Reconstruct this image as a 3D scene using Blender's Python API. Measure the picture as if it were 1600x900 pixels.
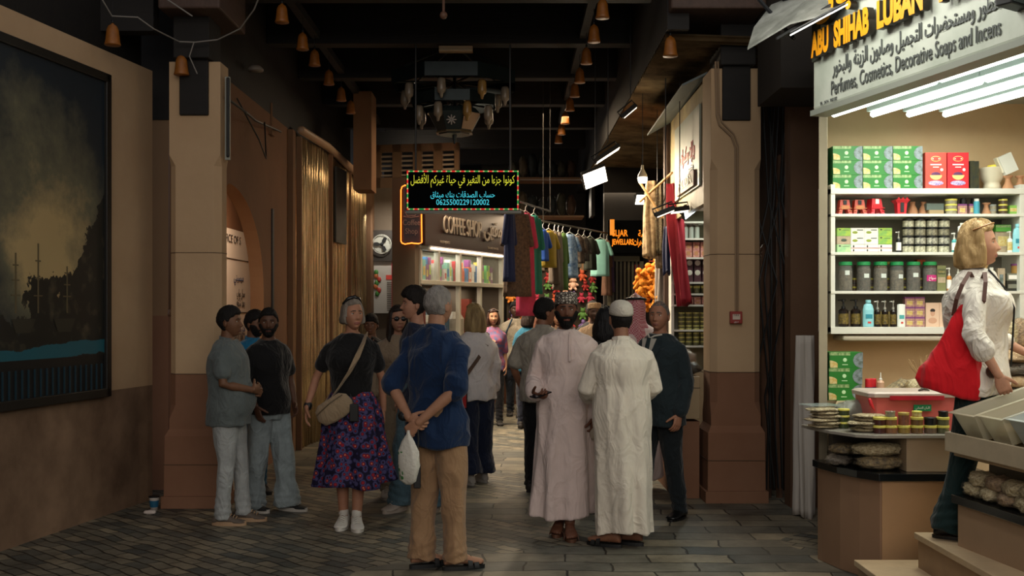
import bpy, bmesh, math, random
import numpy as np
from mathutils import Vector, Matrix, noise

sc = bpy.context.scene
for o_ in list(bpy.data.objects): bpy.data.objects.remove(o_)
# ---------------------------------------------------------------- camera
cam_data = bpy.data.cameras.new('camera'); cam = bpy.data.objects.new('camera', cam_data)
sc.collection.objects.link(cam); sc.camera = cam
cam_data.sensor_width = 36.0; cam_data.lens = 36.0*1700/1600
cam_data.shift_y = 35/1600
cam.location = (0, 0, 1.65); cam.rotation_euler = (math.pi/2, 0, 0)
cam_data.clip_end = 200
# ---------------------------------------------------------------- daylight of the open square behind the camera
world = bpy.data.worlds.new('world'); sc.world = world; world.use_nodes = True
bg = world.node_tree.nodes['Background']
bg.inputs['Color'].default_value = (.92, .90, .92, 1)
bg.inputs['Strength'].default_value = .24
sun_d = bpy.data.lights.new('daylight', 'AREA'); sun_d.shape = 'RECTANGLE'; sun_d.size = 9; sun_d.size_y = 5
sun_d.energy = 400; sun_d.color = (1.0, .88, .76)
sun_o = bpy.data.objects.new('daylight', sun_d); sc.collection.objects.link(sun_o)
sun_o.location = (1.5, -5.5, 5.5); sun_o.rotation_euler = (math.radians(68), 0, math.radians(4))

def area(name, loc, size, power, col, rot=(0, 0, 0), sy=None, parent=None, spread=None):
    d = bpy.data.lights.new(name, 'AREA'); d.energy = power; d.color = col; d.size = size
    if sy: d.shape = 'RECTANGLE'; d.size_y = sy
    if spread: d.spread = math.radians(spread)
    o = bpy.data.objects.new(name, d); bpy.context.scene.collection.objects.link(o)
    o.location = loc; o.rotation_euler = rot
    if parent: o.parent = parent
    return o
def point(name, loc, power, col, r=.05, parent=None):
    d = bpy.data.lights.new(name, 'POINT'); d.energy = power; d.color = col; d.shadow_soft_size = r
    o = bpy.data.objects.new(name, d); bpy.context.scene.collection.objects.link(o); o.location = loc
    if parent: o.parent = parent
    return o
vs_ = sc.view_settings
sc.display_settings.display_device = 'sRGB'
vs_.view_transform = 'Standard'; vs_.look = 'None'; vs_.gamma = 1.0; vs_.use_curve_mapping = False
vs_.exposure = 0.08
sc.cycles.use_denoising = True
sc.cycles.max_bounces = 8
# ---------------------------------------------------------------- helpers
F = 1700.0                      # focal length in pixels of the 1600 px wide frame
RND = random.Random(7)
MATS = {}

def srgb(c):
    if isinstance(c, str):
        c = [int(c[i:i+2], 16)/255 for i in (0, 2, 4)]
    return tuple(((v/12.92) if v <= .04045 else ((v+.055)/1.055)**2.4) for v in c[:3]) + (1.0,)

def nodes_of(m):
    m.use_nodes = True
    nt = m.node_tree
    return nt, nt.nodes['Principled BSDF']

def N(nt, typ, **kw):
    n = nt.nodes.new(typ)
    for k, v in kw.items():
        if k in n.inputs:
            n.inputs[k].default_value = v
        else:
            setattr(n, k, v)
    return n

def coords(nt, scale=(1, 1, 1), space='Object'):
    tc = nt.nodes.new('ShaderNodeTexCoord')
    mp = nt.nodes.new('ShaderNodeMapping')
    mp.inputs['Scale'].default_value = scale
    nt.links.new(tc.outputs[space], mp.inputs['Vector'])
    return mp.outputs['Vector']

def mat(name, col, rough=.6, metal=0.0, var=0.0, vscale=6.0, bump=0.0, bscale=40.0,
        stretch=(1, 1, 1), col2=None, emit=None, estr=0.0, alpha=1.0, trans=0.0, spec=.5, sheen=0.0):
    """one principled material with optional colour variation and bump; cached by name"""
    if name in MATS:
        return MATS[name]
    m = bpy.data.materials.new(name)
    nt, b = nodes_of(m)
    c = srgb(col)
    b.inputs['Base Color'].default_value = c
    b.inputs['Roughness'].default_value = rough
    b.inputs['Metallic'].default_value = metal
    b.inputs['Specular IOR Level'].default_value = spec
    if sheen:
        b.inputs['Sheen Weight'].default_value = sheen
    if alpha < 1:
        b.inputs['Alpha'].default_value = alpha
    if trans:
        b.inputs['Transmission Weight'].default_value = trans
    if emit is not None:
        b.inputs['Emission Color'].default_value = srgb(emit)
        b.inputs['Emission Strength'].default_value = estr
    if var or col2 is not None:
        v = coords(nt, stretch)
        n = N(nt, 'ShaderNodeTexNoise', Scale=vscale, Detail=6.0, Roughness=.6)
        nt.links.new(v, n.inputs['Vector'])
        r = nt.nodes.new('ShaderNodeValToRGB')
        r.color_ramp.elements[0].position = .32
        r.color_ramp.elements[1].position = .68
        c2 = srgb(col2) if col2 is not None else tuple(x*(1-var) for x in c[:3])+(1,)
        r.color_ramp.elements[0].color = c2
        r.color_ramp.elements[1].color = c
        nt.links.new(n.outputs['Fac'], r.inputs['Fac'])
        nt.links.new(r.outputs['Color'], b.inputs['Base Color'])
    if bump:
        v = coords(nt, stretch)
        n = N(nt, 'ShaderNodeTexNoise', Scale=bscale, Detail=4.0)
        nt.links.new(v, n.inputs['Vector'])
        bp = N(nt, 'ShaderNodeBump', Strength=bump, Distance=.02)
        nt.links.new(n.outputs['Fac'], bp.inputs['Height'])
        nt.links.new(bp.outputs['Normal'], b.inputs['Normal'])
    MATS[name] = m
    return m

class MB:
    """collects shapes and links them as one mesh object"""
    def __init__(s):
        s.v = []; s.f = []; s.m = []
    def add(s, vs, fs, mi=0):
        o = len(s.v)
        s.v.extend([tuple(p) for p in vs])
        s.f.extend([tuple(i+o for i in f) for f in fs])
        s.m.extend([mi]*len(fs))
        return s
    def box(s, a, b, mi=0, M=None):
        x0, y0, z0 = a; x1, y1, z1 = b
        vs = [Vector(p) for p in ((x0,y0,z0),(x1,y0,z0),(x1,y1,z0),(x0,y1,z0),(x0,y0,z1),(x1,y0,z1),(x1,y1,z1),(x0,y1,z1))]
        if M is not None: vs = [M @ p for p in vs]
        return s.add(vs, [(0,3,2,1),(4,5,6,7),(0,1,5,4),(1,2,6,5),(2,3,7,6),(3,0,4,7)], mi)
    def cbox(s, c, d, mi=0, rot=None):
        M = Matrix.Translation(c) @ (rot.to_4x4() if rot is not None else Matrix())
        return s.box((-d[0]/2,-d[1]/2,-d[2]/2), (d[0]/2,d[1]/2,d[2]/2), mi, M)
    def prism(s, poly, z0, z1, mi=0):
        n = len(poly)
        vs = [(x, y, z0) for x, y in poly]+[(x, y, z1) for x, y in poly]
        fs = [tuple(range(n-1, -1, -1)), tuple(range(n, 2*n))]
        fs += [(i, (i+1) % n, n+(i+1) % n, n+i) for i in range(n)]
        return s.add(vs, fs, mi)
    def rings(s, rs, mi=0, closed_ends=True):
        n = len(rs[0]); vs = [p for r in rs for p in r]; fs = []
        for k in range(len(rs)-1):
            for i in range(n):
                j = (i+1) % n
                fs.append((k*n+i, k*n+j, (k+1)*n+j, (k+1)*n+i))
        if closed_ends:
            fs.append(tuple(range(n-1, -1, -1)))
            o = (len(rs)-1)*n
            fs.append(tuple(range(o, o+n)))
        return s.add(vs, fs, mi)
    def tube(s, pts, rad, n=12, mi=0, flat=None, cap=True):
        """round tube through pts; rad one number or one per point; flat=(axis vector, factor)"""
        pts = [Vector(p) for p in pts]
        if not hasattr(rad, '__len__'): rad = [rad]*len(pts)
        P, R = list(pts), list(rad)
        if cap:
            d0 = (pts[0]-pts[1]).normalized(); d1 = (pts[-1]-pts[-2]).normalized()
            P = [pts[0]+d0*rad[0]*.8, pts[0]+d0*rad[0]*.5]+P+[pts[-1]+d1*rad[-1]*.5, pts[-1]+d1*rad[-1]*.8]
            R = [rad[0]*.35, rad[0]*.8]+R+[rad[-1]*.8, rad[-1]*.35]
        up = None; rs = []
        for i, p in enumerate(P):
            a = P[max(i-1, 0)]; b = P[min(i+1, len(P)-1)]
            d = (b-a).normalized()
            if up is None:
                up = Vector((0, 1, 0)) if abs(d.y) < .9 else Vector((1, 0, 0))
            x = up.cross(d)
            if x.length < 1e-5: x = Vector((1, 0, 0)).cross(d)
            x.normalize(); y = d.cross(x).normalized(); up = y
            ring = []
            for k in range(n):
                t = 2*math.pi*k/n
                o = x*math.cos(t)*R[i]+y*math.sin(t)*R[i]
                if flat is not None:
                    ax = Vector(flat[0]).normalized()
                    o = o-ax*o.dot(ax)*(1-flat[1])
                ring.append(p+o)
            rs.append(ring)
        return s.rings(rs, mi)
    def vloft(s, rs, n=24, mi=0, fold=None):
        """rings lying flat: (z, cx, cy, rx, ry); fold(theta, z) scales the radius"""
        out = []
        for z, cx, cy, rx, ry in rs:
            ring = []
            for k in range(n):
                t = 2*math.pi*k/n
                g = fold(t, z) if fold else 1
                ring.append((cx+rx*math.cos(t)*g, cy+ry*math.sin(t)*g, z))
            out.append(ring)
        if out[0][0][2] > out[-1][0][2]: out.reverse()
        return s.rings(out, mi)
    def lathe(s, prof, c=(0, 0, 0), n=20, mi=0, M=None, mis=None):
        """prof: (r, z) pairs from the bottom up"""
        vs = []; fs = []
        for r, z in prof:
            for k in range(n):
                t = 2*math.pi*k/n
                p = Vector((r*math.cos(t), r*math.sin(t), z))
                if M is not None: p = M @ p
                vs.append(p+Vector(c))
        o = len(s.v); s.v.extend([tuple(p) for p in vs])
        for k in range(len(prof)-1):
            for i in range(n):
                j = (i+1) % n
                s.f.append((o+k*n+i, o+k*n+j, o+(k+1)*n+j, o+(k+1)*n+i)); s.m.append(mis[k] if mis else mi)
        s.f.append(tuple(o+i for i in range(n-1, -1, -1))); s.m.append(mis[0] if mis else mi)
        e = o+(len(prof)-1)*n
        s.f.append(tuple(e+i for i in range(n))); s.m.append(mis[-1] if mis else mi)
        return s
    def ball(s, c, r, mi=0, n=12, M=None):
        r = (r, r, r) if not hasattr(r, '__len__') else r
        m = max(4, n//2); vs = []; fs = []
        for i in range(m+1):
            a = math.pi*i/m
            for k in range(n):
                t = 2*math.pi*k/n
                p = Vector((r[0]*math.sin(a)*math.cos(t), r[1]*math.sin(a)*math.sin(t), -r[2]*math.cos(a)))
                if M is not None: p = M @ p
                vs.append(p+Vector(c))
        for i in range(m):
            for k in range(n):
                j = (k+1) % n
                fs.append((i*n+k, i*n+j, (i+1)*n+j, (i+1)*n+k))
        return s.add(vs, fs, mi)
    def ribbon(s, pts, wdir, w, th, mi=0):
        """flat band through pts; wdir one vector or one per point"""
        pts = [Vector(p) for p in pts]; rs = []
        for i, p in enumerate(pts):
            a = pts[max(i-1, 0)]; b = pts[min(i+1, len(pts)-1)]
            d = (b-a).normalized()
            wd = Vector(wdir[i] if hasattr(wdir[0], '__len__') else wdir).normalized()
            wd = (wd-d*wd.dot(d)).normalized(); nn = d.cross(wd)
            rs.append([p+wd*w/2+nn*th/2, p-wd*w/2+nn*th/2, p-wd*w/2-nn*th/2, p+wd*w/2-nn*th/2])
        return s.rings(rs, mi)
    def xf(s, M):
        s.v = [tuple(M @ Vector(p)) for p in s.v]
        return s
    def mesh(s, name, mats=(), smooth=False):
        me = bpy.data.meshes.new(name)
        me.from_pydata(s.v, [], s.f)
        for m in mats: me.materials.append(m)
        if mats and len(mats) > 1:
            me.polygons.foreach_set('material_index', s.m)
        if smooth:
            me.polygons.foreach_set('use_smooth', [True]*len(s.f))
        me.validate(); me.update()
        return me
    def build(s, name, mats, parent=None, loc=(0, 0, 0), rz=0.0, smooth=False, bevel=0.0, fix=False):
        if not isinstance(mats, (list, tuple)): mats = [mats]
        me = s.mesh(name, mats, smooth)
        if fix:
            bm = bmesh.new(); bm.from_mesh(me); bmesh.ops.recalc_face_normals(bm, faces=bm.faces); bm.to_mesh(me); bm.free()
        o = bpy.data.objects.new(name, me)
        bpy.context.scene.collection.objects.link(o)
        if parent is not None: o.parent = parent
        o.location = loc; o.rotation_euler = (0, 0, rz)
        if bevel:
            b = o.modifiers.new('bevel', 'BEVEL'); b.width = bevel; b.segments = 2; b.limit_method = 'ANGLE'
        return o

def link(o, parent=None):
    bpy.context.scene.collection.objects.link(o)
    if parent is not None: o.parent = parent
    return o

def tag(o, label=None, cat=None, group=None, kind=None):
    if label: o['label'] = label
    if cat: o['category'] = cat
    if group: o['group'] = group
    if kind: o['kind'] = kind
    return o

def empty(name, loc, rz=0.0, label=None, cat=None, group=None, kind=None):
    o = bpy.data.objects.new(name, None); o.empty_display_size = .1
    link(o); o.location = loc; o.rotation_euler = (0, 0, rz)
    return tag(o, label, cat, group, kind)

def struct(o):
    o['kind'] = 'structure'
    return o

def copy_tree(o, parent=None):
    c = o.copy(); link(c); c.parent = parent
    for ch in list(KIDS.get(o.name, [])): copy_tree(ch, c)
    return c
KIDS = {}
def dup(root, loc, rz=None, label=None, group=None, scale=None):
    """a copy of a thing with copies of its parts and sub-parts"""
    r = root.copy(); link(r); r.location = loc
    if rz is not None: r.rotation_euler = (0, 0, rz)
    if scale is not None: r.scale = scale if hasattr(scale, '__len__') else (scale,)*3
    if label: r['label'] = label
    if group: r['group'] = group
    for ch in list(root.children):
        c = ch.copy(); link(c, r)
        for g in list(ch.children):
            d = g.copy(); link(d, c)
    return r

def temp_eval(me, mods):
    o = bpy.data.objects.new('tmp', me); bpy.context.scene.collection.objects.link(o)
    for typ, kw in mods:
        m = o.modifiers.new(typ, typ)
        for k, v in kw.items(): setattr(m, k, v)
    dg = bpy.context.evaluated_depsgraph_get()
    r = bpy.data.meshes.new_from_object(o.evaluated_get(dg))
    bpy.data.objects.remove(o); bpy.data.meshes.remove(me)
    return r

def melt(mb, voxel, it=3, disp=None):
    """the union of a builder's shapes as one continuous smoothed surface"""
    me = mb.mesh('tmp')
    r = temp_eval(me, [('REMESH', dict(mode='VOXEL', voxel_size=voxel, adaptivity=0.0)),
                       ('SMOOTH', dict(factor=.5, iterations=it))])
    n = len(r.vertices); co = np.empty(n*3, dtype=np.float32); r.vertices.foreach_get('co', co); co = co.reshape(-1, 3)
    if disp is not None:
        no = np.empty(n*3, dtype=np.float32); r.vertices.foreach_get('normal', no); no = no.reshape(-1, 3)
        co = (co+no*disp(co)[:, None]).astype(np.float32)
    out = MB()
    out.v = [tuple(p) for p in co.tolist()]
    out.f = [tuple(p.vertices) for p in r.polygons]; out.m = [0]*len(out.f)
    bpy.data.meshes.remove(r)
    return out

def folds(amp=.006, sc=(7, 7, 3.5), seed=0.0, amp2=.002, sc2=22):
    def f(co):
        out = np.empty(len(co))
        for i, (x, y, z) in enumerate(co):
            a = noise.noise(Vector((x*sc[0]+seed, y*sc[1]+seed*2, z*sc[2]-seed)))
            r = 1-abs(a)*2.2
            out[i] = r*amp-amp*.4+noise.noise(Vector((x*sc2, y*sc2, z*sc2*.6+seed)))*amp2
        return out
    return f

AR = {'ء':(0xFE80,0xFE80,0,0),'آ':(0xFE81,0xFE82,0,0),'أ':(0xFE83,0xFE84,0,0),'ؤ':(0xFE85,0xFE86,0,0),'إ':(0xFE87,0xFE88,0,0),
      'ئ':(0xFE89,0xFE8A,0xFE8B,0xFE8C),'ا':(0xFE8D,0xFE8E,0,0),'ة':(0xFE93,0xFE94,0,0),'د':(0xFEA9,0xFEAA,0,0),'ذ':(0xFEAB,0xFEAC,0,0),
      'ر':(0xFEAD,0xFEAE,0,0),'ز':(0xFEAF,0xFEB0,0,0),'و':(0xFEED,0xFEEE,0,0),'ى':(0xFEEF,0xFEF0,0,0)}
for _ch, _b in zip('بتثجحخ', (0xFE8F,0xFE95,0xFE99,0xFE9D,0xFEA1,0xFEA5)): AR[_ch] = (_b,_b+1,_b+2,_b+3)
for _i, _ch in enumerate('سشصضطظعغفقكلمنه'): AR[_ch] = (0xFEB1+4*_i,0xFEB2+4*_i,0xFEB3+4*_i,0xFEB4+4*_i)
AR['ي'] = (0xFEF1,0xFEF2,0xFEF3,0xFEF4)
def arabic(s):
    s = s.replace('لأ', '\u0001').replace('لا', '\u0002')
    T = dict(AR); T['\u0001'] = (0xFEF7,0xFEF8,0,0); T['\u0002'] = (0xFEFB,0xFEFC,0,0)
    out = []
    for i, ch in enumerate(s):
        if ch not in T: out.append(ch); continue
        prev = i > 0 and s[i-1] in T and T[s[i-1]][2] != 0
        nxt = i+1 < len(s) and s[i+1] in T and T[ch][2] != 0 and s[i+1] != 'ء'
        if ch == 'ء': prev = nxt = False
        k = 3 if prev and nxt else 1 if prev else 2 if nxt else 0
        out.append(chr(T[ch][k]))
    return ''.join(reversed(out))

def lettering(name, s, size, m, parent, M, ext=.002, fit=None, bold=0.0, align='CENTER', res=3, mside=None):
    """writing as solid letters; fit = total width; M places the text plane (x right, y up)"""
    c = bpy.data.curves.new('t', 'FONT'); c.body = s; c.size = size; c.extrude = ext; c.offset = bold; c.resolution_u = res
    c.align_x = 'LEFT'
    o = bpy.data.objects.new('t', c); bpy.context.scene.collection.objects.link(o)
    me = bpy.data.meshes.new_from_object(o.evaluated_get(bpy.context.evaluated_depsgraph_get()))
    bpy.data.objects.remove(o); bpy.data.curves.remove(c)
    n = len(me.vertices); co = np.empty(n*3, dtype=np.float32); me.vertices.foreach_get('co', co); co = co.reshape(-1, 3)
    x0, x1 = co[:, 0].min(), co[:, 0].max()
    k = fit/(x1-x0) if fit else 1.0
    co[:, 0] = (co[:, 0]-x0)*k
    if align == 'CENTER': co[:, 0] -= (x1-x0)*k/2
    elif align == 'RIGHT': co[:, 0] -= (x1-x0)*k
    me.vertices.foreach_set('co', co.reshape(-1)); me.transform(M)
    me.materials.clear(); me.materials.append(m)
    if mside is not None:
        me.materials.append(mside); me.update()
        nz = (M.to_3x3() @ Vector((0, 0, 1))).normalized()
        for p in me.polygons: p.material_index = 0 if p.normal.dot(nz) > .7 else 1
    me.name = name
    ob = bpy.data.objects.new(name, me); link(ob, parent)
    return ob

def plane_M(p, right, up=(0, 0, 1)):
    """matrix of a text plane at p: x along right, y along up, facing right x up"""
    r = Vector(right).normalized(); u = Vector(up).normalized(); n = r.cross(u)
    M = Matrix((r, u, n)).transposed().to_4x4(); M.translation = Vector(p)
    return M

def at(px, py, d):
    """the point at depth d that stands at this pixel of the photograph"""
    return Vector(((px-800)*d/F, d, 1.65-(py-485)*d/F))
# ---------------------------------------------------------------- the setting
def wall_mat(name, col, col2=None, sc_=1.1, dirt=.35, rough=.85):
    """painted plaster with faint stains of its own"""
    m = mat(name, col, rough, var=dirt, vscale=sc_, bump=.12, bscale=14, col2=col2, spec=.25)
    return m
TAN = wall_mat('plaster_tan', 'ae9272', 'ba9f7e')
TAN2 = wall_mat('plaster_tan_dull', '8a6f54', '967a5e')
PINK = wall_mat('plaster_rose_brown', '8a6650', '7c5843')
WAIN = wall_mat('plaster_lower_brown', '8b715b', '5a4636', 1.6)
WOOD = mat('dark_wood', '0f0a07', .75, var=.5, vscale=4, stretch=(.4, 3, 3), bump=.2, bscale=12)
WOODB = mat('brown_wood', '4a352a', .65, var=.35, vscale=4, stretch=(3, .4, 3), bump=.2, bscale=12)
BLACK = mat('black_iron', '101213', .5)
DGREY = mat('dull_grey_paint', '2c261f', .8, var=.3, vscale=2)
CREAM = mat('cream_paint', 'c3b79a', .6, var=.15, vscale=3)
WHITE = mat('white_paint', 'd9d8cf', .5, var=.08, vscale=5)

def floor_mat():
    m = bpy.data.materials.new('stone_paving'); nt, b = nodes_of(m)
    tc = N(nt, 'ShaderNodeTexCoord')
    def bricks(rot, sc_, w, h):
        mp = N(nt, 'ShaderNodeMapping'); mp.inputs['Rotation'].default_value = (0, 0, rot)
        nt.links.new(tc.outputs['Object'], mp.inputs['Vector'])
        wn = N(nt, 'ShaderNodeTexNoise', Scale=2.5, Detail=2.0)
        nt.links.new(mp.outputs['Vector'], wn.inputs['Vector'])
        mx = N(nt, 'ShaderNodeMixRGB', blend_type='ADD'); mx.inputs['Fac'].default_value = .12
        nt.links.new(mp.outputs['Vector'], mx.inputs['Color1']); nt.links.new(wn.outputs['Color'], mx.inputs['Color2'])
        br = N(nt, 'ShaderNodeTexBrick', Scale=sc_)
        br.inputs['Brick Width'].default_value = w; br.inputs['Row Height'].default_value = h
        br.inputs['Mortar Size'].default_value = .008; br.inputs['Mortar Smooth'].default_value = .3
        br.inputs['Color1'].default_value = srgb('9a907a'); br.inputs['Color2'].default_value = srgb('565a56')
        br.inputs['Mortar'].default_value = srgb('33312b')
        nt.links.new(mx.outputs['Color'], br.inputs['Vector'])
        return br
    b1 = bricks(.75, 1.0, .20, .10); b2 = bricks(0.02, 1.0, .55, .24)
    # fields of small pavers between courses of large slabs
    ck = N(nt, 'ShaderNodeTexNoise', Scale=.35, Detail=0.0)
    mp = N(nt, 'ShaderNodeMapping'); mp.inputs['Scale'].default_value = (.8, 1.2, 1); mp.inputs['Location'].default_value = (3.3, 1.2, 0)
    nt.links.new(tc.outputs['Object'], mp.inputs['Vector']); nt.links.new(mp.outputs['Vector'], ck.inputs['Vector'])
    th = N(nt, 'ShaderNodeMath', operation='GREATER_THAN'); th.inputs[1].default_value = .52
    nt.links.new(ck.outputs['Fac'], th.inputs[0])
    mx = N(nt, 'ShaderNodeMixRGB'); nt.links.new(th.outputs[0], mx.inputs['Fac'])
    nt.links.new(b1.outputs['Color'], mx.inputs['Color1']); nt.links.new(b2.outputs['Color'], mx.inputs['Color2'])
    n2 = N(nt, 'ShaderNodeTexNoise', Scale=3.0, Detail=8.0, Roughness=.7)
    nt.links.new(tc.outputs['Object'], n2.inputs['Vector'])
    r2 = N(nt, 'ShaderNodeValToRGB'); r2.color_ramp.elements[0].position = .3; r2.color_ramp.elements[1].position = .7
    r2.color_ramp.elements[0].color = (.34, .34, .34, 1); r2.color_ramp.elements[1].color = (1, 1, 1, 1)
    nt.links.new(n2.outputs['Fac'], r2.inputs['Fac'])
    mu = N(nt, 'ShaderNodeMixRGB', blend_type='MULTIPLY'); mu.inputs['Fac'].default_value = 1
    nt.links.new(mx.outputs['Color'], mu.inputs['Color1']); nt.links.new(r2.outputs['Color'], mu.inputs['Color2'])
    nt.links.new(mu.outputs['Color'], b.inputs['Base Color'])
    mf = N(nt, 'ShaderNodeMixRGB'); nt.links.new(th.outputs[0], mf.inputs['Fac'])
    nt.links.new(b1.outputs['Fac'], mf.inputs['Color1']); nt.links.new(b2.outputs['Fac'], mf.inputs['Color2'])
    ad = N(nt, 'ShaderNodeMath', operation='MULTIPLY_ADD'); ad.inputs[1].default_value = -1.0
    nt.links.new(mf.outputs['Color'], ad.inputs[0]); nt.links.new(n2.outputs['Fac'], ad.inputs[2])
    bp = N(nt, 'ShaderNodeBump', Strength=.5, Distance=.012)
    nt.links.new(ad.outputs[0], bp.inputs['Height']); nt.links.new(bp.outputs['Normal'], b.inputs['Normal'])
    b.inputs['Roughness'].default_value = .5; b.inputs['Specular IOR Level'].default_value = .35
    return m
struct(MB().box((-8, -3, -.1), (8, 27, 0)).build('floor', floor_mat()))
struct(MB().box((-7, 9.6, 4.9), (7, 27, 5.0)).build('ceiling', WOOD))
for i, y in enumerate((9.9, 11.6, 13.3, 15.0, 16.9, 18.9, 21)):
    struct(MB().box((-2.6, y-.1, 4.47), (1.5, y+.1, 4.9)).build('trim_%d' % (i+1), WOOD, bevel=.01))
# left wall of the entrance, running towards the gate
def slanted(name, A, B, th, bands, side=-1):
    """wall from A to B (x, y); bands = (z0, z1, material)"""
    A = Vector((*A, 0)); B = Vector((*B, 0)); d = (B-A).normalized(); nrm = Vector((-d.y, d.x, 0))*side
    mb = MB(); ms = []
    for i, (z0, z1, m) in enumerate(bands):
        mb.prism([(A.x, A.y), (B.x, B.y), (B.x+nrm.x*th, B.y+nrm.y*th), (A.x+nrm.x*th, A.y+nrm.y*th)], z0, z1, i); ms.append(m)
    o = mb.build(name, ms, fix=True)
    return struct(o)
lw = lambda y: -3.5+.175*(y-7.44)
slanted('wall_left', (lw(-1), -1), (lw(9.5), 9.5), .3, [(0, 1.0, WAIN), (1.0, 3.74, TAN)], 1)
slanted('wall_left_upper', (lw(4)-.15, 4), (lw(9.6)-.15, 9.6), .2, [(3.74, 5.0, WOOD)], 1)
# recess beside the left column
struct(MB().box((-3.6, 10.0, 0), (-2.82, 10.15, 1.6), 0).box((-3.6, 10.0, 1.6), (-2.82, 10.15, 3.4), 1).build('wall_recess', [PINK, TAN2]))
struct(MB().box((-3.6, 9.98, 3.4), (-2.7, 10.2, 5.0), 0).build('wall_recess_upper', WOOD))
# side wall with the pointed arch
def arch_wall():
    mb = MB(); x0, x1 = -2.74, -2.6
    ya, yb, yc, zs, za = 9.62, 10.02, 11.4, 1.75, 2.82
    R = []
    for i in range(17):
        t = i/16; R.append((yc-(yc-yb)*(1-math.cos(t*math.pi/2)), zs+(za-zs)*math.sin(t*math.pi/2)**.9))
    Lp = [(yb-(yb-ya)*math.sin(i/8*math.pi/2), zs+(za-zs)*math.cos(i/8*math.pi/2)**.9) for i in range(1, 9)]
    curve = [(yc, 0)]+R+Lp+[(ya, 0)]
    H = 3.75
    # strips above and beside the opening
    for (p, q) in zip(curve[:-1], curve[1:]):
        (ay, az), (by, bz) = p, q
        # intrados
        e = .004 if ay == by else 0; e = e if ay == ya else -e
        mb.add([(x0, ay+e, az), (x1, ay+e, az), (x1, by+e, bz), (x0, by+e, bz)], [(0, 1, 2, 3)], 2)
        if abs(ay-by) > 1e-6:
            for x in (x0, x1):
                mb.add([(x, ay, az), (x, by, bz), (x, by, H), (x, ay, H)], [(0, 1, 2, 3)], 0)
    for a, b in ((9.35, ya), (yc, 12.62)):
        mb.box((x0, a, 0), (x1, b, 1.1), 1); mb.box((x0, a, 1.1), (x1, b, H), 0)
    mb.box((x0, 9.35, H), (x1, 12.62, H+.01), 0)
    return mb.build('wall_arch', [wall_mat('plaster_ochre', '7a5840', '6c4e38'), PINK, wall_mat('plaster_arch_soffit_lit', 'd09a6c', 'c48e62')])  # soffit plaster coloured brighter to stand in for lamp light on it
struct(arch_wall())
struct(MB().box((-3.6, 10.16, 0), (-3.5, 14.5, 3.4)).box((-3.6, 14.4, 0), (-2.8, 14.5, 3.4)).box((-3.6, 10.16, 3.3), (-2.8, 14.5, 3.4)).build('wall_arch_room', wall_mat('plaster_ochre', '8a6446')))
area('arch_room_lamp', (-3.0, 12.4, 3.25), .4, 42, (1, .72, .50))
struct(MB().box((-2.85, 9.3, 3.76), (-2.6, 17.5, 5.0)).build('wall_left_corridor_upper', WOOD))
# far left: pier, poster wall, back wall
OCH = wall_mat('plaster_brown', '7a5c42', '6a4e38')
struct(MB().box((-2.75, 12.62, 0), (-2.54, 12.78, 3.75)).build('wall_pier', OCH))
struct(MB().box((-2.35, 16.5, 0), (-2.14, 17.2, 3.5)).build('wall_pier_far', OCH))
struct(MB().box((-2.15, 16.9, 0), (-1.45, 17.1, 3.55)).build('wall_poster', wall_mat('plaster_taupe', '6c5f50', '5d5144')))
struct(MB().box((-2.1, 14.4, 3.25), (-1.86, 14.9, 4.55)).build('trim_20', OCH))
struct(MB().box((-3, 25.5, 0), (5, 25.7, 5.0)).build('wall_far', DGREY))
# right: corridor side above the shops, frontal panels beside the big shop
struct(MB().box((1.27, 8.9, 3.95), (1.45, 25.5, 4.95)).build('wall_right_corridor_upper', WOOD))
struct(MB().box((2.62, 9.9, 0), (2.8, 25.5, 5.0)).build('wall_right_corridor', DGREY))
# corrugated soffit over the right hand shops
def soffit():
    mb = MB(); n = 90; vs = []; fs = []
    y0, y1 = 9.0, 18.5
    for i in range(n*4+1):
        y = y0+(y1-y0)*i/(n*4); z = 3.93+.02*math.sin(i*math.pi/2)
        vs += [(1.27, y, z), (2.7, y, z-.05)]
    for i in range(n*4): fs.append((2*i, 2*i+2, 2*i+3, 2*i+1))
    mb.add(vs, fs)
    return mb.build('ceiling_soffit', mat('rusty_sheet', '7d6a4e', .4, metal=.6, var=.5, vscale=3, col2='3d2f20'))
struct(soffit())
# recess between the right column and the big shop
struct(MB().box((2.1, 10.0, 0), (2.62, 10.1, 5.0)).build('wall_recess_right', mat('recess_dark_brown', '3a2a1e', .8, var=.4, vscale=3)))  # dark brown wall, mottled at random
struct(MB().box((2.33, 9.1, 0), (3.2, 9.3, 3.4), 0).box((2.33, 9.08, 3.4), (3.2, 9.3, 5), 1).build('wall_right_panel', [wall_mat('panel_brown', '6b5240', '5a4434'), DGREY]))
struct(MB().box((2.05, 8.3, 3.35), (3.2, 9.08, 5.0)).build('trim_21', DGREY))

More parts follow.
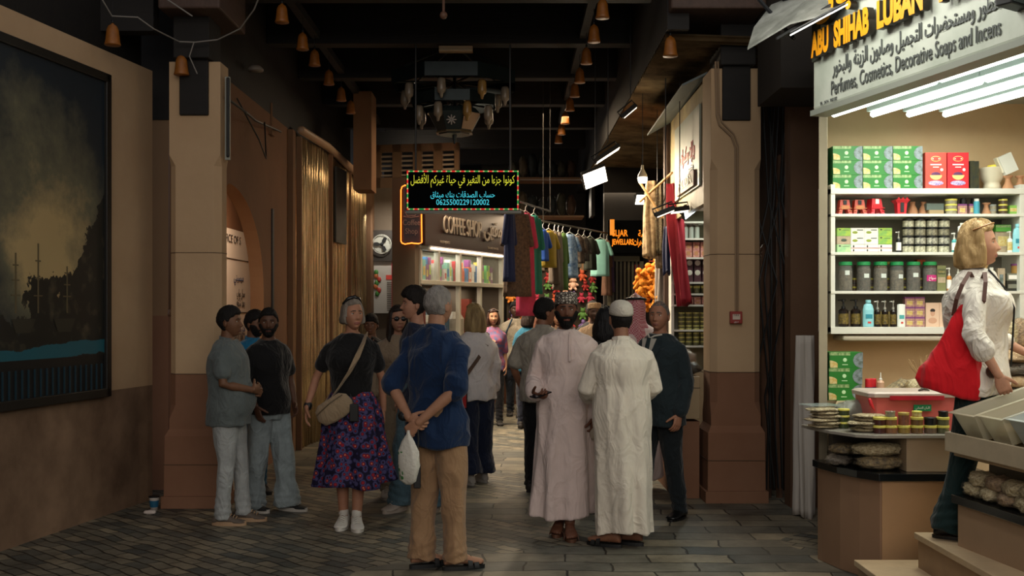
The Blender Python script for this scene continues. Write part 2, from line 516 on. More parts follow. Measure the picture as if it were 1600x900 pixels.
# columns of the gate
def column(name, x0, y0, w, d, flip=False):
    t = empty(name, (x0+w/2, y0+d/2, 0)); t['kind'] = 'structure'
    def ring(z, c, g=0.0):
        a, b = w/2+g, d/2+g
        return [(-a+c, -b, z), (a-c, -b, z), (a, -b+c, z), (a, b-c, z), (a-c, b, z), (-a+c, b, z), (-a, b-c, z), (-a, -b+c, z)]
    lo = MB(); c0, c1 = .004, .055
    lo.rings([ring(0, c0, .055), ring(.10, c0, .055)])
    lo.rings([ring(.10, c0, .035), ring(.60, c0, .03), ring(.66, c0, 0), ring(.74, c0), ring(.86, c1), ring(1.115, c1)])
    up = MB(); up.rings([ring(1.115, c1), ring(2.86, c1), ring(2.95, c0), ring(3.73, c0)])
    lo.build('column_base', PINK, t, bevel=.004); up.build('column_shaft', TAN, t, bevel=.004)
    g = MB()
    for z in (2.13, 1.115, .36): g.rings([ring(z, c1 if z > 1 else c0, .002 if z > 1 else .036), ring(z+.006, c1 if z > 1 else c0, .002 if z > 1 else .036)])
    g.build('joint_line', mat('joint_shade', '54402f', .9), t)
    MB().box((-.12, -d/2-.03, 3.28), (.12, -d/2+.05, 3.8)).box((-.15, -d/2-.10, 3.74), (.15, d/2, 4.1)).build('bracket', WOOD, t, bevel=.008)
    return t
cl = column('column_left', -2.87, 9.1, .43, .26); cr = column('column_right', 1.71, 9.35, .43, .42)
for n_, a, b in (('trim_30', (-2.85, 8.75, 4.08), (-2.35, 9.6, 4.62)), ('trim_31', (1.28, 8.75, 4.08), (2.05, 9.7, 4.62))):
    struct(MB().box(a, b).build(n_, WOODB, bevel=.015))
struct(MB().box((-3.3, 8.95, 4.62), (2.9, 9.7, 5.0)).build('trim_32', WOOD))

# ---- the shop on the right
SHOPW = wall_mat('shop_wall', 'cdb28d', 'bd9f78', .9)
struct(MB().box((2.36, 8.17, 0), (5.2, 8.3, 3.5)).build('wall_shop_back', SHOPW))
struct(MB().box((4.1, 4.5, 0), (4.2, 8.17, 3.5)).build('wall_shop_right', SHOPW))
struct(MB().prism([(2.045, 7.25), (2.10, 7.25), (2.37, 8.17), (2.32, 8.17)], 0, 3.5).build('wall_shop_left', wall_mat('shop_jamb', '9a917c', '8a806b'), fix=True))
struct(MB().prism([(2.13, 7.25), (2.80, 4.6), (4.1, 4.6), (4.1, 8.17), (2.45, 8.17)], 3.2, 3.3).build('ceiling_shop', mat('shop_ceiling', 'a8aca2', .7), fix=True))
struct(MB().box((2.95, 4.8, 0), (4.1, 8.17, .40)).build('floor_shop', mat('shop_floor', 'a89a80', .6)))
# steps up into the shop
STEP = mat('step_stone', 'c0a886', .5, var=.2, vscale=6, bump=.1)
t = empty('stair', (2.5, 6.0, 0)); t['kind'] = 'structure'
for k, (x, h) in enumerate(((2.03, .17), (2.32, .37))):
    MB().box((x-2.5, -1.6, h-.035), (.45, .46-.18*k, h), 0).box((x-2.5+.02, -1.6, 0), (.45, .45-.18*k, h-.035), 1).build('step', [STEP, mat('step_riser', '9c7f5f', .6, var=.2)], t, bevel=.004)
# ---------------------------------------------------------------- people
def head_pt(x, y, z, jaw=1.0, fem=0.0):
    t = max(0.0, -z)
    X = .0765*x*(1-(.27+.06*fem)*t**1.6)
    X *= 1-.04*max(0, z)
    Y = (.097*y if y > 0 else -.091*abs(y)**.82)
    Z = .117*z if z > 0 else .121*z*jaw
    if y > 0: Y *= 1-.55*min(1, t*1.3)**1.3
    Y -= .020*t
    if y < 0:
        w = min(1.0, -y*2.2)
        a = abs(X)
        g = lambda u, s: math.exp(-(u/s)**2)
        if Z > -.036: pn = max(0.0, (.016-Z)/.052)
        else: pn = max(0.0, 1-(-.036-Z)/.012)
        nw = .0085+.006*max(0, min(1, (-Z)/.035))
        Y -= w*(.026-.004*fem)*pn**1.2*g(X, nw)
        Y += w*.009*g(a-.031, .015)*g(Z-.004, .012)
        Y -= w*(.0045-.003*fem)*g(a-.027, .022)*g(Z-.024, .008)
        Y -= w*.004*g(a-.045, .018)*g(Z+.03, .02)
        Y -= w*.0075*g(X, .021)*(g(Z+.064, .0048)+g(Z+.075, .0055))
        Y += w*.003*g(X, .02)*g(Z+.0695, .002)
        Y -= w*.007*g(X, .022)*g(Z+.101, .014)
        Y += w*.003*g(X, .03)*g(Z+.086, .006)
    return Vector((X, Y, Z))

def head_grid(nu, nv, fn):
    vs = []; fs = []; info = []
    for i in range(nv+1):
        a = math.pi*i/nv
        for k in range(nu):
            t = 2*math.pi*k/nu
            d = (math.sin(a)*math.cos(t), math.sin(a)*math.sin(t), -math.cos(a))
            vs.append(fn(*d)); info.append(d)
    for i in range(nv):
        for k in range(nu):
            j = (k+1) % nu
            fs.append((i*nu+k, i*nu+j, (i+1)*nu+j, (i+1)*nu+k))
    return vs, fs, info

def sstep(a, b, x):
    t = max(0.0, min(1.0, (x-a)/(b-a))) if a != b else float(x > a)
    return t*t*(3-2*t)

def hand_mb(w, d, n, th, curl=.5, sc=1.0):
    """hand from wrist w: fingers along d, palm faces n, thumb on the side th"""
    mb = MB(); w = Vector(w); d = Vector(d).normalized()
    n = Vector(n); n = (n-d*n.dot(d)).normalized()
    t = d.cross(n)
    if t.dot(Vector(th)) < 0: t = -t
    P = lambda a, b, c: w+(d*a+t*b+n*c)*sc
    rs = []
    for a, hw, ht in ((-.02, .024, .018), (0, .026, .018), (.03, .036, .017), (.06, .041, .015), (.088, .040, .012), (.096, .034, .008)):
        rs.append([P(a, hw*math.cos(q)*1.0, ht*math.sin(q)+.003) for q in [2*math.pi*k/14 for k in range(14)]])
    mb.rings(rs)
    for off, L, r in ((.030, .068, .0088), (.0105, .078, .009), (-.0095, .072, .0087), (-.029, .056, .0078)):
        p = P(.085, off, .001); dirv = (d+t*off*1.6).normalized(); pts = [p-dirv*.015*sc, p]
        ang = 0
        for s_, c_ in ((.44, .75), (.32, 1.0), (.24, .7)):
            ang += curl*c_
            q = (dirv*math.cos(ang)+n*math.sin(ang)).normalized()
            p = p+q*L*s_*sc; pts.append(p)
        mb.tube(pts, [r*sc*1.05, r*sc*1.05, r*sc, r*sc*.93, r*sc*.82], n=8)
    dirv = (d*.62+t*.66+n*.35).normalized()
    p = P(.022, .026, .004); pts = [p]
    for s_, k in ((.034, 0), (.030, .35), (.024, .6)):
        q = (dirv+(n*.6+d*.4)*k*curl-t*k*.35).normalized(); p = p+q*s_*sc; pts.append(p)
    mb.tube(pts, [.0145*sc, .0115*sc, .0102*sc, .0088*sc], n=8)
    return mb

def foot_mb(a, yaw, grow=0.0, h=.075, sole=0.0, L=.25):
    """foot or shoe: a = ankle point (x, y), toes towards -Y turned by yaw"""
    mb = MB(); rs = []
    for y, hw, ht, zc in ((.072, .018, .03, .035), (.06, .028, .045, .045), (.03, .033, .06, .055), (-.01, .034, .06, .055),
                          (-.06, .038, .045, .042), (-.11, .045, .03, .030), (-.145, .044, .024, .025), (-.168, .034, .019, .022), (-.182, .016, .013, .018)):
        ring = []
        for k in range(16):
            t = 2*math.pi*k/16
            z = zc+(ht+grow*.6)*math.sin(t)*.75
            z = max(z, .002+sole)
            ring.append((((hw+grow)*math.cos(t)), y*L/.25+(grow if y > .06 else -grow if y < -.15 else 0), z))
        rs.append(ring)
    mb.rings(rs)
    M = Matrix.Translation((a[0], a[1], 0)) @ Matrix.Rotation(yaw, 4, 'Z')
    return mb.xf(M)

SKINS = {}
def skin_mats(col, lip, brow):
    k = (col, lip, brow)
    if k not in SKINS:
        SKINS[k] = [mat('skin_'+col, col, .55, var=.18, vscale=18, bump=.08, bscale=90, spec=.35), mat('lips_'+lip, lip, .5),
                    mat('brow_'+brow, brow, .8), mat('eye_white', 'd8d2c8', .3), mat('iris_dark', '1c120c', .25)]
    return SKINS[k]

def smooth_rings(R, k=5):
    """the rings with a smooth curve through them"""
    out = []
    for i in range(len(R)-1):
        p0, p1, p2, p3 = (np.array(R[max(i-1, 0)]), np.array(R[i]), np.array(R[i+1]), np.array(R[min(i+2, len(R)-1)]))
        for q in range(k):
            t = q/k
            v = .5*((2*p1)+(p2-p0)*t+(2*p0-5*p1+4*p2-p3)*t*t+(3*p1-p0-3*p2+p3)*t**3)
            v[0] = p1[0]+(p2[0]-p1[0])*t
            out.append(tuple(float(x) for x in v))
    out.append(tuple(R[-1]))
    return out

class Person:
    def __init__(s, x, y, yaw, H, label, skin='b98a6c', lip='8f5a4c', brow='2a1d15', fem=0.0, w=1.0, detail=1, z=0.0,
                 head=(0, 0), arms={}, legs={}, group=None, sole=.0, bare=False, stub=False):
        s.fem, s.w, s.detail = fem, w, detail
        s.sw = (.185-.02*fem)*w**.5
        s.J = {}
        for sd, sg in (('L', 1), ('R', -1)):
            s.J['sh'+sd] = Vector((sg*(s.sw-.022), .008, 1.405))
            a = arms.get(sd, {})
            s.J['el'+sd] = Vector(a.get('el', (sg*(s.sw+.014*w), .03, 1.125)))
            s.J['wr'+sd] = Vector(a.get('wr', (sg*(s.sw+.026*w), -.03, .885)))
            l = legs.get(sd, {})
            s.J['hip'+sd] = Vector((sg*.088, 0, .91))
            s.J['an'+sd] = Vector(l.get('an', (sg*.10, .03, .09)))
            s.J['kn'+sd] = Vector(l.get('kn', (s.J['hip'+sd]+s.J['an'+sd])/2+Vector((0, -.02, 0))))
        s.arms, s.legs = arms, legs
        s.vox = .007 if detail >= 2 else .009 if detail == 1 else .013
        J = s.J
        # body core
        b = MB()
        f = fem
        tors = [(.80, .10, .09), (.86, .145+.01*f, .105), (.95, .160+.01*f, .112), (1.06, .142-.015*f, .10), (1.16, .142-.012*f, .103),
                (1.30, .158-.01*f, .115), (1.38, .148-.01*f, .088), (1.43, .112, .070), (1.465, .078, .060), (1.50, .06, .054)]
        b.vloft([(z_, 0, .005, rx*w, ry*w) for z_, rx, ry in tors], n=24)
        nk = .054-.008*f
        b.tube([(0, .012, 1.44), (0, .008, 1.50), (0, .0, 1.57)], [nk*1.15, nk, nk*.97], n=16)
        for sd, sg in (('L', 1), ('R', -1)):
            a = .88 if f else 1.0
            e, wv, sh = J['el'+sd], J['wr'+sd], J['sh'+sd]
            fa = e+(wv-e)*.3
            b.tube([sh+Vector((-sh.x*.2, 0, -.02)), sh+(e-sh)*.12, sh+(e-sh)*.4, e, fa, wv], [.032*a, .037*a, .039*a, .036*a, .037*a, .025*a], n=14)
            h, k, an = J['hip'+sd], J['kn'+sd], J['an'+sd]
            b.tube([h, h+(k-h)*.5, k, k+(an-k)*.35, an], [.085, .072, .052, .052, .036], n=14)
        body = melt(b, s.vox if detail else .016, 3)
        for sd in 'LR':
            if arms.get(sd, {}).get('nohand'): continue
            a = arms.get(sd, {}); sg = 1 if sd == 'L' else -1
            d = Vector(a.get('d', (J['wr'+sd]-J['el'+sd]))).normalized()
            hm = hand_mb(J['wr'+sd], d, a.get('n', (-sg, .2, 0)), a.get('th', (0, -1, 0)), a.get('curl', .45), .92 if f else 1.0)
            hm = melt(hm, .0035 if detail >= 1 else .006, 1)
            body.add(hm.v, hm.f, 0)
            if bare: pass
        if bare:
            for sd in 'LR':
                fm = foot_mb(J['an'+sd].xy, legs.get(sd, {}).get('yaw', 0), 0)
                fm.xf(Matrix.Translation((0, 0, J['an'+sd].z-.09+sole)))
                # toes
                M = Matrix.Translation((J['an'+sd].x, J['an'+sd].y, J['an'+sd].z-.09+sole)) @ Matrix.Rotation(legs.get(sd, {}).get('yaw', 0), 4, 'Z')
                sg = 1 if sd == 'L' else -1
                for q, (ox, r_, yy) in enumerate(((-.030, .0125, -.178), (-.010, .0092, -.182), (.006, .0088, -.176), (.020, .0082, -.168), (.033, .0078, -.156))):
                    t_ = MB(); t_.tube([M @ Vector((ox*sg, yy+.045, .022)), M @ Vector((ox*sg, yy, .014))], [r_, r_], n=8)
                    fm.add(t_.v, t_.f)
                fm = melt(fm, .0045, 1)
                body.add(fm.v, fm.f, 0)
        # head
        s.hp = Vector((0, .004, 1.545))
        s.HM = Matrix.Translation(s.hp) @ Matrix.Rotation(math.radians(head[0]), 4, 'Z') @ Matrix.Rotation(math.radians(head[1]), 4, 'X') @ Matrix.Translation((0, -.016, .092))
        nu, nv = ((96, 72), (72, 54), (40, 30))[2-min(detail, 2)]
        vs, fs, inf = head_grid(nu, nv, lambda x_, y_, z_: head_pt(x_, y_, z_, 1.0, f))
        lipc, bm_ = [], []
        o = len(body.v); body.v.extend([tuple(s.HM @ p) for p in vs])
        for fc in fs:
            c = sum((vs[i] for i in fc), Vector())/4
            mi = 0
            if c.y < -.05:
                zz = c.z; ax = abs(c.x)
                up = -.0605-(.004 if ax > .016 else 0); lo = -.0805+ax*.22
                if ax < .0255 and lo < zz < up: mi = 1
                if .010 < ax < .048 and abs(zz-(.0245-(max(0, ax-.034)*.45))) < .0038: mi = 2
            body.f.append(tuple(i+o for i in fc)); body.m.append(mi)
        R3 = s.HM.to_3x3()
        for sg in (-1, 1):
            q = lambda p: s.HM @ Vector(p)
            E = MB(); E.ball((0, 0, 0), (.010, .019, .032), n=14)
            E.ball((sg*.004, -.006, .018), (.007, .013, .014), n=10)
            E.xf(s.HM @ Matrix.Translation((sg*.0765, .010, -.012)) @ Matrix.Rotation(sg*.35, 4, 'Z') @ Matrix.Rotation(-.15, 4, 'X'))
            body.add(E.v, E.f, 0)
            if detail >= 1:
                body.ball(q((sg*.031, -.0665, .003)), (.0135, .0135, .0115), 3, 14, R3)
                body.ball(q((sg*.031, -.0745, .003)), .0066, 4, 10, R3)
                body.ball(q((sg*.031, -.0655, .0085)), (.0160, .0145, .0105), 0, 14, R3)
                body.ball(q((sg*.031, -.0650, -.0045)), (.0150, .0125, .0085), 0, 12, R3)
                body.tube([q((sg*.018, -.0795, .0062)), q((sg*.031, -.0822, .0085)), q((sg*.044, -.0765, .0055))], .0014, 6, 2)
        s.o = body.build('person', skin_mats(skin, lip, brow), None, (x, y, z), math.radians(yaw), smooth=True)
        k = H/1.75; s.o.scale = (k, k, k)
        tag(s.o, label, 'person', group)
    def part(s, mb, name, m, smooth=True, label=None):
        o = mb.build(name, m, s.o, smooth=smooth)
        if label: o['label'] = label
        return o
    # ---- hair, caps, beards: closed shells that dip under the skin outside their own region
    def shell(s, name, m, fn, noise_amp=.004, label=None):
        nu, nv = ((96, 72), (72, 54), (40, 30))[2-min(s.detail, 2)]
        def g(x, y, z):
            p = head_pt(x, y, z, 1.0, s.fem); d = fn(x, y, z, p)
            nn = Vector((x, y, z))
            if d > 0: d += noise_amp*noise.noise(Vector((x*9, y*9, z*3)))+noise_amp*.6*noise.noise(Vector((x*30, y*30, z*5)))
            return p+nn*d
        vs, fs, _ = head_grid(nu, nv, g)
        mb = MB().add(vs, fs); mb.xf(s.HM)
        return s.part(mb, name, m, label=label)
    def hair_short(s, col, t=.012, top=.018, line=.052, sideb=-.015, back=-.07, bald=0.0, name='hair', rough=.75):
        def fn(x, y, z, p):
            Z = p.z
            fr = line-.025*sstep(.035, .07, abs(p.x))          # hairline in front
            lim = fr if y < -.35 else (fr+(sideb-fr)*sstep(-.35, -.05, y) if y < -.05 else sideb+(back-sideb)*sstep(-.05, .45, y))
            if abs(y) < .28 and Z < .018: lim = max(lim, -.0)   # free the ear
            k = sstep(lim-.006, lim+.006, Z)
            th = t+(top-t)*sstep(.02, .09, Z)
            if bald: th *= 1-sstep(.05, .085, Z)*bald
            return -.012+k*(.012+th)
        return s.shell(name, mat('hair_'+col, col, rough, var=.45, vscale=30, bump=.5, bscale=120, stretch=(1, 1, .3), spec=.3), fn, .004)
    def hair_long(s, col, L=.12, t=.02, open_=.55, flare=.01, col2=None, part_=0.0, name='hair', wave=.006, swept=0.0):
        """hair that hangs beside the face down to L under the head centre"""
        m = mat('hair_'+col, col, .6, var=.4, vscale=26, bump=.6, bscale=90, stretch=(1, 1, .12), col2=col2, spec=.4)
        nu, nv = 72, 60
        vs = []; fs = []
        for i in range(nv+1):
            v = i/nv
            for k in range(nu):
                ph = 2*math.pi*k/nu; cx, cy = math.cos(ph), math.sin(ph)
                if v < .5:
                    a = math.pi/2*(v/.5); sx, zz = math.sin(a), math.cos(a)
                    p = head_pt(cx*sx, cy*sx, zz, 1, s.fem); nn = Vector((cx*sx, cy*sx, zz)); dd = 0
                else:
                    q = (v-.5)/.5
                    p = head_pt(cx, cy, 0, 1, s.fem); p.z = -q*L; nn = Vector((cx, cy, 0)); dd = flare*math.sin(q*math.pi*.9)
                    if q > .86:
                        p.x *= 1-(q-.86)*1.4; p.y *= 1-(q-.86)*1.4
                    sx, zz = 1, -q*L/.12
                off = t+dd+wave*noise.noise(Vector((cx*4, cy*4, p.z*14)))+.004*noise.noise(Vector((cx*22, cy*22, p.z*5)))
                # face opening
                fr = sstep(open_-.12, open_+.08, -cy)
                lim = .062+.012*math.cos(ph*1.0+.8)
                k_ = fr*(1-sstep(lim-.01, lim+.012, p.z))
                off = off*(1-k_)+(-.03)*k_
                if k_ > .5 and p.z < -.02: p = p*1.0; p.y = max(p.y, -.03)
                if p.z < -.11 and cy < 0: off -= .0
                vs.append(p+nn*off)
        for i in range(nv):
            for k in range(nu):
                j = (k+1) % nu
                fs.append((i*nu+k, (i+1)*nu+k, (i+1)*nu+j, i*nu+j))
        mb = MB().add(vs, fs); mb.f.append(tuple(nv*nu+k for k in range(nu))); mb.m.append(0)
        mb.f.append(tuple(range(nu-1, -1, -1))); mb.m.append(0)
        mb.xf(s.HM)
        return s.part(mb, name, m)
    def beard(s, col='15100c', t=.010, full=1.0):
        def fn(x, y, z, p):
            if y > .12: return -.012
            Z, a = p.z, abs(p.x)
            up = -.048+(.040*sstep(.038, .066, a))
            k = 1-sstep(up-.005, up+.005, Z)
            mouth = (1-sstep(.021, .026, a))*sstep(-.083, -.079, Z)*(1-sstep(-.0635, -.0595, Z))
            k *= 1-mouth
            k *= 1-sstep(-.02, .1, y)
            return -.012+k*(.012+t*(1+.8*full*sstep(-.08, -.115, Z)))
        return s.shell('beard', mat('hair_'+col, col, .8, var=.4, vscale=30, bump=.5, bscale=130, spec=.25), fn, .003)
    def kuma(s, m, h=.085, name='cap', dome=False, r=1.0):
        mb = MB()
        pr = []
        if dome: zs = [(-.0, 1.0), (.02, 1.02), (.05, .98), (.075, .84), (.092, .60), (.10, .33), (.103, .02)]
        else: zs = [(0, 1.0), (.012, 1.03), (h*.7, 1.0), (h*.93, .96), (h, .86), (h+.004, .5), (h+.005, .02)]
        rs = []
        for z, k in zs:
            rs.append([Vector(((.083*r)*k*math.cos(t), .006+(.101*r)*k*math.sin(t), .035+z)) for t in [2*math.pi*q/40 for q in range(40)]])
        mb.rings(rs); mb.xf(s.HM @ Matrix.Rotation(-.10, 4, 'X'))
        return s.part(mb, name, m)
    # ---- clothes
    def torso_rings(s, ease, z0, z1=1.49, hem=None, belly=0.0):
        f, w = s.fem, s.w
        T = [(.70, .17, .125), (.78, .168, .122), (.86, .165+.01*f, .12), (.95, .162+.008*f, .116), (1.06, .146-.02*f, .106), (1.16, .148-.014*f, .108),
             (1.27, .172-.012*f, .122), (1.35, .184-.016*f, .115), (1.40, .174-.016*f, .098), (1.435, .148-.012*f, .086), (1.465, .105, .075), (1.49, .076, .064)]
        out = []
        for z_, rx, ry in T:
            if z_ < z0-1e-6 or z_ > z1+.001: continue
            e = ease*(1 if z_ < 1.36 else .55)
            if z_ > 1.44: e = ease*.35
            if hem and z_ < 1.06: e += hem*(1.06-z_)/.3
            bl = belly*math.exp(-((z_-1.03)/.13)**2)
            bu = f*.016*math.exp(-((z_-1.27)/.06)**2)
            out.append((z_, 0, .004-bl*.6-bu, (rx+e*.9+bl*.25)*w, (ry+e+bl*.6+bu)*w))
        if out[0][0] > z0+.001:
            _, a, b_, c, d = out[0]; out.insert(0, (z0, a, b_, c, d))
        return smooth_rings(out)
    def sleeve(s, mb, sd, upto, ease=.014, cuff=None, drop=0.0):
        """upto 0..1 = shoulder..elbow, 1..2 = elbow..wrist"""
        J = s.J; sh, e, wv = J['sh'+sd], J['el'+sd], J['wr'+sd]; a = .9 if s.fem else 1.0
        pts = [sh+Vector((-sh.x*.15, 0, -.008)), sh+(e-sh)*.12, sh+(e-sh)*.4]; rr = [.050*a+ease*.2, .052*a+ease*.35, .047*a+ease*.6]
        if upto <= 1:
            pts.append(sh+(e-sh)*upto); rr.append(.045*a+ease*.85)
        else:
            pts += [e]; rr += [.039*a+ease*.8]
            q = e+(wv-e)*(upto-1)
            if upto > 1.4: pts.append(e+(wv-e)*.4); rr.append(.038*a+ease*.8)
            pts.append(q); rr.append(cuff if cuff else (.033*a+ease*.8))
        mb.tube(pts, rr, n=18, cap=True)
    def top(s, m, name='shirt', z0=.84, sleeves=.6, ease=.016, hem=.0, belly=0.0, amp=.006, seed=1.0, collar=None, cuff=None, sease=None, extra=None, label=None):
        mb = MB(); mb.vloft(s.torso_rings(ease, z0, belly=belly, hem=hem), n=32)
        for sd in 'LR':
            u = sleeves if not isinstance(sleeves, dict) else sleeves[sd]
            s.sleeve(mb, sd, u, sease if sease is not None else ease, cuff)
        if extra: extra(mb)
        r = melt(mb, s.vox*1.05, 6, folds(amp*2.0, sc=(6, 6, 4.5), seed=seed, amp2=.003, sc2=16))
        o = s.part(r, name, m, label=label)
        if collar is not None:
            c = MB(); rs = []
            for z_, k, dz in ((1.452, 1.0, 0), (1.478, .93, 0), (1.512, .86, .0), (1.510, .80, 0), (1.47, .84, 0)):
                rs.append([Vector((.080*k*math.cos(t), .008+.070*k*math.sin(t), z_+.012*math.sin(t)+dz)) for t in [2*math.pi*q/28 for q in range(28)]])
            c.rings(rs, closed_ends=False)
            co = c.build('collar', collar, o, smooth=True)
        return o
    def trousers(s, m, name='trousers', wide=1.0, hemz=.05, top=1.0, amp=.006, seed=3.0, hemw=None, bunch=.004, seat=.0, label=None):
        mb = MB(); w = s.w; J = s.J
        mb.vloft([(.80, 0, 0, .135*w, .115*w), (.86, 0, .004, .162*w, .126*w), (.95, 0, .006, .168*w, .126*w+seat), (1.02, 0, .002, .158*w, .118*w), (top+.03, 0, .002, .150*w, .112*w)], n=28)
        for sd, sg in (('L', 1), ('R', -1)):
            h, k, an = J['hip'+sd], J['kn'+sd], J['an'+sd]
            hw = hemw if hemw else .055*wide
            e = an+(an-k).normalized()*(.09-hemz)*0; e = Vector((an.x, an.y, an.z-.09+hemz))
            mb.tube([h+Vector((0, 0, -.02)), h+(k-h)*.5, k, k+(e-k)*.5, e+(k-e)*.12, e], [.098*w, .086*w*(.6+.4*wide), .066*wide+.004, .060*wide, hw, hw*1.02], n=20, cap=False)
        base = folds(amp*1.3, sc=(8, 8, 4), seed=seed)
        def d(co):
            o = base(co)
            o += np.sin(co[:, 2]*110+co[:, 0]*30+co[:, 1]*20)*bunch*np.clip((.32-co[:, 2])/.25, 0, 1)
            return o
        r = melt(mb, s.vox*1.05, 2, d)
        return s.part(r, name, m, label=label)
    def robe(s, m, name='robe', hemz=.12, hem=(.27, .22), sleeves=1.93, ease=.024, cuff=.060, seed=2.0, nf=7, amp=.05, belly=.0, sway=(0, 0), low=1.16, label=None):
        mb = MB(); T = s.torso_rings(ease, low, belly=belly)
        z0, _, c0, rx0, ry0 = T[0]
        n = 96; rs = []
        zs = [hemz+(z0-hemz)*i/22 for i in range(23)]
        for z in zs:
            t = max(0.0, min(1.0, (z0-z)/(z0-hemz))); g = t**.85
            rx = rx0+(hem[0]-rx0)*g; ry = ry0+(hem[1]-ry0)*g
            if t < .35: rx += .014*math.sin(t/.35*math.pi); ry += .010*math.sin(t/.35*math.pi)
            ring = []
            for k in range(n):
                th = 2*math.pi*k/n
                f_ = 1+amp*g*(math.sin(nf*th+seed+1.5*noise.noise(Vector((th*.7, z*.8, seed))))*.6+math.sin((nf*2-3)*th+seed*2+z)*.3+.6*noise.noise(Vector((math.cos(th)*2.2, math.sin(th)*2.2, z*.7+seed))))
                ring.append((sway[0]*g+rx*math.cos(th)*f_, c0*(1-g)+sway[1]*g+ry*math.sin(th)*f_, z+.02*g*math.sin(th*2+seed)*(t > .9)))
            rs.append(ring)
        for z_, cx_, cy_, rx_, ry_ in T[1:]: rs.append([(cx_+rx_*math.cos(2*math.pi*k/n), cy_+ry_*math.sin(2*math.pi*k/n), z_) for k in range(n)])
        mb.rings(rs)
        for sd in 'LR': s.sleeve(mb, sd, sleeves if not isinstance(sleeves, dict) else sleeves[sd], ease*.85, cuff)
        r = melt(mb, s.vox, 7, folds(.014, sc=(7, 7, 1.8), seed=seed, amp2=.003, sc2=14))
        o = s.part(r, name, m, label=label)
        c = MB(); rs = []
        for z_, k in ((1.455, 1.0), (1.482, .90), (1.505, .82), (1.503, .77), (1.47, .8)):
            rs.append([Vector((.080*k*math.cos(t), .006+.070*k*math.sin(t), z_+.012*math.sin(t))) for t in [2*math.pi*q/28 for q in range(28)]])
        c.rings(rs, closed_ends=False); c.build('collar', m, o, smooth=True)
        return o
    def skirt(s, m, name='skirt', z1=1.05, hemz=.36, hem=(.27, .23), nf=8, amp=.10, seed=1.0, sway=(0, 0)):
        n = 120; rs = []
        for i in range(26):
            t = i/25; z = z1-(z1-hemz)*t; g = t**.8
            hip = .022*math.sin(min(1, t*2.2)*math.pi)
            rx = .140*s.w+(hem[0]-.140)*g+hip; ry = .108*s.w+(hem[1]-.108)*g+hip*.8
            ring = []
            for k in range(n):
                th = 2*math.pi*k/n
                f_ = 1+amp*g*(math.sin(nf*th+seed+.8*math.sin(z*5))+.5*math.sin((nf+5)*th+seed*3)+.4*noise.noise(Vector((math.cos(th)*2, math.sin(th)*2, z*3))))
                ring.append((sway[0]*g+rx*math.cos(th)*f_, sway[1]*g+ry*math.sin(th)*f_, z+g*(.02*math.sin(th*3+seed)+.03*math.sin(th+.5))))
            rs.append(ring)
        rs.reverse()
        return s.part(MB().rings(rs), name, m)
    def shoes(s, up, sole=None, name='shoe', style='sneaker'):
        for sd, sg in (('L', 1), ('R', -1)):
            an = s.J['an'+sd]; yaw = s.legs.get(sd, {}).get('yaw', 0); base = an.z-.09
            if style == 'sandal':
                mb = MB(); rs = []
                pts = []
                for k in range(28):
                    t = 2*math.pi*k/28
                    yy = -.055+.138*math.sin(t); xx = (.043+.008*(-math.sin(t)))*math.cos(t)
                    pts.append((xx, yy))
                mb.prism(pts, 0, .024)
                M = Matrix.Translation((an.x, an.y, base)) @ Matrix.Rotation(yaw, 4, 'Z')
                mb.xf(M); o = s.part(mb, name, sole or up, smooth=False)
                st = MB()
                for y_, hh in ((-.125, .052), (-.085, .068)):
                    st.ribbon([(.052*math.cos(a), y_, .012+hh*max(0, math.sin(a))) for a in [math.pi*q/12 for q in range(13)]], (0, 1, 0), .030, .005)
                st.xf(M); st.build('strap', up, o, smooth=False)
                continue
            g = .008 if style != 'chunky' else .014
            mb = foot_mb((0, 0), 0, g, sole=.02)
            if style != 'loafer': mb.tube([(0, .025, .06), (0, .03, .085)], [.041, .040], n=16)
            mb = melt(mb, .006 if s.detail else .01, 1)
            M = Matrix.Translation((an.x, an.y, base)) @ Matrix.Rotation(yaw, 4, 'Z')
            mb.xf(M); o = s.part(mb, name, up)
            so = MB(); pts = []
            for k in range(28):
                t = 2*math.pi*k/28
                yy = -.055+(.134+g)*math.sin(t); xx = (.041+g+.007*(-math.sin(t)))*math.cos(t)
                pts.append((xx, yy))
            so.prism(pts, 0, .032 if style in ('sneaker', 'chunky') else .018)
            so.xf(M); so.build('sole', sole or up, o, smooth=False)
            if style in ('sneaker', 'chunky'):
                la = MB()
                for q in range(4):
                    y_ = -.05-.022*q; z_ = .098-.011*q
                    la.tube([(-.022, y_, z_-.008), (0, y_-.003, z_+.006), (.022, y_, z_-.008)], .004, 6)
                la.xf(M); la.build('lace', sole or up, o, smooth=True)

def cloth(name, col, rough=.85, var=.08, bump=.38, bscale=8, crease=True, **kw):
    """fabric with soft creases"""
    nm = 'cloth_'+name
    if nm in MATS: return MATS[nm]
    m = mat(nm, col, rough, var=var, vscale=9, spec=.25, sheen=.15, **kw)
    nt = m.node_tree; b = nt.nodes['Principled BSDF']
    v = coords(nt, (1.3, 1.3, .7))
    n = N(nt, 'ShaderNodeTexNoise', Scale=bscale, Detail=3.0, Roughness=.45, Distortion=.8); nt.links.new(v, n.inputs['Vector'])
    q = N(nt, 'ShaderNodeMath', operation='SUBTRACT'); q.inputs[1].default_value = .5; nt.links.new(n.outputs['Fac'], q.inputs[0])
    a = N(nt, 'ShaderNodeMath', operation='ABSOLUTE'); nt.links.new(q.outputs[0], a.inputs[0])
    bp = N(nt, 'ShaderNodeBump', Strength=bump, Distance=.12); bp.invert = True
    nt.links.new(a.outputs[0], bp.inputs['Height']); nt.links.new(bp.outputs['Normal'], b.inputs['Normal'])
    return m
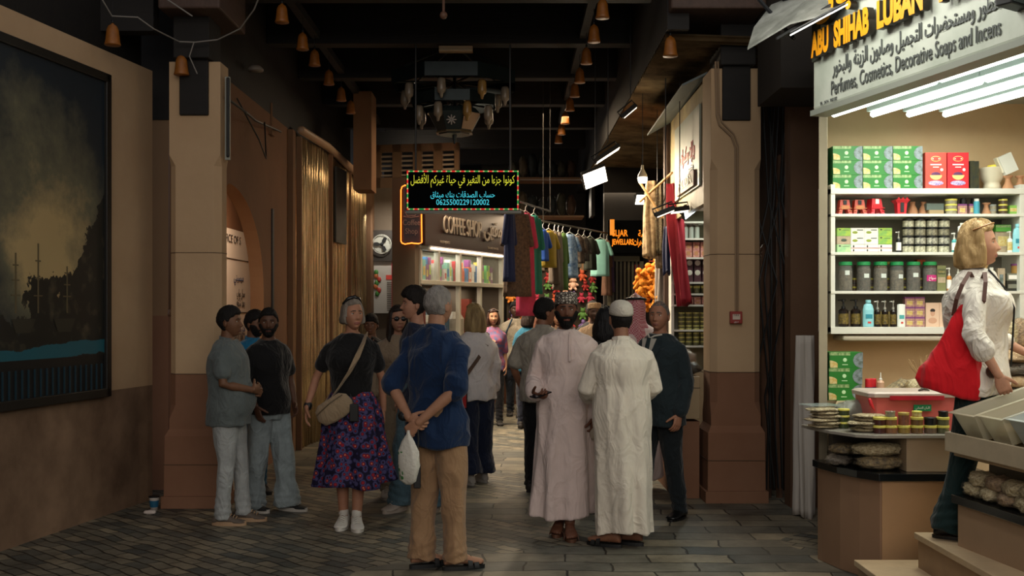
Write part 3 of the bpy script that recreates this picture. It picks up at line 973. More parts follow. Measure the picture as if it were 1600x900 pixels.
# ---------------------------------------------------------------- the incense shop on the right
# sign board over the opening
SA = Vector((1.95, 7.0, 0)); SD = Vector((.256, -1, 0)).normalized(); SN = Vector((-SD.y*-1, SD.x*-1, 0))
SN = Vector((0, 0, 1)).cross(SD); SN = SN if SN.x < 0 else -SN      # towards the corridor
def sp(u, z, out=0.0):
    p = SA+SD*u+SN*out; return Vector((p.x, p.y, z))
sign = empty('shop_sign', sp(0, 2.93), 0, 'long white sign board over the incense shop with yellow raised letters', 'sign')
iv = Matrix.Translation(-sign.location)
def sbox(mb, u0, u1, z0, z1, o0, o1, mi=0):
    ps = [sp(u0, 0, o0), sp(u1, 0, o0), sp(u1, 0, o1), sp(u0, 0, o1)]
    mb.prism([(p.x-sign.location.x, p.y-sign.location.y) for p in ps], z0-2.93, z1-2.93, mi); return mb
sbox(MB(), -.03, 2.6, 2.935, 4.3, -.10, 0).build('board', mat('sign_white', 'c9cfc2', .45, var=.10, vscale=2.5, col2='aab3a4'), sign, bevel=.02, fix=True)
sbox(MB(), -.04, 2.6, 2.905, 2.94, -.11, .012).build('lower_edge', mat('sign_edge', '8f9489', .5), sign, fix=True)
GREYT = mat('sign_grey_text', '565b58', .6); YEL = mat('sign_yellow', 'f2a21c', .4); YSIDE = mat('sign_letter_side', '2b2116', .5)
def stext(name, s, u, z, size, m, ext, fit, bold=0, out=.004, align='LEFT', side=None, label=None):
    o = lettering(name, s, size, m, sign, iv @ plane_M(sp(u, z, out+ext), SD), ext, fit, bold, align, mside=side)
    if label: o['label'] = label
    return o
stext('black_lettering', 'Perfumes, Cosmetics, Decorative Soaps and Incens', .205, 2.995, .125, GREYT, .002, 1.55, .0004, label='condensed grey English line')
stext('arabic_lettering', arabic('العطور ومستحضرات التجميل وصابون الزينة والبخور'), .22, 3.125, .125, GREYT, .002, 1.56, .0012, label='thin grey Arabic line')
for w_, u0, u1 in (('ABU', .06, .27), ('SHIHAB', .33, .71), ('LUBAN', .79, 1.22), ('TRA', 1.32, 1.62), ('DING', 1.63, 2.0)):
    stext('raised_lettering', w_, u0, 3.265, .205, YEL, .022, u1-u0, .011, .02, side=YSIDE)
for w_, u0, u1, z_ in (('اللبان', .09, .82, 3.52), ('تجارة', .84, 1.42, 3.52)):
    stext('raised_arabic_lettering', arabic(w_), u0, z_, .30, YEL, .022, u1-u0, .011, .02, side=YSIDE)
stext('small_print', 'TEL : 24714 - 99321202', .07, 2.955, .03, GREYT, .001, .20)
sbox(MB(), -.02, .07, 3.25, 3.6, .002, .012).build('torn_backing', mat('torn_backing', '4a4f42', .8, var=.6, vscale=12), sign)

# fluorescent tubes under the shop ceiling
TUBE = mat('tube_glow', 'ffffff', .3, emit='eafaf2', estr=5.5)
HOUS = mat('tube_housing', 'b8c4be', .45)
tube0 = None; k_ = 0
for r_, (x0, words) in enumerate(((2.29, 'in row by sign board'), (2.57, 'in second row'), (2.83, 'in third row'), (3.09, 'in last row'))):
    for q, (d0, where) in enumerate(((7.85, 'end by the back wall'), (6.66, 'middle length'), (5.40, 'length nearest the street'))):
        loc = (x0+.256*(7.92-d0), d0, 3.06); lab = 'glowing fluorescent tube %s, %s' % (words, where)
        if tube0 is None:
            tube0 = empty('fluorescent_light', loc, math.atan2(SD.y, SD.x), lab, 'light', 'fluorescent tubes in the incense shop')
            MB().box((0, -.035, .02), (1.22, .035, .10)).build('housing', HOUS, tube0, bevel=.004)
            MB().tube([(.03, 0, 0), (1.19, 0, 0)], .022, 12).build('tube', TUBE, tube0, smooth=True)
        else:
            dup(tube0, loc, None, lab)
        if q < 2:
            pass
area('shop_tubes_light', (2.95, 6.6, 3.0), 2.2, 47, (.98, 1.0, .86), (0, 0, 0), sy=1.0).rotation_euler = (0, 0, math.atan2(SD.y, SD.x))

# wall shelves
SH = empty('shelf_unit', (2.32, 7.85, 1.48), 0, 'white wall shelf unit packed with soaps, jars and boxes in the lit shop', 'shelf')
b = MB(); b.box((-.02, 0, .01), (.012, .32, 1.08)); b.build('side_board', WHITE, SH, bevel=.002)
MB().box((1.345, 0, .01), (1.38, .32, 1.08)).build('side_board', WHITE, SH, bevel=.002)
MB().box((0, .295, .05), (1.36, .318, 1.07)).build('back_board', mat('shelf_back', '8d897c', .7), SH)
ZS = [1.53, 1.79, 2.07, 2.347, 2.53]
for i, z in enumerate(ZS):
    th = .05 if i in (0,) else .02
    MB().box((-.02, -.004, z-1.48-th-(.02 if i == 4 else 0)), (1.38, .30, z-1.48)).build('shelf_board', WHITE, SH, bevel=.002)
MB().box((.07, .01, -.05), (.9, .28, -.012)).build('cloth_lining', mat('lining', 'c8bfae', .8), SH, bevel=.02)

def item(name, cat, mb, mats, loc, label, group=None, rz=0, smooth=False, bevel=0.0):
    o = mb.build(name, mats, None, loc, rz, smooth=smooth, bevel=bevel)
    return tag(o, label, cat, group)
def px_x(px, d): return (px-800)*d/F
ORD = ['first', 'second', 'third', 'fourth', 'fifth', 'sixth', 'seventh', 'eighth', 'ninth', 'tenth', 'eleventh', 'twelfth']
G1 = mat('box_green', '1c7424', .45); G2 = mat('box_dark_green', '1f6a30', .45); GP = mat('box_print_pale', 'a8c088', .5, var=.5, vscale=60, col2='3f7030')
PHO = mat('box_photo', '3c4a34', .5, var=.6, vscale=30, col2='8c9aa4'); LEM = mat('box_lemon_print', 'd8d0a0', .5, var=.3, vscale=50, col2='c09a34'); GW = mat('box_emblem', 'b9e0b0', .5)
def tea_box(w=.213, h=.103, d=.15):
    mb = MB().box((0, 0, 0), (w, d, h), 0)
    e = .0012
    mb.box((.0, -e, h*.80), (w*.62, .001, h), 2)
    # oval picture at the right end
    pts = [(w-.07*w*4.2*math.sin(math.pi*q/14)*1.0, h*.5-h*.5*math.cos(math.pi*q/14)) for q in range(15)]+[]
    vs = [(x, -e*1.5, z) for x, z in pts]+[(w, -e*1.5, h), (w, -e*1.5, 0)]
    mb.add(vs, [tuple(range(len(vs)-1, -1, -1))], 3)
    pts = [(.0+w*.24*min(1, 1.25*math.cos(math.pi/2*q/8)), h*.45*math.sin(math.pi/2*q/8)+.004) for q in range(9)]
    vs = [(x, -e*1.5, z) for x, z in pts]+[(0.004, -e*1.5, .004)]
    mb.add(vs, [tuple(range(len(vs)))], 4)
    mb.ball((w*.46, -e, h*.52), (.014, .001, .014), 5, 12); mb.box((w*.38, -e, h*.20), (w*.55, .001, h*.25), 5)
    mb.box((-.0012, .0, .0), (.001, d, h), 1)
    return mb
TB = [G1, G2, GP, PHO, LEM, GW]
tb0 = None
rows_ = ['bottom', 'middle', 'top']
for r in range(3):
    for c in range(3):
        loc = (px_x(1301.5, 7.9)+c*.2185, 7.9, 2.531+r*.1045)
        lab = 'green tea box in the %s layer on the top shelf, %s from the jamb' % (rows_[r], ORD[c])
        if tb0 is None: tb0 = item('tea_box', 'box', tea_box(), TB, loc, lab, 'green tea boxes on the top shelf')
        else: dup(tb0, loc, None, lab)
RED = mat('box_red', 'c8202c', .4); REDP = mat('box_red_faded', 'd2483c', .5); GOLD = mat('gold_print', 'e6c27a', .5); PUR = mat('purple_print', '5b2c5c', .5, var=.3); WP = mat('white_print', 'f0ece6', .5); LIL = mat('lilac_print', 'cfc4e8', .5, var=.6, vscale=70, col2='5b4a92')
def saffron(m):
    w, h, d = .152, .265, .09
    mb = MB().box((0, 0, 0), (w, d, h), 0)
    mb.ball((w/2, 0, h*.83), (.036, .0015, .020), 1, 18); mb.ball((w/2, -.0008, h*.83), (.032, .0015, .016), 0, 18)
    mb.box((w*.33, -.002, h*.815), (w*.67, .001, h*.84), 3)
    mb.box((w*.24, -.0015, h*.655), (w*.76, .001, h*.685), 3); mb.box((w*.36, -.0015, h*.59), (w*.64, .001, h*.61), 3)
    mb.ball((w*.78, 0, h*.53), (.011, .0015, .011), 3, 12)
    mb.ball((w/2, 0, h*.40), (.034, .002, .018), 2, 16)
    vs = [(w/2+.044*math.cos(a), -.0025, h*.38+.034*math.sin(a)) for a in [math.pi+math.pi*q/12 for q in range(13)]]
    mb.add(vs, [tuple(range(len(vs)))], 1)
    mb.ball((w/2, 0, h*.165), (.055, .002, .018), 4, 20)
    return mb, [m, GOLD, PUR, WP, LIL]
for k, (x, m, lab) in enumerate(((px_x(1446, 7.9), REDP, 'faded red saffron box beside the green tea boxes'), (px_x(1480.5, 7.9), RED, 'bright red saffron box, right next to the faded one'))):
    mb, ms = saffron(m); item('saffron_box', 'box', mb, ms, (x, 7.9, 2.531), lab, None, rz=-.03*k)
DKC = mat('carton_black', '1c2626', .35, var=.3, vscale=30, col2='3c3a20')
item('tall_carton', 'box', MB().box((0, 0, 0), (.032, .06, .205)).box((.033, 0, 0), (.064, .06, .203)).box((.012, -.001, .05), (.02, .001, .15)), DKC, (px_x(1516, 7.9), 7.9, 2.531), 'slim black cosmetic carton pair beside the red saffron boxes')
CER = mat('ceramic_cream', 'd6cbb4', .4, var=.08)
o = item('ceramic_burner', 'burner', MB().lathe([(.060, 0), (.062, .03), (.055, .05), (.060, .06), (.082, .09), (.09, .16), (.092, .165), (.084, .165), (.078, .10)], n=28), CER, (px_x(1550, 8.0), 8.0, 2.531), 'big cream ceramic incense burner on the top shelf', smooth=True)
MB().lathe([(.02, .166), (.05, .17), (.045, .185), (.01, .19)], (.015, 0, 0), n=16).build('yellow_lid', mat('yellow_plastic', 'e8d23a', .4), o)
item('white_box', 'box', MB().cbox((0, 0, 0), (.10, .06, .14), 0, Matrix.Rotation(-.42, 3, 'Y')).cbox((-.055, .01, -.01), (.012, .05, .12), 1, Matrix.Rotation(-.42, 3, 'Y')), [WHITE, CER], (px_x(1573, 7.92), 7.92, 2.715), 'white carton tilted over the clay burners')
CLAY = mat('terracotta', 'b98560', .7, var=.15)
def burner(s=1.0):
    return MB().lathe([(.042*s, 0), (.040*s, .012*s), (.024*s, .045*s), (.018*s, .07*s), (.020*s, .082*s), (.036*s, .095*s), (.034*s, .10*s), (.02*s, .094*s)], n=18)
item('clay_burner', 'burner', burner(1.0), CLAY, (px_x(1575, 7.93), 7.93, 2.531), 'small clay incense burner under the tilted white carton', smooth=True)
item('clay_burner', 'burner', burner(1.0), CLAY, (px_x(1594, 7.93), 7.93, 2.531), 'small clay incense burner at the end of the top shelf', smooth=True)
# second shelf
Z = 2.348
REDW = mat('red_burner_paint', 'b8402c', .5); ORW = mat('orange_wood', 'b8764a', .6)
def house_burner():
    mb = MB(); a, t, h = .050, .032, .105
    for sx in (-1, 1):
        for sy in (-1, 1):
            mb.add([(sx*a, sy*a, 0), (sx*(a-.024), sy*a, 0), (sx*(a-.024), sy*(a-.024), 0), (sx*a, sy*(a-.024), 0), (sx*t*1.05, sy*t*1.05, h*.5), (sx*.012, sy*t*1.05, h*.5), (sx*.012, sy*.01, h*.5), (sx*t*1.05, sy*.01, h*.5)],
                   [(0,1,2,3), (7,6,5,4), (0,4,5,1), (1,5,6,2), (2,6,7,3), (3,7,4,0)], 0)
    mb.rings([[(-.040, -.040, h*.34), (.040, -.040, h*.34), (.040, .040, h*.34), (-.040, .040, h*.34)], [(-t, -t, h), (t, -t, h), (t, t, h), (-t, t, h)]], 0)
    mb.box((-.012, -.0405, h*.66), (.012, -.034, h*.96), 2); mb.box((-.03, -.0425, h*.34), (.03, -.038, h*.60), 1)
    for z in (.02, .04): mb.box((-a+.002, -a-.001, z), (-a+.022, -a+.004, z+.004), 1); mb.box((a-.022, -a-.001, z), (a-.002, -a+.004, z+.004), 1)
    return mb
hb = item('incense_stand', 'burner', house_burner(), [REDW, ORW, BLACK], (px_x(1318, 7.93), 7.93, Z), 'painted red and tan incense stand at the end by the jamb', 'house shaped incense stands')
hb2 = dup(hb, (px_x(1341, 7.93), 7.93, Z), 0, 'painted red and tan incense stand between its two neighbours')
hb3 = item('incense_stand', 'burner', house_burner(), [mat('bright_red_paint', 'c82430', .4), RED, WP], (px_x(1366, 7.93), 7.93, Z), 'brighter red incense stand with a white disc', 'house shaped incense stands', rz=.2); hb3.scale = (1.1, 1.1, 1.08)
mb = MB().rings([[(-.03, -.03, 0), (.03, -.03, 0), (.03, .03, 0), (-.03, .03, 0)], [(-.036, -.036, .08), (.036, -.036, .08), (.036, .036, .08), (-.036, .036, .08)], [(-.055, -.05, .105), (.055, -.05, .105), (.055, .05, .105), (-.055, .05, .105)]])
for sx in (-1, 0, 1): mb.add([(sx*.03-.018, -.05, .10), (sx*.03+.018, -.05, .10), (sx*.03, -.054, .125)], [(0, 1, 2)], 0)
mb.box((-.013, -.0395, .015), (.013, -.03, .085), 1)
item('crown_burner', 'burner', mb, [mat('bright_red_paint', 'c82430', .4), BLACK], (px_x(1407, 7.93), 7.93, Z), 'red and black incense burner with a crown shaped rim')
for px, lab in ((1426, 'clay pot with narrow neck beside the crown shaped burner'), (1443, 'clay pot with narrow neck beside the grey carton')):
    item('clay_pot', 'pot', MB().lathe([(.034, 0), (.038, .02), (.030, .05), (.016, .075), (.020, .10), (.014, .10)], n=16), CLAY, (px_x(px, 8.0), 8.0, Z), lab, smooth=True)
item('grey_carton', 'box', MB().box((0, 0, .033), (.125, .10, .082), 0).box((.015, -.01, 0), (.12, .10, .033), 1), [mat('carton_grey', '5c6862', .6), mat('carton_tan', 'a08a66', .6)], (px_x(1448, 7.93), 7.93, Z), 'flat grey carton lying on a tan one on the second shelf')
JB = mat('jar_brown', '5a4632', .3, var=.5, vscale=60); JY = mat('lid_yellow', 'd8cf62', .4); JG = mat('jar_clear', '9a937c', .15, var=.3, vscale=50); JK = mat('lid_black', '161819', .35); JR = mat('jar_rose', '8e5a44', .3, var=.4, vscale=60)
def tub(r=.028, h=.038, lid=.012, body=JB, lidm=JY, n=18):
    mb = MB().lathe([(r*.94, 0), (r, .003), (r, h-lid), (r*.9, h-lid)], n=n, mi=0)
    mb.lathe([(r*1.04, h-lid), (r*1.06, h-lid+.002), (r*1.06, h-.002), (r*1.0, h)], n=n, mi=1)
    return mb, [body, lidm]
def tubs(px, d, z, n, label, body=JB, lidm=JY, r=.028, h=.038, group=None, lid=.012):
    words = ['bottom', 'second', 'third', 'fourth', 'fifth'] if n > 2 else ['lower', 'upper']
    for k in range(n):
        mb, ms = tub(r, h, lid, body, lidm)
        item('jar', 'jar', mb, ms, (px_x(px, d), d, z+k*h), (label % words[k]) if '%s' in label else label, group, smooth=False)
tubs(1486, 7.92, Z, 3, '%s yellow-lidded tub of the stack beside the grey carton', JG, JY, .040, .037)
PKB = mat('box_rose_print', 'c49a7a', .5, var=.4, vscale=45, col2='7a4a70'); PKT = mat('box_purple_top', '7a3f78', .5)
def soap_box(w, h, d=.05): return MB().box((0, 0, 0), (w, d, h*.82), 0).box((0, 0, h*.82), (w, d, h), 1).box((w*.2, -.001, h*.2), (w*.8, .001, h*.6), 2)
for px, w in ((1497, .065), (1515, .034)):
    item('soap_box', 'box', soap_box(w, .075), [PKB, PKT, LEM], (px_x(px, 7.9), 7.9, Z), 'rose and purple soap box under the black jars, %s' % ('wider one' if w > .05 else 'narrow one'))
for px, lab in ((1502, 'near the tubs'), (1519, 'near the blue can')):
    item('black_jar', 'jar', MB().lathe([(.022, 0), (.024, .004), (.024, .03), (.02, .034), (.02, .044)], n=14), JK, (px_x(px+3, 7.93), 7.93, Z+.0755), 'small black jar standing on a soap box '+lab)
item('blue_can', 'can', MB().lathe([(.020, 0), (.021, .003), (.021, .085), (.017, .092), (.017, .11)], n=16, mis=[0, 0, 0, 1, 1]), [mat('can_blue', '3f93a8', .4), WHITE], (px_x(1526, 7.88), 7.88, Z), 'light blue spray can on the second shelf', smooth=False)
item('clay_burner', 'burner', burner(.85), CLAY, (px_x(1541, 7.93), 7.93, Z), 'squat clay burner beside the blue can', smooth=True)
tubs(1551.5, 7.92, Z, 2, '%s grey-lidded jar beside the squat clay burner', JG, mat('lid_grey', '8a8f8c', .4), .022, .036)
tubs(1567, 7.92, Z, 3, '%s black-bodied jar of the stack near the shelf end', JB, JY, .030, .037)
item('green_carton', 'box', MB().box((0, 0, 0), (.075, .08, .065), 0).box((.0, -.001, .02), (.05, .001, .045), 1), [mat('carton_leaf', '7fb04a', .5), LEM], (px_x(1578, 7.9), 7.9, Z), 'light green carton at the end of the second shelf')
# third shelf
Z = 2.071
YG = mat('box_yellow_green', 'b5c83a', .45, var=.5, vscale=12, col2='4f9a5a'); WB = mat('box_white', 'e2e0d8', .5); OV = mat('olive_print', '8a9a3a', .5); RL = mat('red_line', 'a83c30', .5); CRM = mat('box_cream_print', 'b9a68c', .5, var=.3, vscale=40)
w3 = .0985
lay = {(0, 0): 'g2', (0, 1): 'wc', (0, 2): 'yg', (3, 1): 'yg', (3, 2): 'yg'}
for c in range(4):
    for r in range(3):
        k = lay.get((c, r), 'w'); h = .0585
        x = px_x(1308, 7.9)+c*(w3+.0015); z = Z+r*(h+.001)
        if c in (1, 2, 3) and r == 0:
            for q in range(2):
                mb = MB().box((0, 0, 0), (w3, .07, h/2-.001), 0).box((0, -.001, 0), (w3, .001, .004), 1).ball((.02, 0, .015), (.006, .001, .009), 2, 8)
                item('soap_carton', 'box', mb, [WB, RL, BLACK], (x, 7.9, Z+q*h/2), 'flat white soap carton, %s layer of the white pile, %s from the jamb' % (('lowest', 'second')[q], ORD[c]))
            continue
        mb = MB().box((0, 0, 0), (w3, .07, h), 0)
        if k == 'w': mb.ball((.03, 0, h*.45), (.020, .001, .010), 1, 12); mb.box((.045, -.001, h*.7), (w3-.01, .001, h*.8), 2)
        elif k == 'wc': mb.ball((w3/2, 0, h*.5), (.022, .001, .011), 2, 12)
        else: mb.ball((.02, 0, h*.8), (.009, .001, .006), 2, 10); mb.box((.04, -.001, h*.72), (w3-.01, .001, h*.76), 2)
        lab = {'w': 'white soap carton with an olive print', 'wc': 'beige carton with a dark oval print', 'yg': 'yellow green olive soap carton', 'g2': 'pale green olive soap carton'}[k]
        item('soap_carton', 'box', mb, [{'w': WB, 'wc': CRM, 'yg': YG, 'g2': mat('box_pale_green', 'c9d6a4', .5, var=.5, vscale=12, col2='5fae7a')}[k], OV, mat('dark_print', '3c4a3c', .5)],
             (x, 7.9, z), lab+', %s layer, %s column from the jamb' % (rows_[r], ORD[c]))
def pump_bottle(r, h, label_m, body, cap, neck=.3, n=18, hook=True):
    hb = h*.66
    mb = MB().lathe([(r*.96, 0), (r, .004), (r, hb*.88), (r*.75, hb*.96), (r*.36, hb)], n=n, mi=0)
    mb.lathe([(r*.45, hb), (r*.45, hb+h*.08), (r*.18, hb+h*.09), (r*.18, hb+h*.25), (r*.42, hb+h*.26), (r*.42, h)], n=12, mi=1)
    if hook: mb.tube([(0, 0, h-.006), (-r*1.1, -.002, h-.008)], .0045, 8, 1)
    mb.lathe([(r*1.012, h*.10), (r*1.012, h*.48)], n=n, mi=2)
    return mb, [body, cap, label_m]
CHR = mat('pump_clear', 'b8b8b0', .2, metal=.4); LBK = mat('label_black', '221c16', .5, var=.4, vscale=60, col2='8a7430')
mb, ms = pump_bottle(.019, .155, WP, JK, CHR)
item('pump_bottle', 'bottle', mb, ms, (px_x(1404, 7.93), 7.93, Z), 'slim pump bottle between the cartons and the stacked jars')
LM = [mat('jar_label_%d' % q, c, .5, var=.6, vscale=55, col2=d) for q, (c, d) in enumerate((('d8d4bc', '6a6a50'), ('9a937c', '3a3a2c'), ('c9c6b4', '2c2c28')))]
for c in range(4):
    for r in range(4):
        mb = MB().lathe([(.038, 0), (.039, .003), (.039, .044), (.036, .046)], n=18, mi=0).lathe([(.0395, .046), (.0405, .048), (.0405, .060), (.039, .061)], n=18, mi=1)
        item('cream_jar', 'jar', mb, [LM[(c*3+r*2) % 3], JK], (px_x(1418.5, 7.92)+c*.0865+.002*(r % 2), 7.92, Z+r*.0615), 'black-lidded cream jar, %s layer up, %s column from the white cartons' % (ORD[r], ORD[c]), 'stacked cream jars on the third shelf')
TEAL = mat('bottle_teal', '4fa6a8', .35); TURQ = mat('bottle_turquoise', '8fd0dc', .35); WBT = mat('bottle_white', 'e6ebe6', .35)
mb, ms = pump_bottle(.018, .14, WP, TEAL, WHITE); item('pump_bottle', 'bottle', mb, ms, (px_x(1491, 7.86), 7.86, Z), 'teal pump bottle beside the stacked cream jars')
def flat_bottle(w, h, m, lab_m=None, cap=None, sh=.18):
    mb = MB(); rs = []
    for z, k in ((0, .92), (.006, 1), (h*(1-sh), 1), (h*(1-sh*.35), .8), (h*.965, .45), (h, .42)):
        rs.append([(w/2*k*math.cos(t)*(1 if abs(math.cos(t)) < .99 else 1), w*.28*k*math.sin(t), z) for t in [2*math.pi*q/20 for q in range(20)]])
    mb.rings(rs, 0)
    if cap: mb.lathe([(w*.24, h), (w*.24, h+.018), (w*.2, h+.02)], n=12, mi=1)
    if lab_m: mb.box((-w*.30, -w*.285, h*.35), (w*.30, -w*.25, h*.52), 2); mb.box((-w*.12, -w*.287, h*.14), (w*.18, -w*.25, h*.22), 3)
    return mb, [m, cap or m, lab_m or m, REDP]
mb, ms = flat_bottle(.058, .19, WBT, TEAL, WHITE, .03); item('lotion_bottle', 'bottle', mb, ms, (px_x(1503, 7.86), 7.86, Z), 'tall white lotion bottle beside the teal pump bottle')
for q, (px, lab) in enumerate(((1532, 'darker green carton lying above the blonde woman'), (1568, 'brighter green carton near the turquoise bottle'))):
    item('green_carton', 'box', MB().box((-.055, 0, 0), (.055, .1, .05), 0).box((-.055, -.001, .03), (.055, .001, .045), 1), [mat('carton_green_%d' % q, ('7a9a3a', '54a040')[q], .5), GP], (px_x(px, 7.94), 7.94, Z+.155), lab)
    item('shelf_carton', 'box', MB().box((-.06, 0, 0), (.06, .1, .154)).box((-.04, -.001, .05), (.04, .001, .12), 1), [CRM, LEM], (px_x(px, 7.95), 7.95, Z), 'upright tan carton under the %s green one' % ('darker', 'brighter')[q])
mb, ms = pump_bottle(.019, .155, LEM, WBT, WHITE); item('pump_bottle', 'bottle', mb, ms, (px_x(1578, 7.9), 7.9, Z), 'white pump bottle in front of the woman\'s face')
mb, ms = flat_bottle(.070, .185, TURQ, mat('label_blue', '2d8aa0', .5), TURQ, .3); item('lotion_bottle', 'bottle', mb, ms, (px_x(1590, 7.88), 7.88, Z), 'turquoise lotion bottle at the end of the third shelf')
# fourth shelf: six big jars with green lids
Z = 1.791
GL = mat('lid_green', '1f8a4e', .35); HERB = mat('dried_herbs', '2a221c', .8, var=.6, vscale=50, col2='54463a', bump=.6, bscale=150)
GLS = mat('clear_plastic', 'dfe8e2', .08, alpha=.09, spec=.7)
def herb_jar(lm, contents=HERB, r=.050, h=.205):
    return contents
for k, px in enumerate((1321, 1349.5, 1375.5, 1401, 1427, 1452.5)):
    lab = 'big clear jar of dried herbs with a green lid, %s from the jamb' % ORD[k]
    if k == 5: lab = 'dark herb jar with a green lid and a magenta label'
    t = empty('herb_jar', (px_x(px, 7.92), 7.92, Z), 0, lab, 'jar', 'green-lidded herb jars on the fourth shelf')
    r = .050
    MB().lathe([(r*.9, .006), (r*.95, .01), (r*.95, .135+.02*(k % 3)), (r*.8, .15+.02*(k % 3))], n=24).build('dried_herbs', [HERB, mat('dried_roots', '3c3228', .8, var=.6, vscale=50, col2='6c5e4c', bump=.6, bscale=150)][k in (0, 2, 3)], t, smooth=False)
    MB().lathe([(r*.96, 0), (r, .006), (r, .16), (r*.86, .178), (r*.86, .19)], n=28).build('jar_body', GLS, t, smooth=True)
    MB().lathe([(r*.93, .186), (r*.96, .188), (r*.96, .208), (r*.9, .212)], n=28).build('lid', GL, t)
    lb = MB(); rs = []
    a0, a1, z0, z1 = ((-.35, .30, .115, .148), (-.25, .5, .095, .125), (-.2, .6, .095, .125), (-.05, .65, .09, .12), (-.35, .4, .10, .13), (-.75, .75, .07, .115))[k]
    vs = []
    for q in range(9):
        a = a0+(a1-a0)*q/8-math.pi/2
        vs += [((r+.0015)*math.cos(a), (r+.0015)*math.sin(a), z0), ((r+.0015)*math.cos(a), (r+.0015)*math.sin(a), z1)]
    lb.add(vs, [(2*q, 2*q+2, 2*q+3, 2*q+1) for q in range(8)])
    lo_ = lb.build('label', mat('label_magenta', 'c02878', .5) if k == 5 else mat('label_pale', 'c8d0cc', .5), t)
    if k == 5: lettering('label_writing', arabic('سواح'), .03, WP, lo_, plane_M((0, -r-.003, .085), (1, 0, 0)), .0005, .05)
for k, (px, z) in enumerate(((1351, 0), (1377, 0), (1392, 0), (1437, 0))):
    w = (.055, .05, .075, .055)[k]
    item('round_tin' if k != 3 else 'orange_carton', 'tin' if k != 3 else 'box', (MB().lathe([(w*.5, 0), (w*.52, .004), (w*.52, .018), (w*.48, .02)], n=18) if k != 3 else MB().box((-.03, -.03, 0), (.03, .03, .035))),
         [mat('tin_clear', 'a8a89c', .3), CRM, JY, mat('orange_print', 'c0501c', .5)][k], (px_x(px, 8.08), 8.08, Z+.2+.0), ['clear round tin', 'beige round tin', 'flat yellow tin', 'small orange carton'][k]+' on the cartons behind the herb jars')
item('carton_row', 'box', MB().box((0, 0, 0), (.62, .06, .198)), mat('shade_carton', '7a7364', .7, var=.3, vscale=8), (px_x(1338, 8.05), 8.05, Z), 'long brown carton standing behind the herb jars')
for k in range(5):
    for q in range(2):
        mb, ms = tub(.016, .034, .012, JB, mat('lid_lime', 'b9b03c', .4), 12)
        item('spice_pot', 'jar', mb, ms, (px_x((1335, 1362, 1388, 1414, 1439)[k], 7.99), 7.99, Z+(0, .062)[q]+(.02 if q == 0 else 0)-.02*(q == 0)), 'tiny lime-lidded pot in gap %d between the herb jars, %s one' % (k+1, ('lower', 'upper')[q]), 'tiny pots between the herb jars')
        if q == 0: item('spice_pot', 'jar', *[x for x in [tub(.016, .027, .008, JB, JK, 12)][0]][0:2], (px_x((1335, 1362, 1388, 1414, 1439)[k], 7.99), 7.99, Z+.0345), 'tiny black-lidded pot in gap %d between the herb jars' % (k+1), 'tiny pots between the herb jars')
mb = MB().box((0, 0, 0), (.062, .06, .185), 0).box((.004, -.001, .12), (.058, .001, .16), 1).box((.004, -.001, .06), (.058, .001, .10), 2)
go_ = item('olive_carton', 'box', mb, [mat('carton_olive', '76784e', .5), mat('olive_dark', '4d5434', .5), CRM], (px_x(1464.5, 7.9), 7.9, Z), 'olive green upright carton after the herb jars')
lettering('label_writing', 'GOLD', .02, LEM, go_, plane_M((.031, -.002, .132), (1, 0, 0)), .0005, .045)
AMB = mat('bottle_amber', 'b8742c', .3)
mb, ms = pump_bottle(.017, .17, WP, AMB, WHITE); item('pump_bottle', 'bottle', mb, ms, (px_x(1483, 7.9), 7.9, Z), 'amber bottle with white pump beside the olive carton')
mb, ms = pump_bottle(.02, .19, WP, WBT, WHITE); item('pump_bottle', 'bottle', mb, ms, (px_x(1497, 7.92), 7.92, Z), 'clear bottle with white pump partly behind the white blouse')
mb, ms = flat_bottle(.060, .15, WBT, TEAL, WHITE, .1); item('lotion_bottle', 'bottle', mb, ms, (px_x(1549, 7.9), 7.9, Z), 'white lotion bottle beside the blonde woman\'s neck')
item('slim_carton', 'box', MB().box((0, 0, 0), (.05, .05, .165), 0).box((.012, -.001, .02), (.038, .001, .12), 1), [CRM, PHO], (px_x(1559, 7.9), 7.9, Z), 'slim beige carton beside the white lotion bottle', rz=-.15)
item('black_carton', 'box', MB().box((0, 0, 0), (.115, .08, .075), 0).box((.01, -.001, .02), (.105, .001, .05), 1), [mat('carton_black2', '23241f', .4), mat('grey_print', '7a7a6c', .5)], (px_x(1573, 7.9), 7.9, Z), 'black carton under the grey lettered one')
item('lettered_carton', 'box', MB().box((0, 0, 0), (.11, .08, .052), 0).box((.01, -.001, .01), (.10, .001, .04), 1), [mat('grey_print', '7a7a6c', .5), WP], (px_x(1574, 7.9), 7.9, Z+.0755), 'grey lettered carton lying on the black one')
mb, ms = tub(.036, .07, .014, mat('jar_gold', 'b48a4a', .4, var=.3), PKT); item('jar', 'jar', mb, ms, (px_x(1588, 7.93), 7.93, Z+.128), 'purple-lidded golden jar on the grey lettered carton')
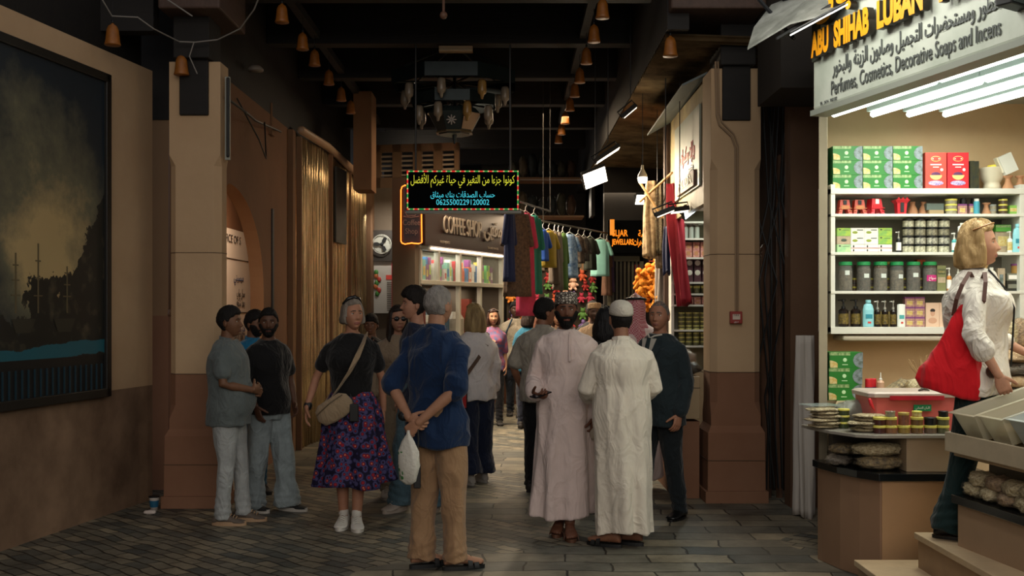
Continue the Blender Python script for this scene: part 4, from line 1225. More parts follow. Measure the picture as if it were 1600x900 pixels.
# fifth shelf
Z = 1.531
for k, px in enumerate((1318, 1337)):
    mb, ms = pump_bottle(.036, .200, LBK, mat('bottle_black', '1a1210', .15), JK)
    item('pump_bottle', 'bottle', mb, ms, (px_x(px, 7.93), 7.93, Z), 'round black shampoo bottle with a black pump, %s' % ('nearest the jamb' if k == 0 else 'second from the jamb'))
    item('slim_carton', 'box', MB().box((0, 0, 0), (.028, .04, .11)), CRM, (px_x(px+7.5, 7.96), 7.96, Z), 'thin beige carton behind the %s black shampoo bottle' % ORD[k])
mb, ms = flat_bottle(.080, .175, TURQ, mat('label_blue', '2d8aa0', .5), TURQ, .3); item('lotion_bottle', 'bottle', mb, ms, (px_x(1356.5, 7.88), 7.88, Z), 'turquoise lotion bottle on the lowest shelf')
for k, px in enumerate((1371, 1382.5, 1395.5)):
    mb, ms = pump_bottle(.0215, .19, LBK, mat('bottle_black', '1a1210', .15), CHR)
    item('pump_bottle', 'bottle', mb, ms, (px_x(px, 7.9), 7.9, Z), 'black bottle with clear pump, %s' % ('beside the turquoise bottle', 'middle of the three', 'beside the white bottle')[k], 'three black bottles with clear pumps')
    if k: item('slim_carton', 'box', MB().box((0, 0, 0), (.014, .03, .11)), LEM, (px_x(px-7, 7.95), 7.95, Z), 'thin yellowish carton, %s of two among the clear pump bottles' % ('first', 'second')[k-1])
mb, ms = flat_bottle(.058, .165, WBT, TEAL, None, .03); item('lotion_bottle', 'bottle', mb, ms, (px_x(1408, 7.88), 7.88, Z), 'white lotion bottle on the lowest shelf')
for c in range(2):
    for r in range(3):
        item('soap_box', 'box', soap_box(.071, .072), [PKB, PKT, LEM], (px_x(1414, 7.9)+c*.073, 7.9, Z+r*.0725), 'tan and purple soap box, %s layer, %s column of the six' % (rows_[r], ('left', 'right')[c]), 'six tan and purple soap boxes')
SKN = mat('print_skin', 'c79a80', .6)
for k in range(3):
    mb = MB().box((0, 0, 0), (.098, .06, .175), 0).ball((.05, 0, .10), (.017, .0015, .024), 1, 14).ball((.05, -.0002, .118), (.019, .0015, .014), 2, 12).ball((.05, 0, .045), (.032, .001, .022), 1, 14)
    item('face_cream_box', 'box', mb, [mat('box_blush', 'd8b8a0', .5), SKN, mat('print_hair', '2a201c', .6)], (px_x(1446.5, 7.9)+k*.1, 7.9, Z), 'blush cosmetic box with a printed face, %s from the soap boxes' % ORD[k], 'cosmetic boxes printed with a face')

# a bunch of cords hanging on the jamb
mb = MB()
for k in range(6):
    x = -.02+.008*k
    mb.tube([(x, 0, .18), (x+.008*math.sin(k), -.01, .05), (x-.006*math.cos(k*2), -.006, -.10), (x+.01*math.sin(k*3), 0, -.22)], .004, 6)
mb.tube([(0, -.02, .16), (.004, -.025, .02), (0, -.02, -.02)], .012, 8)
item('cord_bundle', 'cord', mb, mat('cord_brown', '6a4c2c', .7), (px_x(1295, 8.1), 8.1, 1.93), 'bundle of brown cords hanging beside the wall shelves')

# ---- curved display counter in front
def arc_poly(pts): return pts
CP = [(2.03, 7.23), (2.04, 7.15), (2.09, 6.93), (2.16, 6.76), (2.24, 6.62)]
LOWER = CP+[(2.92, 6.62), (2.92, 7.23)]
ct = empty('display_counter', (2.4, 7.1, 0), 0, 'brown rounded display counter at the shop entrance', 'counter')
off = lambda P, g=0: [(x-2.4, y-7.1) for x, y in P]
CTR = mat('counter_laminate', '94745a', .45, var=.12, vscale=3); GRAN = mat('black_granite', '15191b', .2, var=.5, vscale=60)
MB().prism(off(LOWER), 0, .615).build('counter_body', CTR, ct, bevel=.004)
MB().box((-.15, -.486, .0), (.52, -.479, .612)).build('front_lit_facing', mat('counter_front_lit_tan', 'b48f68', .45, var=.12, vscale=3), ct)  # tan facing, its lighter colour partly stands in for shop light on this side
def grow(P, g, c=(2.45, 7.1)):
    return [(x+(g if x > c[0] else -g)*(abs(x-c[0]) > .2), y+(g if y > c[1] else -g)) for x, y in P]
MB().prism(off([(1.995, 7.23), (2.005, 7.13), (2.06, 6.90), (2.13, 6.72), (2.22, 6.58), (2.92, 6.58), (2.92, 7.23)]), .615, .66).build('granite_top', GRAN, ct, bevel=.004)
UP = mat('counter_upper', 'b39d7f', .55, var=.12, vscale=4)
MB().box((2.415-2.4, 6.66-7.1, .66), (2.74-2.4, 7.22-7.1, .872)).build('upper_block', UP, ct, bevel=.004)
MB().box((2.10-2.4, 7.12-7.1, .66), (2.415-2.4, 7.22-7.1, .872)).build('niche_back', mat('niche_grey', '5a544c', .7), ct)
MB().prism(off([(1.925, 7.24), (1.94, 7.10), (2.0, 6.86), (2.10, 6.66), (2.2, 6.60), (2.76, 6.62), (2.76, 7.24)]), .872, .892).build('glass_top', mat('counter_top_grey', '8f8a80', .25), ct, bevel=.003)
# wrapped clear bags
FILM = mat('clear_film', 'b8b09c', .10, alpha=.14, spec=1.0, bump=1.0, bscale=38)
def bag_of(name, loc, size, rz, mcont, label, group=None, cat='bag', film=True, seed=0, tilt=0.0):
    """a filled bag: contents lump with a crinkled clear film round it"""
    a, b_, c = size; t = empty(name, loc, rz, label, cat, group)
    def lump(g, sd, nz):
        vs = []; fs = []; n, m = 24, 12
        for i in range(m+1):
            la = math.pi*i/m
            for k in range(n):
                lo_ = 2*math.pi*k/n
                x, y, z = math.sin(la)*math.cos(lo_), math.sin(la)*math.sin(lo_), -math.cos(la)
                q = (abs(x)**3+abs(y)**3+abs(z)**2.4)**(-1/2.9)
                p = Vector((x*q*a/2*g, y*q*b_/2*g, z*q*c/2*g))
                d = 1+nz*1.3*noise.noise(Vector((x*2.5+sd, y*2.5, z*2.5-sd)))+nz*1.1*noise.noise(Vector((x*6+sd, y*6, z*6)))
                p *= d; p.z = max(p.z, -c/2*.98)+c/2
                vs.append(p)
        for i in range(m):
            for k in range(n):
                j = (k+1) % n; fs.append((i*n+k, i*n+j, (i+1)*n+j, (i+1)*n+k))
        return MB().add(vs, fs)
    lump(.94, seed, .14).build('contents', mcont, t, smooth=True)
    if film:
        f = lump(1.0, seed, .20)
        f.build('film', FILM, t, smooth=True)
    if tilt: t.rotation_euler = (0, tilt, rz)
    return t
RICE = mat('resin_pale', 'e8dab0', .4, var=.35, vscale=70, col2='9c865c', bump=1, bscale=80)
MIX = mat('potpourri', 'b8a070', .7, var=.7, vscale=34, col2='3c3024', bump=1, bscale=50)
BRN = mat('bark_brown', '6f5440', .7, var=.5, vscale=34, col2='b89a74', bump=1, bscale=50)
DRK = mat('dark_herb', '3c342e', .7, var=.6, vscale=60, col2='6a6058', bump=.8, bscale=110)
PEA = mat('tan_grain', 'a8845a', .6, var=.3, vscale=70, col2='c9ab82', bump=.5, bscale=140)
for k, (x, y, z, sx, sy, sz, rz, m, lab) in enumerate((
    (2.50-.20, 6.78, .66, .30, .17, .085, .1, MIX, 'lower bag of potpourri at the granite edge'),
    (2.50-.22, 6.80, .742, .32, .18, .085, -.1, RICE, 'upper pale bag resting on the potpourri bags'),
    (2.10, 6.98, .66, .24, .16, .07, 1.0, DRK, 'dark bag of herbs on the granite curve'),
    (2.13, 6.99, .73, .24, .16, .07, .9, MIX, 'greyish bag on top of the dark herb bag'))):
    bag_of('herb_bag', (x, y, z), (sx, sy, sz), rz, m, lab, 'clear bags in the counter niche', seed=k*3.1)
# flat packets in two heaps on the top
k = 0
for hp, (cx, cy, n, a, b_, words) in enumerate(((2.02, 7.02, 6, .22, .17, 'heap at the counter corner'), (2.23, 6.80, 5, .21, .16, 'heap in front of the pink tub'))):
    for q in range(n):
        k += 1
        bag_of('sugar_packet', (cx+.03*math.sin(q*2.3), cy+.012*math.cos(q*1.7), .892+q*.0215), (a, b_, .026), .35*math.sin(q*1.9)+(.5 if hp == 0 else -.1), RICE, 'clear packet of resin, %s up in the %s' % (ORD[q], words), 'flat packets of pale resin', seed=k*1.7)
item('glass_plate', 'tray', MB().box((-.11, -.08, 0), (.11, .08, .006)), mat('glass_edge', 'b8c8c4', .1, alpha=.4), (2.0, 7.06, 1.035), 'clear plate lying over the packets at the counter corner', rz=.25)
for (px, d, z, ww) in ((1316, 7.05, .892, 'behind the packets'), (1311, 7.1, .892, 'beside the pink tub')):
    pass
tubs(1318, 7.0, .892, 3, '%s yellow-lidded spice jar behind the packet heap', mat('jar_spice_green', '3f4a2a', .3, var=.5, vscale=70), JY, .036, .042)
tubs(1303, 7.1, .892, 2, '%s small yellow-lidded jar at the left of the stacked three', JB, JY, .022, .04)
# spice jars two high in front of the pink tub
base = 1373
bods = [mat('jar_dark_red', '4a2420', .3, var=.4, vscale=70), mat('jar_tan', '8a5f40', .3, var=.4, vscale=70), mat('jar_ochre', '9a8040', .3, var=.4, vscale=70), mat('jar_amber', '7a5a36', .3, var=.4, vscale=70), mat('jar_mauve', '75604f', .3, var=.4, vscale=70), mat('jar_leaf', '6a6a4c', .3, var=.4, vscale=70)]
for c, px in enumerate((1374, 1391.5, 1412, 1432.5, 1453.5, 1473)):
    d = 6.72
    for r in range(2):
        body, lid = (bods[c], JY)
        r_, h_ = .037, .050
        if r and c == 2: body, r_, h_, lid = JR, .032, .078, mat('lid_gold', 'b09a50', .4)
        if r and c == 4: body, lid, r_, h_ = JK, JK, .036, .048
        mb, ms = tub(r_, h_, .016, body, lid, 22)
        item('spice_jar', 'jar', mb, ms, (px_x(px, d), d, .892+r*.0505), '%s spice jar, %s column from the packets' % (('lower', 'upper')[r], ORD[c]), 'spice jars stacked two high')
for px, z, lab, m1, m2 in ((1391, .992, 'clear little pot crowning the second jar column', JG, JG), (1432.5, .992, 'pale little pot crowning the fourth jar column', LEM, JY), (1474, .992, 'black pot crowning the last jar column', JK, JK)):
    mb, ms = tub(.029, .036, .010, m1, m2, 18); item('spice_jar', 'jar', mb, ms, (px_x(px, 6.72), 6.72, z+.001), lab, 'spice jars stacked two high')
# pink tub
tub_ = empty('pink_tub', (2.56, 7.02, .892), 0, 'translucent pink plastic tub with a pale lid under the wall shelves', 'tub')
PT = mat('tub_pink', 'd86a64', .35, var=.12, vscale=5); 
mb = MB(); R_ = lambda a, b_, z, c: [(sx*(a-c*(q == 1)), sy*(b_-c*(q == 0)), z) for sx, sy, q in ((-1, -1, 0), (-1, -1, 1), (1, -1, 1), (1, -1, 0), (1, 1, 0), (1, 1, 1), (-1, 1, 1), (-1, 1, 0))]
mb.rings([R_(.285, .165, 0, .03), R_(.30, .18, .215, .03)])
mb.build('tub_body', PT, tub_, bevel=.004)
MB().rings([R_(.315, .195, .21, .03), R_(.318, .198, .235, .03), R_(.30, .18, .245, .03)]).build('tub_lid', mat('lid_translucent', 'c9b8ae', .35, var=.1), tub_, bevel=.003)
MB().box((-.19, -.2005, .195), (.15, -.196, .222)).build('red_tape', mat('red_tape', 'c01f30', .4, var=.3, vscale=20), tub_)
lb = MB().box((-.055, -.182, .125), (.055, -.172, .165)).build('green_label', mat('label_green', '1f8a56', .5), tub_)
lb.location = (.02, -.002, .0)
lettering('label_writing', arabic('اللبان العماني'), .02, WP, lb, plane_M((0, -.1835, .14), (1, 0, 0)), .0005, .09)
item('red_chilli', 'chilli', MB().tube([(0, 0, .0), (.01, -.006, -.035), (.03, -.008, -.07)], [.011, .012, .003], 10), RED, (2.245, 6.83, 1.09), 'red dried chilli hanging at the corner of the pink tub', smooth=True)
item('twig_bit', 'twig', MB().tube([(0, 0, 0), (.03, .0, .012), (.07, .01, 0)], [.006, .012, .004], 8), DRK, (2.58, 6.9, 1.142), 'dark scrap lying on the lid of the pink tub', smooth=True)
# shelf behind with larger tea boxes and bags
back = item('back_ledge', 'counter', MB().prism([(2.16, 7.27), (2.94, 7.27), (2.94, 8.16), (2.46, 8.16)], 0, 1.02).box((2.96, 7.27, .405), (3.85, 8.16, 1.02)), UP, (0, 0, 0), 'plain ledge along the back wall under the shelves')
tbb = None
for q in range(3):
    mb = tea_box(.232, .112, .16)
    item('tea_box', 'box', mb, TB, (px_x(1294.5, 7.6)+.004*q, 7.6, 1.021+q*.1125-.055*(0)), 'larger green tea box on the back ledge, %s of three' % rows_[q], 'three green tea boxes on the ledge')
item('tea_box', 'box', tea_box(.2, .05, .16), TB, (px_x(1347, 7.58), 7.58, 1.021), 'flat green tea box lying under the red cans')
for q, px in enumerate((1356, 1364.5)):
    item('red_can', 'can', MB().lathe([(.024, 0), (.025, .003), (.025, .095), (.022, .1)], n=16, mi=0).lathe([(.0255, .01), (.0255, .042)], n=16, mi=1), [RED, PUR], (px_x(px, 7.62)+.006, 7.62+.03*q, 1.072), 'red tin can on the flat tea box, %s' % ('nearer the box pile', 'nearer the dropper bottle')[q])
item('dropper_bottle', 'bottle', MB().lathe([(.024, 0), (.025, .004), (.025, .075), (.012, .092), (.012, .10), (.006, .105), (.003, .145)], n=16, mis=[0, 0, 0, 1, 1, 1, 1]), [mat('bottle_peach', 'c89f84', .4), WHITE], (px_x(1374, 7.62)+.002, 7.6, 1.072), 'peach dropper bottle with a white tip')
for q, (px, rz, tl, sz, m, lab) in enumerate(((1408, .3, -.55, (.26, .12, .06), MIX, 'glossy clear bag leaning beside the dropper bottle'), (1418, .2, -.4, (.2, .14, .1), RICE, 'pale wrapped bundle under the dried stalks'), (1440, 0, -.2, (.2, .16, .12), RICE, 'pale paper bag behind the pink tub'))):
    bag_of('wrapped_bag', (px_x(px, 7.5)-.05, 7.48+.05*q, 1.05+(.03 if q == 0 else 0)), sz, rz, m, lab, None, seed=q+9, tilt=tl)
bag_of('wrapped_bag', (2.22, 7.12, .892), (.24, .18, .17), .2, mat('film_grey', '7c8076', .4, var=.4, vscale=20), 'grey plastic-wrapped bag behind the packet heap', seed=3)
mb = MB()
for k in range(26):
    a = RND.uniform(-.5, .5); l = RND.uniform(.14, .24)
    mb.tube([(0, 0, 0), (a*.05, RND.uniform(-.02, .02), l*.5), (a*.2, RND.uniform(-.04, .04), l)], [.0015, .0013, .003], 5)
item('dried_stalks', 'plant', mb, mat('stalks_straw', 'a88a62', .8), (px_x(1441, 7.6), 7.6, 1.10), 'sheaf of straw coloured dried stalks behind the red bag')
# sacks stacked right of the woman
for q, (m, lab) in enumerate(((DRK, 'dark bag at the bottom of the stack behind the woman'), (PEA, 'tan bag second from the bottom behind the woman'), (DRK, 'dark bag third from the bottom behind the woman'), (PEA, 'tan bag topping the stack behind the woman'))):
    bag_of('grain_bag', (px_x(1600, 7.45)+.02*(q % 2), 7.5, 1.03+q*.085), (.36, .26, .095), .05*q, m, lab, 'grain bags stacked behind the woman', seed=q*5)
bag_of('grain_bag', (px_x(1574, 7.6), 7.62, 1.38), (.17, .15, .20), 0, RICE, 'upright pale bag standing on the grain stack', 'grain bags stacked behind the woman', seed=21)
bag_of('grain_bag', (px_x(1598, 7.6), 7.62, 1.38), (.16, .15, .22), 0, BRN, 'upright brown bag standing on the grain stack', 'grain bags stacked behind the woman', seed=22)

# ---- right hand counter with trays
rc = empty('tray_counter', (2.8, 5.2, 0), 0, 'tan counter with a granite edge carrying trays, right of the shop steps', 'counter')
q_ = lambda P: [(x-2.8, y-5.2) for x, y in P]
MB().prism(q_([(2.425, 5.92), (2.60, 4.6), (3.4, 4.6), (3.4, 5.92)]), 0, .60).build('counter_body', mat('counter_tan', 'a3876a', .5, var=.12, vscale=3), rc, bevel=.004, fix=True)
MB().prism(q_([(2.40, 5.95), (2.575, 4.58), (3.4, 4.58), (3.4, 5.95)]), .60, .645).build('granite_top', GRAN, rc, bevel=.004, fix=True)
MB().prism(q_([(2.60, 5.93), (2.78, 4.6), (3.4, 4.6), (3.4, 5.93)]), .645, .855).build('upper_body', mat('counter_upper_grey', '87816f', .55, var=.2, vscale=5), rc, fix=True)
MB().prism(q_([(2.42, 5.96), (2.60, 4.58), (3.4, 4.58), (3.4, 5.96)]), .855, .88).build('upper_board', UP, rc, bevel=.003, fix=True)
for r in range(2):
    for q in range(4):
        y = 5.86-q*.155-.05*r; x = 2.50+(5.92-y)*.135
        bag_of('incense_bag', (x, y, .645+r*.062), (.19, .14, .085), 1.35+.2*math.sin(q*3), BRN if (q+r) % 3 == 2 else RICE, 'clear bag of resin on the granite, %s row, %s from the woman' % (('lower', 'upper')[r], ORD[q]), 'clear bags on the tray counter', seed=q*2+r*11)
TRN = mat('tray_translucent', 'd4ceb4', .3, alpha=.55, spec=.6); TRW = mat('tray_white', 'c4ccc8', .35, alpha=.85)
def tray(w, l, h, m, t=.006, fl=.03):
    """open tray with flared walls and a rim; x = short side, y = long side"""
    mb = MB()
    def R(a, b_, z): return [(-a, -b_, z), (a, -b_, z), (a, b_, z), (-a, b_, z)]
    a, b_ = w/2, l/2
    mb.rings([R(a-fl, b_-fl, 0), R(a, b_, h), R(a+.018, b_+.018, h+.002), R(a+.018, b_+.018, h+.007), R(a-t, b_-t, h+.004), R(a-fl-t, b_-fl-t, t)])
    return mb
wt = empty('wooden_tray', (2.72, 5.62, .882), 0, 'long pale board tray under the translucent bins', 'tray')
MB().prism([(-.33, .32), (-.22, -.55), (.6, -.55), (.6, .32)], 0, .022).build('tray_bottom', UP, wt, fix=True)
MB().add([(-.21, -.42, .022), (.24, -.42, .022), (.24, .30, .022), (-.21, .30, .022), (-.21, -.42, .065), (.24, -.42, .205), (.24, .30, .205), (-.21, .30, .065)], [(0,3,2,1),(4,5,6,7),(0,1,5,4),(1,2,6,5),(2,3,7,6),(3,0,4,7)]).build('tilted_support', UP, wt)
MB().prism([(-.35, .34), (-.235, -.57), (-.215, -.57), (-.33, .34)], 0, .105).build('tray_front', mat('board_pale', 'bfb094', .6, var=.2, vscale=6), wt, bevel=.003, fix=True)
for q, (x, y, z, m, rz, cont, lab) in enumerate(((2.665, 5.78, 1.03, TRN, 1.45, DRK, 'translucent bin nearest the woman, holding dark herbs'), (2.71, 5.56, 1.035, TRN, 1.45, BRN, 'translucent bin in the middle of the three'), (2.76, 5.34, 1.04, TRW, 1.45, RICE, 'whiter bin nearest the street'))):
    t = empty('plastic_bin', (x, y, z), rz-math.pi/2+.14, lab, 'bin', 'plastic bins on the tray counter')
    t.rotation_euler = (0, -.30, .12)
    tray(.50, .215, .15, m).build('bin_body', m, t, bevel=.002)
    MB().box((-.205, -.07, .010), (.205, .07, .075)).build('contents', cont, t, bevel=.01)
    if q == 2: item('black_scoop', 'scoop', MB().tube([(-.02, 0, .12), (0, -.01, .03), (.01, 0, -.03)], [.012, .010, .02], 10), JK, (x-.16, y-.08, z+.06), 'small black scoop standing in the whiter bin', smooth=True)
# ---------------------------------------------------------------- things of the entrance and corridor
# wall painting on the left wall
def painting():
    t = empty('painting', (lw(7.2), 7.2, 2.25), 0, 'huge dark framed harbour painting hanging on the left wall', 'painting')
    d = Vector((.175, 1, 0)).normalized(); n = Vector((1, -.175, 0)).normalized()
    ya, yb = -2.9, 1.52      # along the wall
    P = lambda u, z, o: (d*u+n*o)+Vector((0, 0, z))
    def slab(u0, u1, z0, z1, o0, o1, mi=0, mb=None):
        mb = mb or MB()
        vs = [P(u0, z0, o0), P(u1, z0, o0), P(u1, z0, o1), P(u0, z0, o1), P(u0, z1, o0), P(u1, z1, o0), P(u1, z1, o1), P(u0, z1, o1)]
        return mb.add(vs, [(0,3,2,1),(4,5,6,7),(0,1,5,4),(1,2,6,5),(2,3,7,6),(3,0,4,7)], mi)
    m = bpy.data.materials.new('painted_canvas'); nt, b = nodes_of(m)
    tc = N(nt, 'ShaderNodeTexCoord'); sx = N(nt, 'ShaderNodeSeparateXYZ'); nt.links.new(tc.outputs['Object'], sx.inputs[0])
    def math_(op, a, b_, c=None):
        q = N(nt, 'ShaderNodeMath', operation=op)
        for i, v in enumerate((a, b_, c)):
            if v is None: continue
            if hasattr(v, 'is_linked'): nt.links.new(v, q.inputs[i])
            else: q.inputs[i].default_value = v
        return q.outputs[0]
    ns = N(nt, 'ShaderNodeTexNoise', Scale=1.6, Detail=9.0, Roughness=.65); nt.links.new(tc.outputs['Object'], ns.inputs['Vector'])
    nf = ns.outputs['Fac']
    # pale cloud bank
    u = math_('MULTIPLY', math_('SUBTRACT', sx.outputs['Y'], .72), 1.15)
    z = math_('MULTIPLY', math_('SUBTRACT', sx.outputs['Z'], -.1), .85)
    r2 = math_('SQRT', math_('ADD', math_('MULTIPLY', u, u), math_('MULTIPLY', z, z)), 0)
    cl = math_('ADD', r2, math_('MULTIPLY', math_('SUBTRACT', nf, .5), 1.5))
    cr_ = N(nt, 'ShaderNodeValToRGB'); e = cr_.color_ramp.elements
    e[0].position = .25; e[0].color = srgb('b09a6c'); e[1].position = 1.0; e[1].color = srgb('0a1c28')
    k = e.new(.6); k.color = srgb('62604c')
    nt.links.new(cl, cr_.inputs['Fac'])
    # dark headland and ships at the bottom
    hz = math_('ADD', math_('MULTIPLY', math_('SUBTRACT', nf, .5), 1.3), math_('ADD', sx.outputs['Z'], math_('MULTIPLY', math_('MAXIMUM', math_('SUBTRACT', sx.outputs['Y'], .95), 0.0), -1.5)))
    hr = N(nt, 'ShaderNodeMath', operation='LESS_THAN'); nt.links.new(hz, hr.inputs[0]); hr.inputs[1].default_value = -.52
    mx = N(nt, 'ShaderNodeMixRGB'); nt.links.new(hr.outputs[0], mx.inputs['Fac']); nt.links.new(cr_.outputs['Color'], mx.inputs['Color1'])
    n3 = N(nt, 'ShaderNodeTexNoise', Scale=7.0, Detail=6.0); nt.links.new(tc.outputs['Object'], n3.inputs['Vector'])
    c3 = N(nt, 'ShaderNodeValToRGB'); c3.color_ramp.elements[0].position = .55; c3.color_ramp.elements[0].color = srgb('0c100e'); c3.color_ramp.elements[1].position = .75; c3.color_ramp.elements[1].color = srgb('4a4434')
    nt.links.new(n3.outputs['Fac'], c3.inputs['Fac']); nt.links.new(c3.outputs['Color'], mx.inputs['Color2'])
    # teal water line
    wv = N(nt, 'ShaderNodeMath', operation='COMPARE'); nt.links.new(math_('ADD', sx.outputs['Z'], math_('MULTIPLY', nf, .22)), wv.inputs[0]); wv.inputs[1].default_value = -.80; wv.inputs[2].default_value = .055
    m2 = N(nt, 'ShaderNodeMixRGB'); nt.links.new(wv.outputs[0], m2.inputs['Fac']); nt.links.new(mx.outputs['Color'], m2.inputs['Color1']); m2.inputs['Color2'].default_value = srgb('0f5564')
    lo = N(nt, 'ShaderNodeMath', operation='LESS_THAN'); nt.links.new(sx.outputs['Z'], lo.inputs[0]); lo.inputs[1].default_value = -.95
    m3 = N(nt, 'ShaderNodeMixRGB'); nt.links.new(lo.outputs[0], m3.inputs['Fac']); nt.links.new(m2.outputs['Color'], m3.inputs['Color1']); m3.inputs['Color2'].default_value = srgb('08090b')
    nt.links.new(m3.outputs['Color'], b.inputs['Base Color']); b.inputs['Roughness'].default_value = .55
    slab(ya, yb, -1.25, 1.25, .004, .035).build('canvas', m, t, fix=True)
    f = MB()
    for a in ((ya-.04, yb+.04, 1.22, 1.29), (ya-.04, yb+.04, -1.29, -1.22), (yb-.02, yb+.05, -1.29, 1.29), (ya-.05, ya+.02, -1.29, 1.29)): slab(a[0], a[1], a[2], a[3], .003, .06, 0, f)
    f.build('frame', mat('frame_black', '14120e', .5, var=.3, vscale=20), t, bevel=.006, fix=True)
    s = MB()
    for k in range(60): slab(ya+.04+k*.073, ya+.052+k*.073, -1.22, -1.02, .034, .045, 0, s)
    s.build('lower_bars', mat('bar_blue', '12303c', .5), t, fix=True)
    # ship masts
    sh = MB()
    for u0, h in ((.62, .5), (.36, .42), (.98, .35)):
        slab(u0-.006, u0+.006, -.62, -.62+h, .034, .040, 0, sh)
        for q in range(3): slab(u0-.05+.01*q, u0+.05-.01*q, -.5+q*h*.25, -.49+q*h*.25, .034, .039, 0, sh)
    sh.build('painted_masts', mat('mast_paint', '5c5138', .6), t, fix=True)
    for u0 in (.45, .95):
        MB().add([P(u0-.14, -.66, .0385), P(u0+.14, -.66, .0385), P(u0+.08, -.76, .0385), P(u0-.09, -.76, .0385)], [(0, 1, 2, 3)]).build('painted_hull', mat('hull_paint', '2c2a20', .6), t)
painting()

# bells
BELL = mat('bell_orange', '965a1a', .5, var=.35, vscale=20); 
def bell():
    mb = MB().lathe([(.060, 0), (.063, .006), (.056, .03), (.050, .08), (.046, .12), (.034, .15), (.012, .165), (.008, .175)], n=24, mi=0)
    mb.lathe([(.010, .17), (.010, .20)], n=8, mi=1)
    return mb
b0 = None
spots = [(-3.12, 8.5, 3.72, 'at the top of the wall with the painting'), (-2.74, 9.02, 3.60, 'in front of the left column'), (1.31, 9.0, 3.75, 'in front of the right column beam'), (-2.95, 8.2, 4.28, 'highest at the left, near the frame corner'), (2.31, 9.0, 3.78, 'beside the conduit right of the right column')]
for i, y in enumerate((9.65, 10.65, 11.35, 12.3, 13.25, 14.1, 15, 16)): spots.append((-2.04-.01*i, y, 4.20, 'in the left ceiling row, %s from the gate' % ORD[i]))
for i, y in enumerate((9.5, 10.35, 11.26, 12.2, 13, 13.9, 14.9, 15.8, 16.6)): spots.append((.79-.01*i, y, 4.20, 'in the right ceiling row, %s from the gate' % ORD[i]))
for k, (x, y, z, w_) in enumerate(spots):
    lab = 'small orange bell hanging '+w_; grp = 'orange bells along the beams'
    if b0 is None:
        b0 = empty('hanging_bell', (x, y, z), 0, lab, 'bell', grp)
        bell().build('bell_cup', [BELL, BLACK], b0, smooth=True)
        MB().tube([(0, 0, .19), (0, 0, .34)], .003, 6).build('cord', BLACK, b0)
    else: dup(b0, (x, y, z), 0, lab)
for i, x in enumerate((-2.07, .75)):
    struct(MB().box((x-.04, 9.4, 4.52), (x+.04, 17.5, 4.60)).build('trim_%d' % (40+i), WOOD))
struct(MB().box((-3.4, 8.95, 3.95), (-2.95, 9.1, 4.6)).build('trim_42', WOOD))

# chandelier: three stacked octagonal tiers with glass lamps hanging upside down
def chandelier():
    t = empty('chandelier', (-.65, 12.3, 4.9), 0, 'dark octagonal iron chandelier with glass lamps hanging under its tiers', 'chandelier')
    IR = mat('chandelier_iron', '1c282a', .45, metal=.5, var=.3, vscale=10)
    def octr(r, z, n=8, a0=math.pi/8): return [(r*math.cos(a0+2*math.pi*k/n), r*math.sin(a0+2*math.pi*k/n), z) for k in range(n)]
    for r, z, h in ((.74, -.74, .15), (.50, -.96, .12)):
        MB().rings([octr(r, z), octr(r, z+h), octr(r-.02, z+h), octr(r-.02, z)], closed_ends=False).build('tier_ring', IR, t)
        s = MB()
        for k in range(8):
            a = math.pi/8+2*math.pi*k/8; s.tube([(r*.98*math.cos(a), r*.98*math.sin(a), z+.02), (.1*math.cos(a), .1*math.sin(a), z+.06)], .012, 6)
        s.build('tier_spokes', IR, t)
    GL2 = mat('lamp_glass_frost', '7c7060', .35, spec=.6); GL3 = mat('lamp_glass_amber', '8a6a38', .35)
    for r, z, o in ((.60, -.74, .2), (.43, -.96, 0)):
        for k in range(8):
            a = o+2*math.pi*k/8+math.pi/8
            p = MB().lathe([(.012, -.215), (.016, -.20), (.022, -.17), (.045, -.15), (.05, -.12), (.045, -.03), (.035, -.005), (.012, 0)], (r*.97*math.cos(a), r*.97*math.sin(a), z), 14)
            p.build('glass_lamp', GL3 if k in (1, 6) else GL2, t, smooth=True)
    # lantern body
    mb = MB(); mb.rings([octr(.26, -.98), octr(.31, -1.04), octr(.20, -1.24), octr(.18, -1.27)])
    mb.build('lantern_body', mat('lantern_dark', '232c2c', .4), t)
    MB().rings([octr(.215, -1.235), octr(.22, -1.255)]).build('lantern_rim', mat('rim_gold', '6a5c40', .4, metal=.5), t)
    pn = MB(); a, b_ = octr(.308, -1.048), octr(.214, -1.225)
    pn.add([Vector(a[6])*1.01, Vector(a[5])*1.01, Vector(b_[5])*1.012, Vector(b_[6])*1.012], [(0, 1, 2, 3)]); pn.v = [(x, y, z) for x, y, z in pn.v]
    pn2 = MB(); A, B, Cc, D = [Vector(v) for v in (a[6], a[7], b_[7], b_[6])]
    pn2.add([p+Vector((.01, -.012, 0)) for p in (A, B, Cc, D)], [(0, 1, 2, 3)]); pn2.build('glass_pane', mat('pane_tan', '8a735c', .4), t)
    st = MB()
    for k in range(8):
        a_ = 2*math.pi*k/8; st.tube([(-.02, -.27, -1.14), (-.02+.05*math.cos(a_), -.27, -1.14+.05*math.sin(a_))], .008, 6)
    st.build('rosette', mat('rosette_pale', '8f867c', .4), t)
    MB().tube([(0, 0, -1.26), (0, 0, -1.36)], [.03, .012], 10).build('finial', IR, t)
    ch = MB(); ch.tube([(0, 0, 0), (0, 0, -1.0)], .018, 8)
    for k in range(4):
        a_ = math.pi/4+k*math.pi/2; ch.tube([(0, 0, -.25), (.72*math.cos(a_), .72*math.sin(a_), -.60)], .010, 6)
    ch.build('hanging_rod', IR, t)
chandelier()
t = empty('batten_light', (px_x(712, 11.55), 11.6, 4.40), 0, 'unlit cream batten light under the dark ceiling beam', 'light')
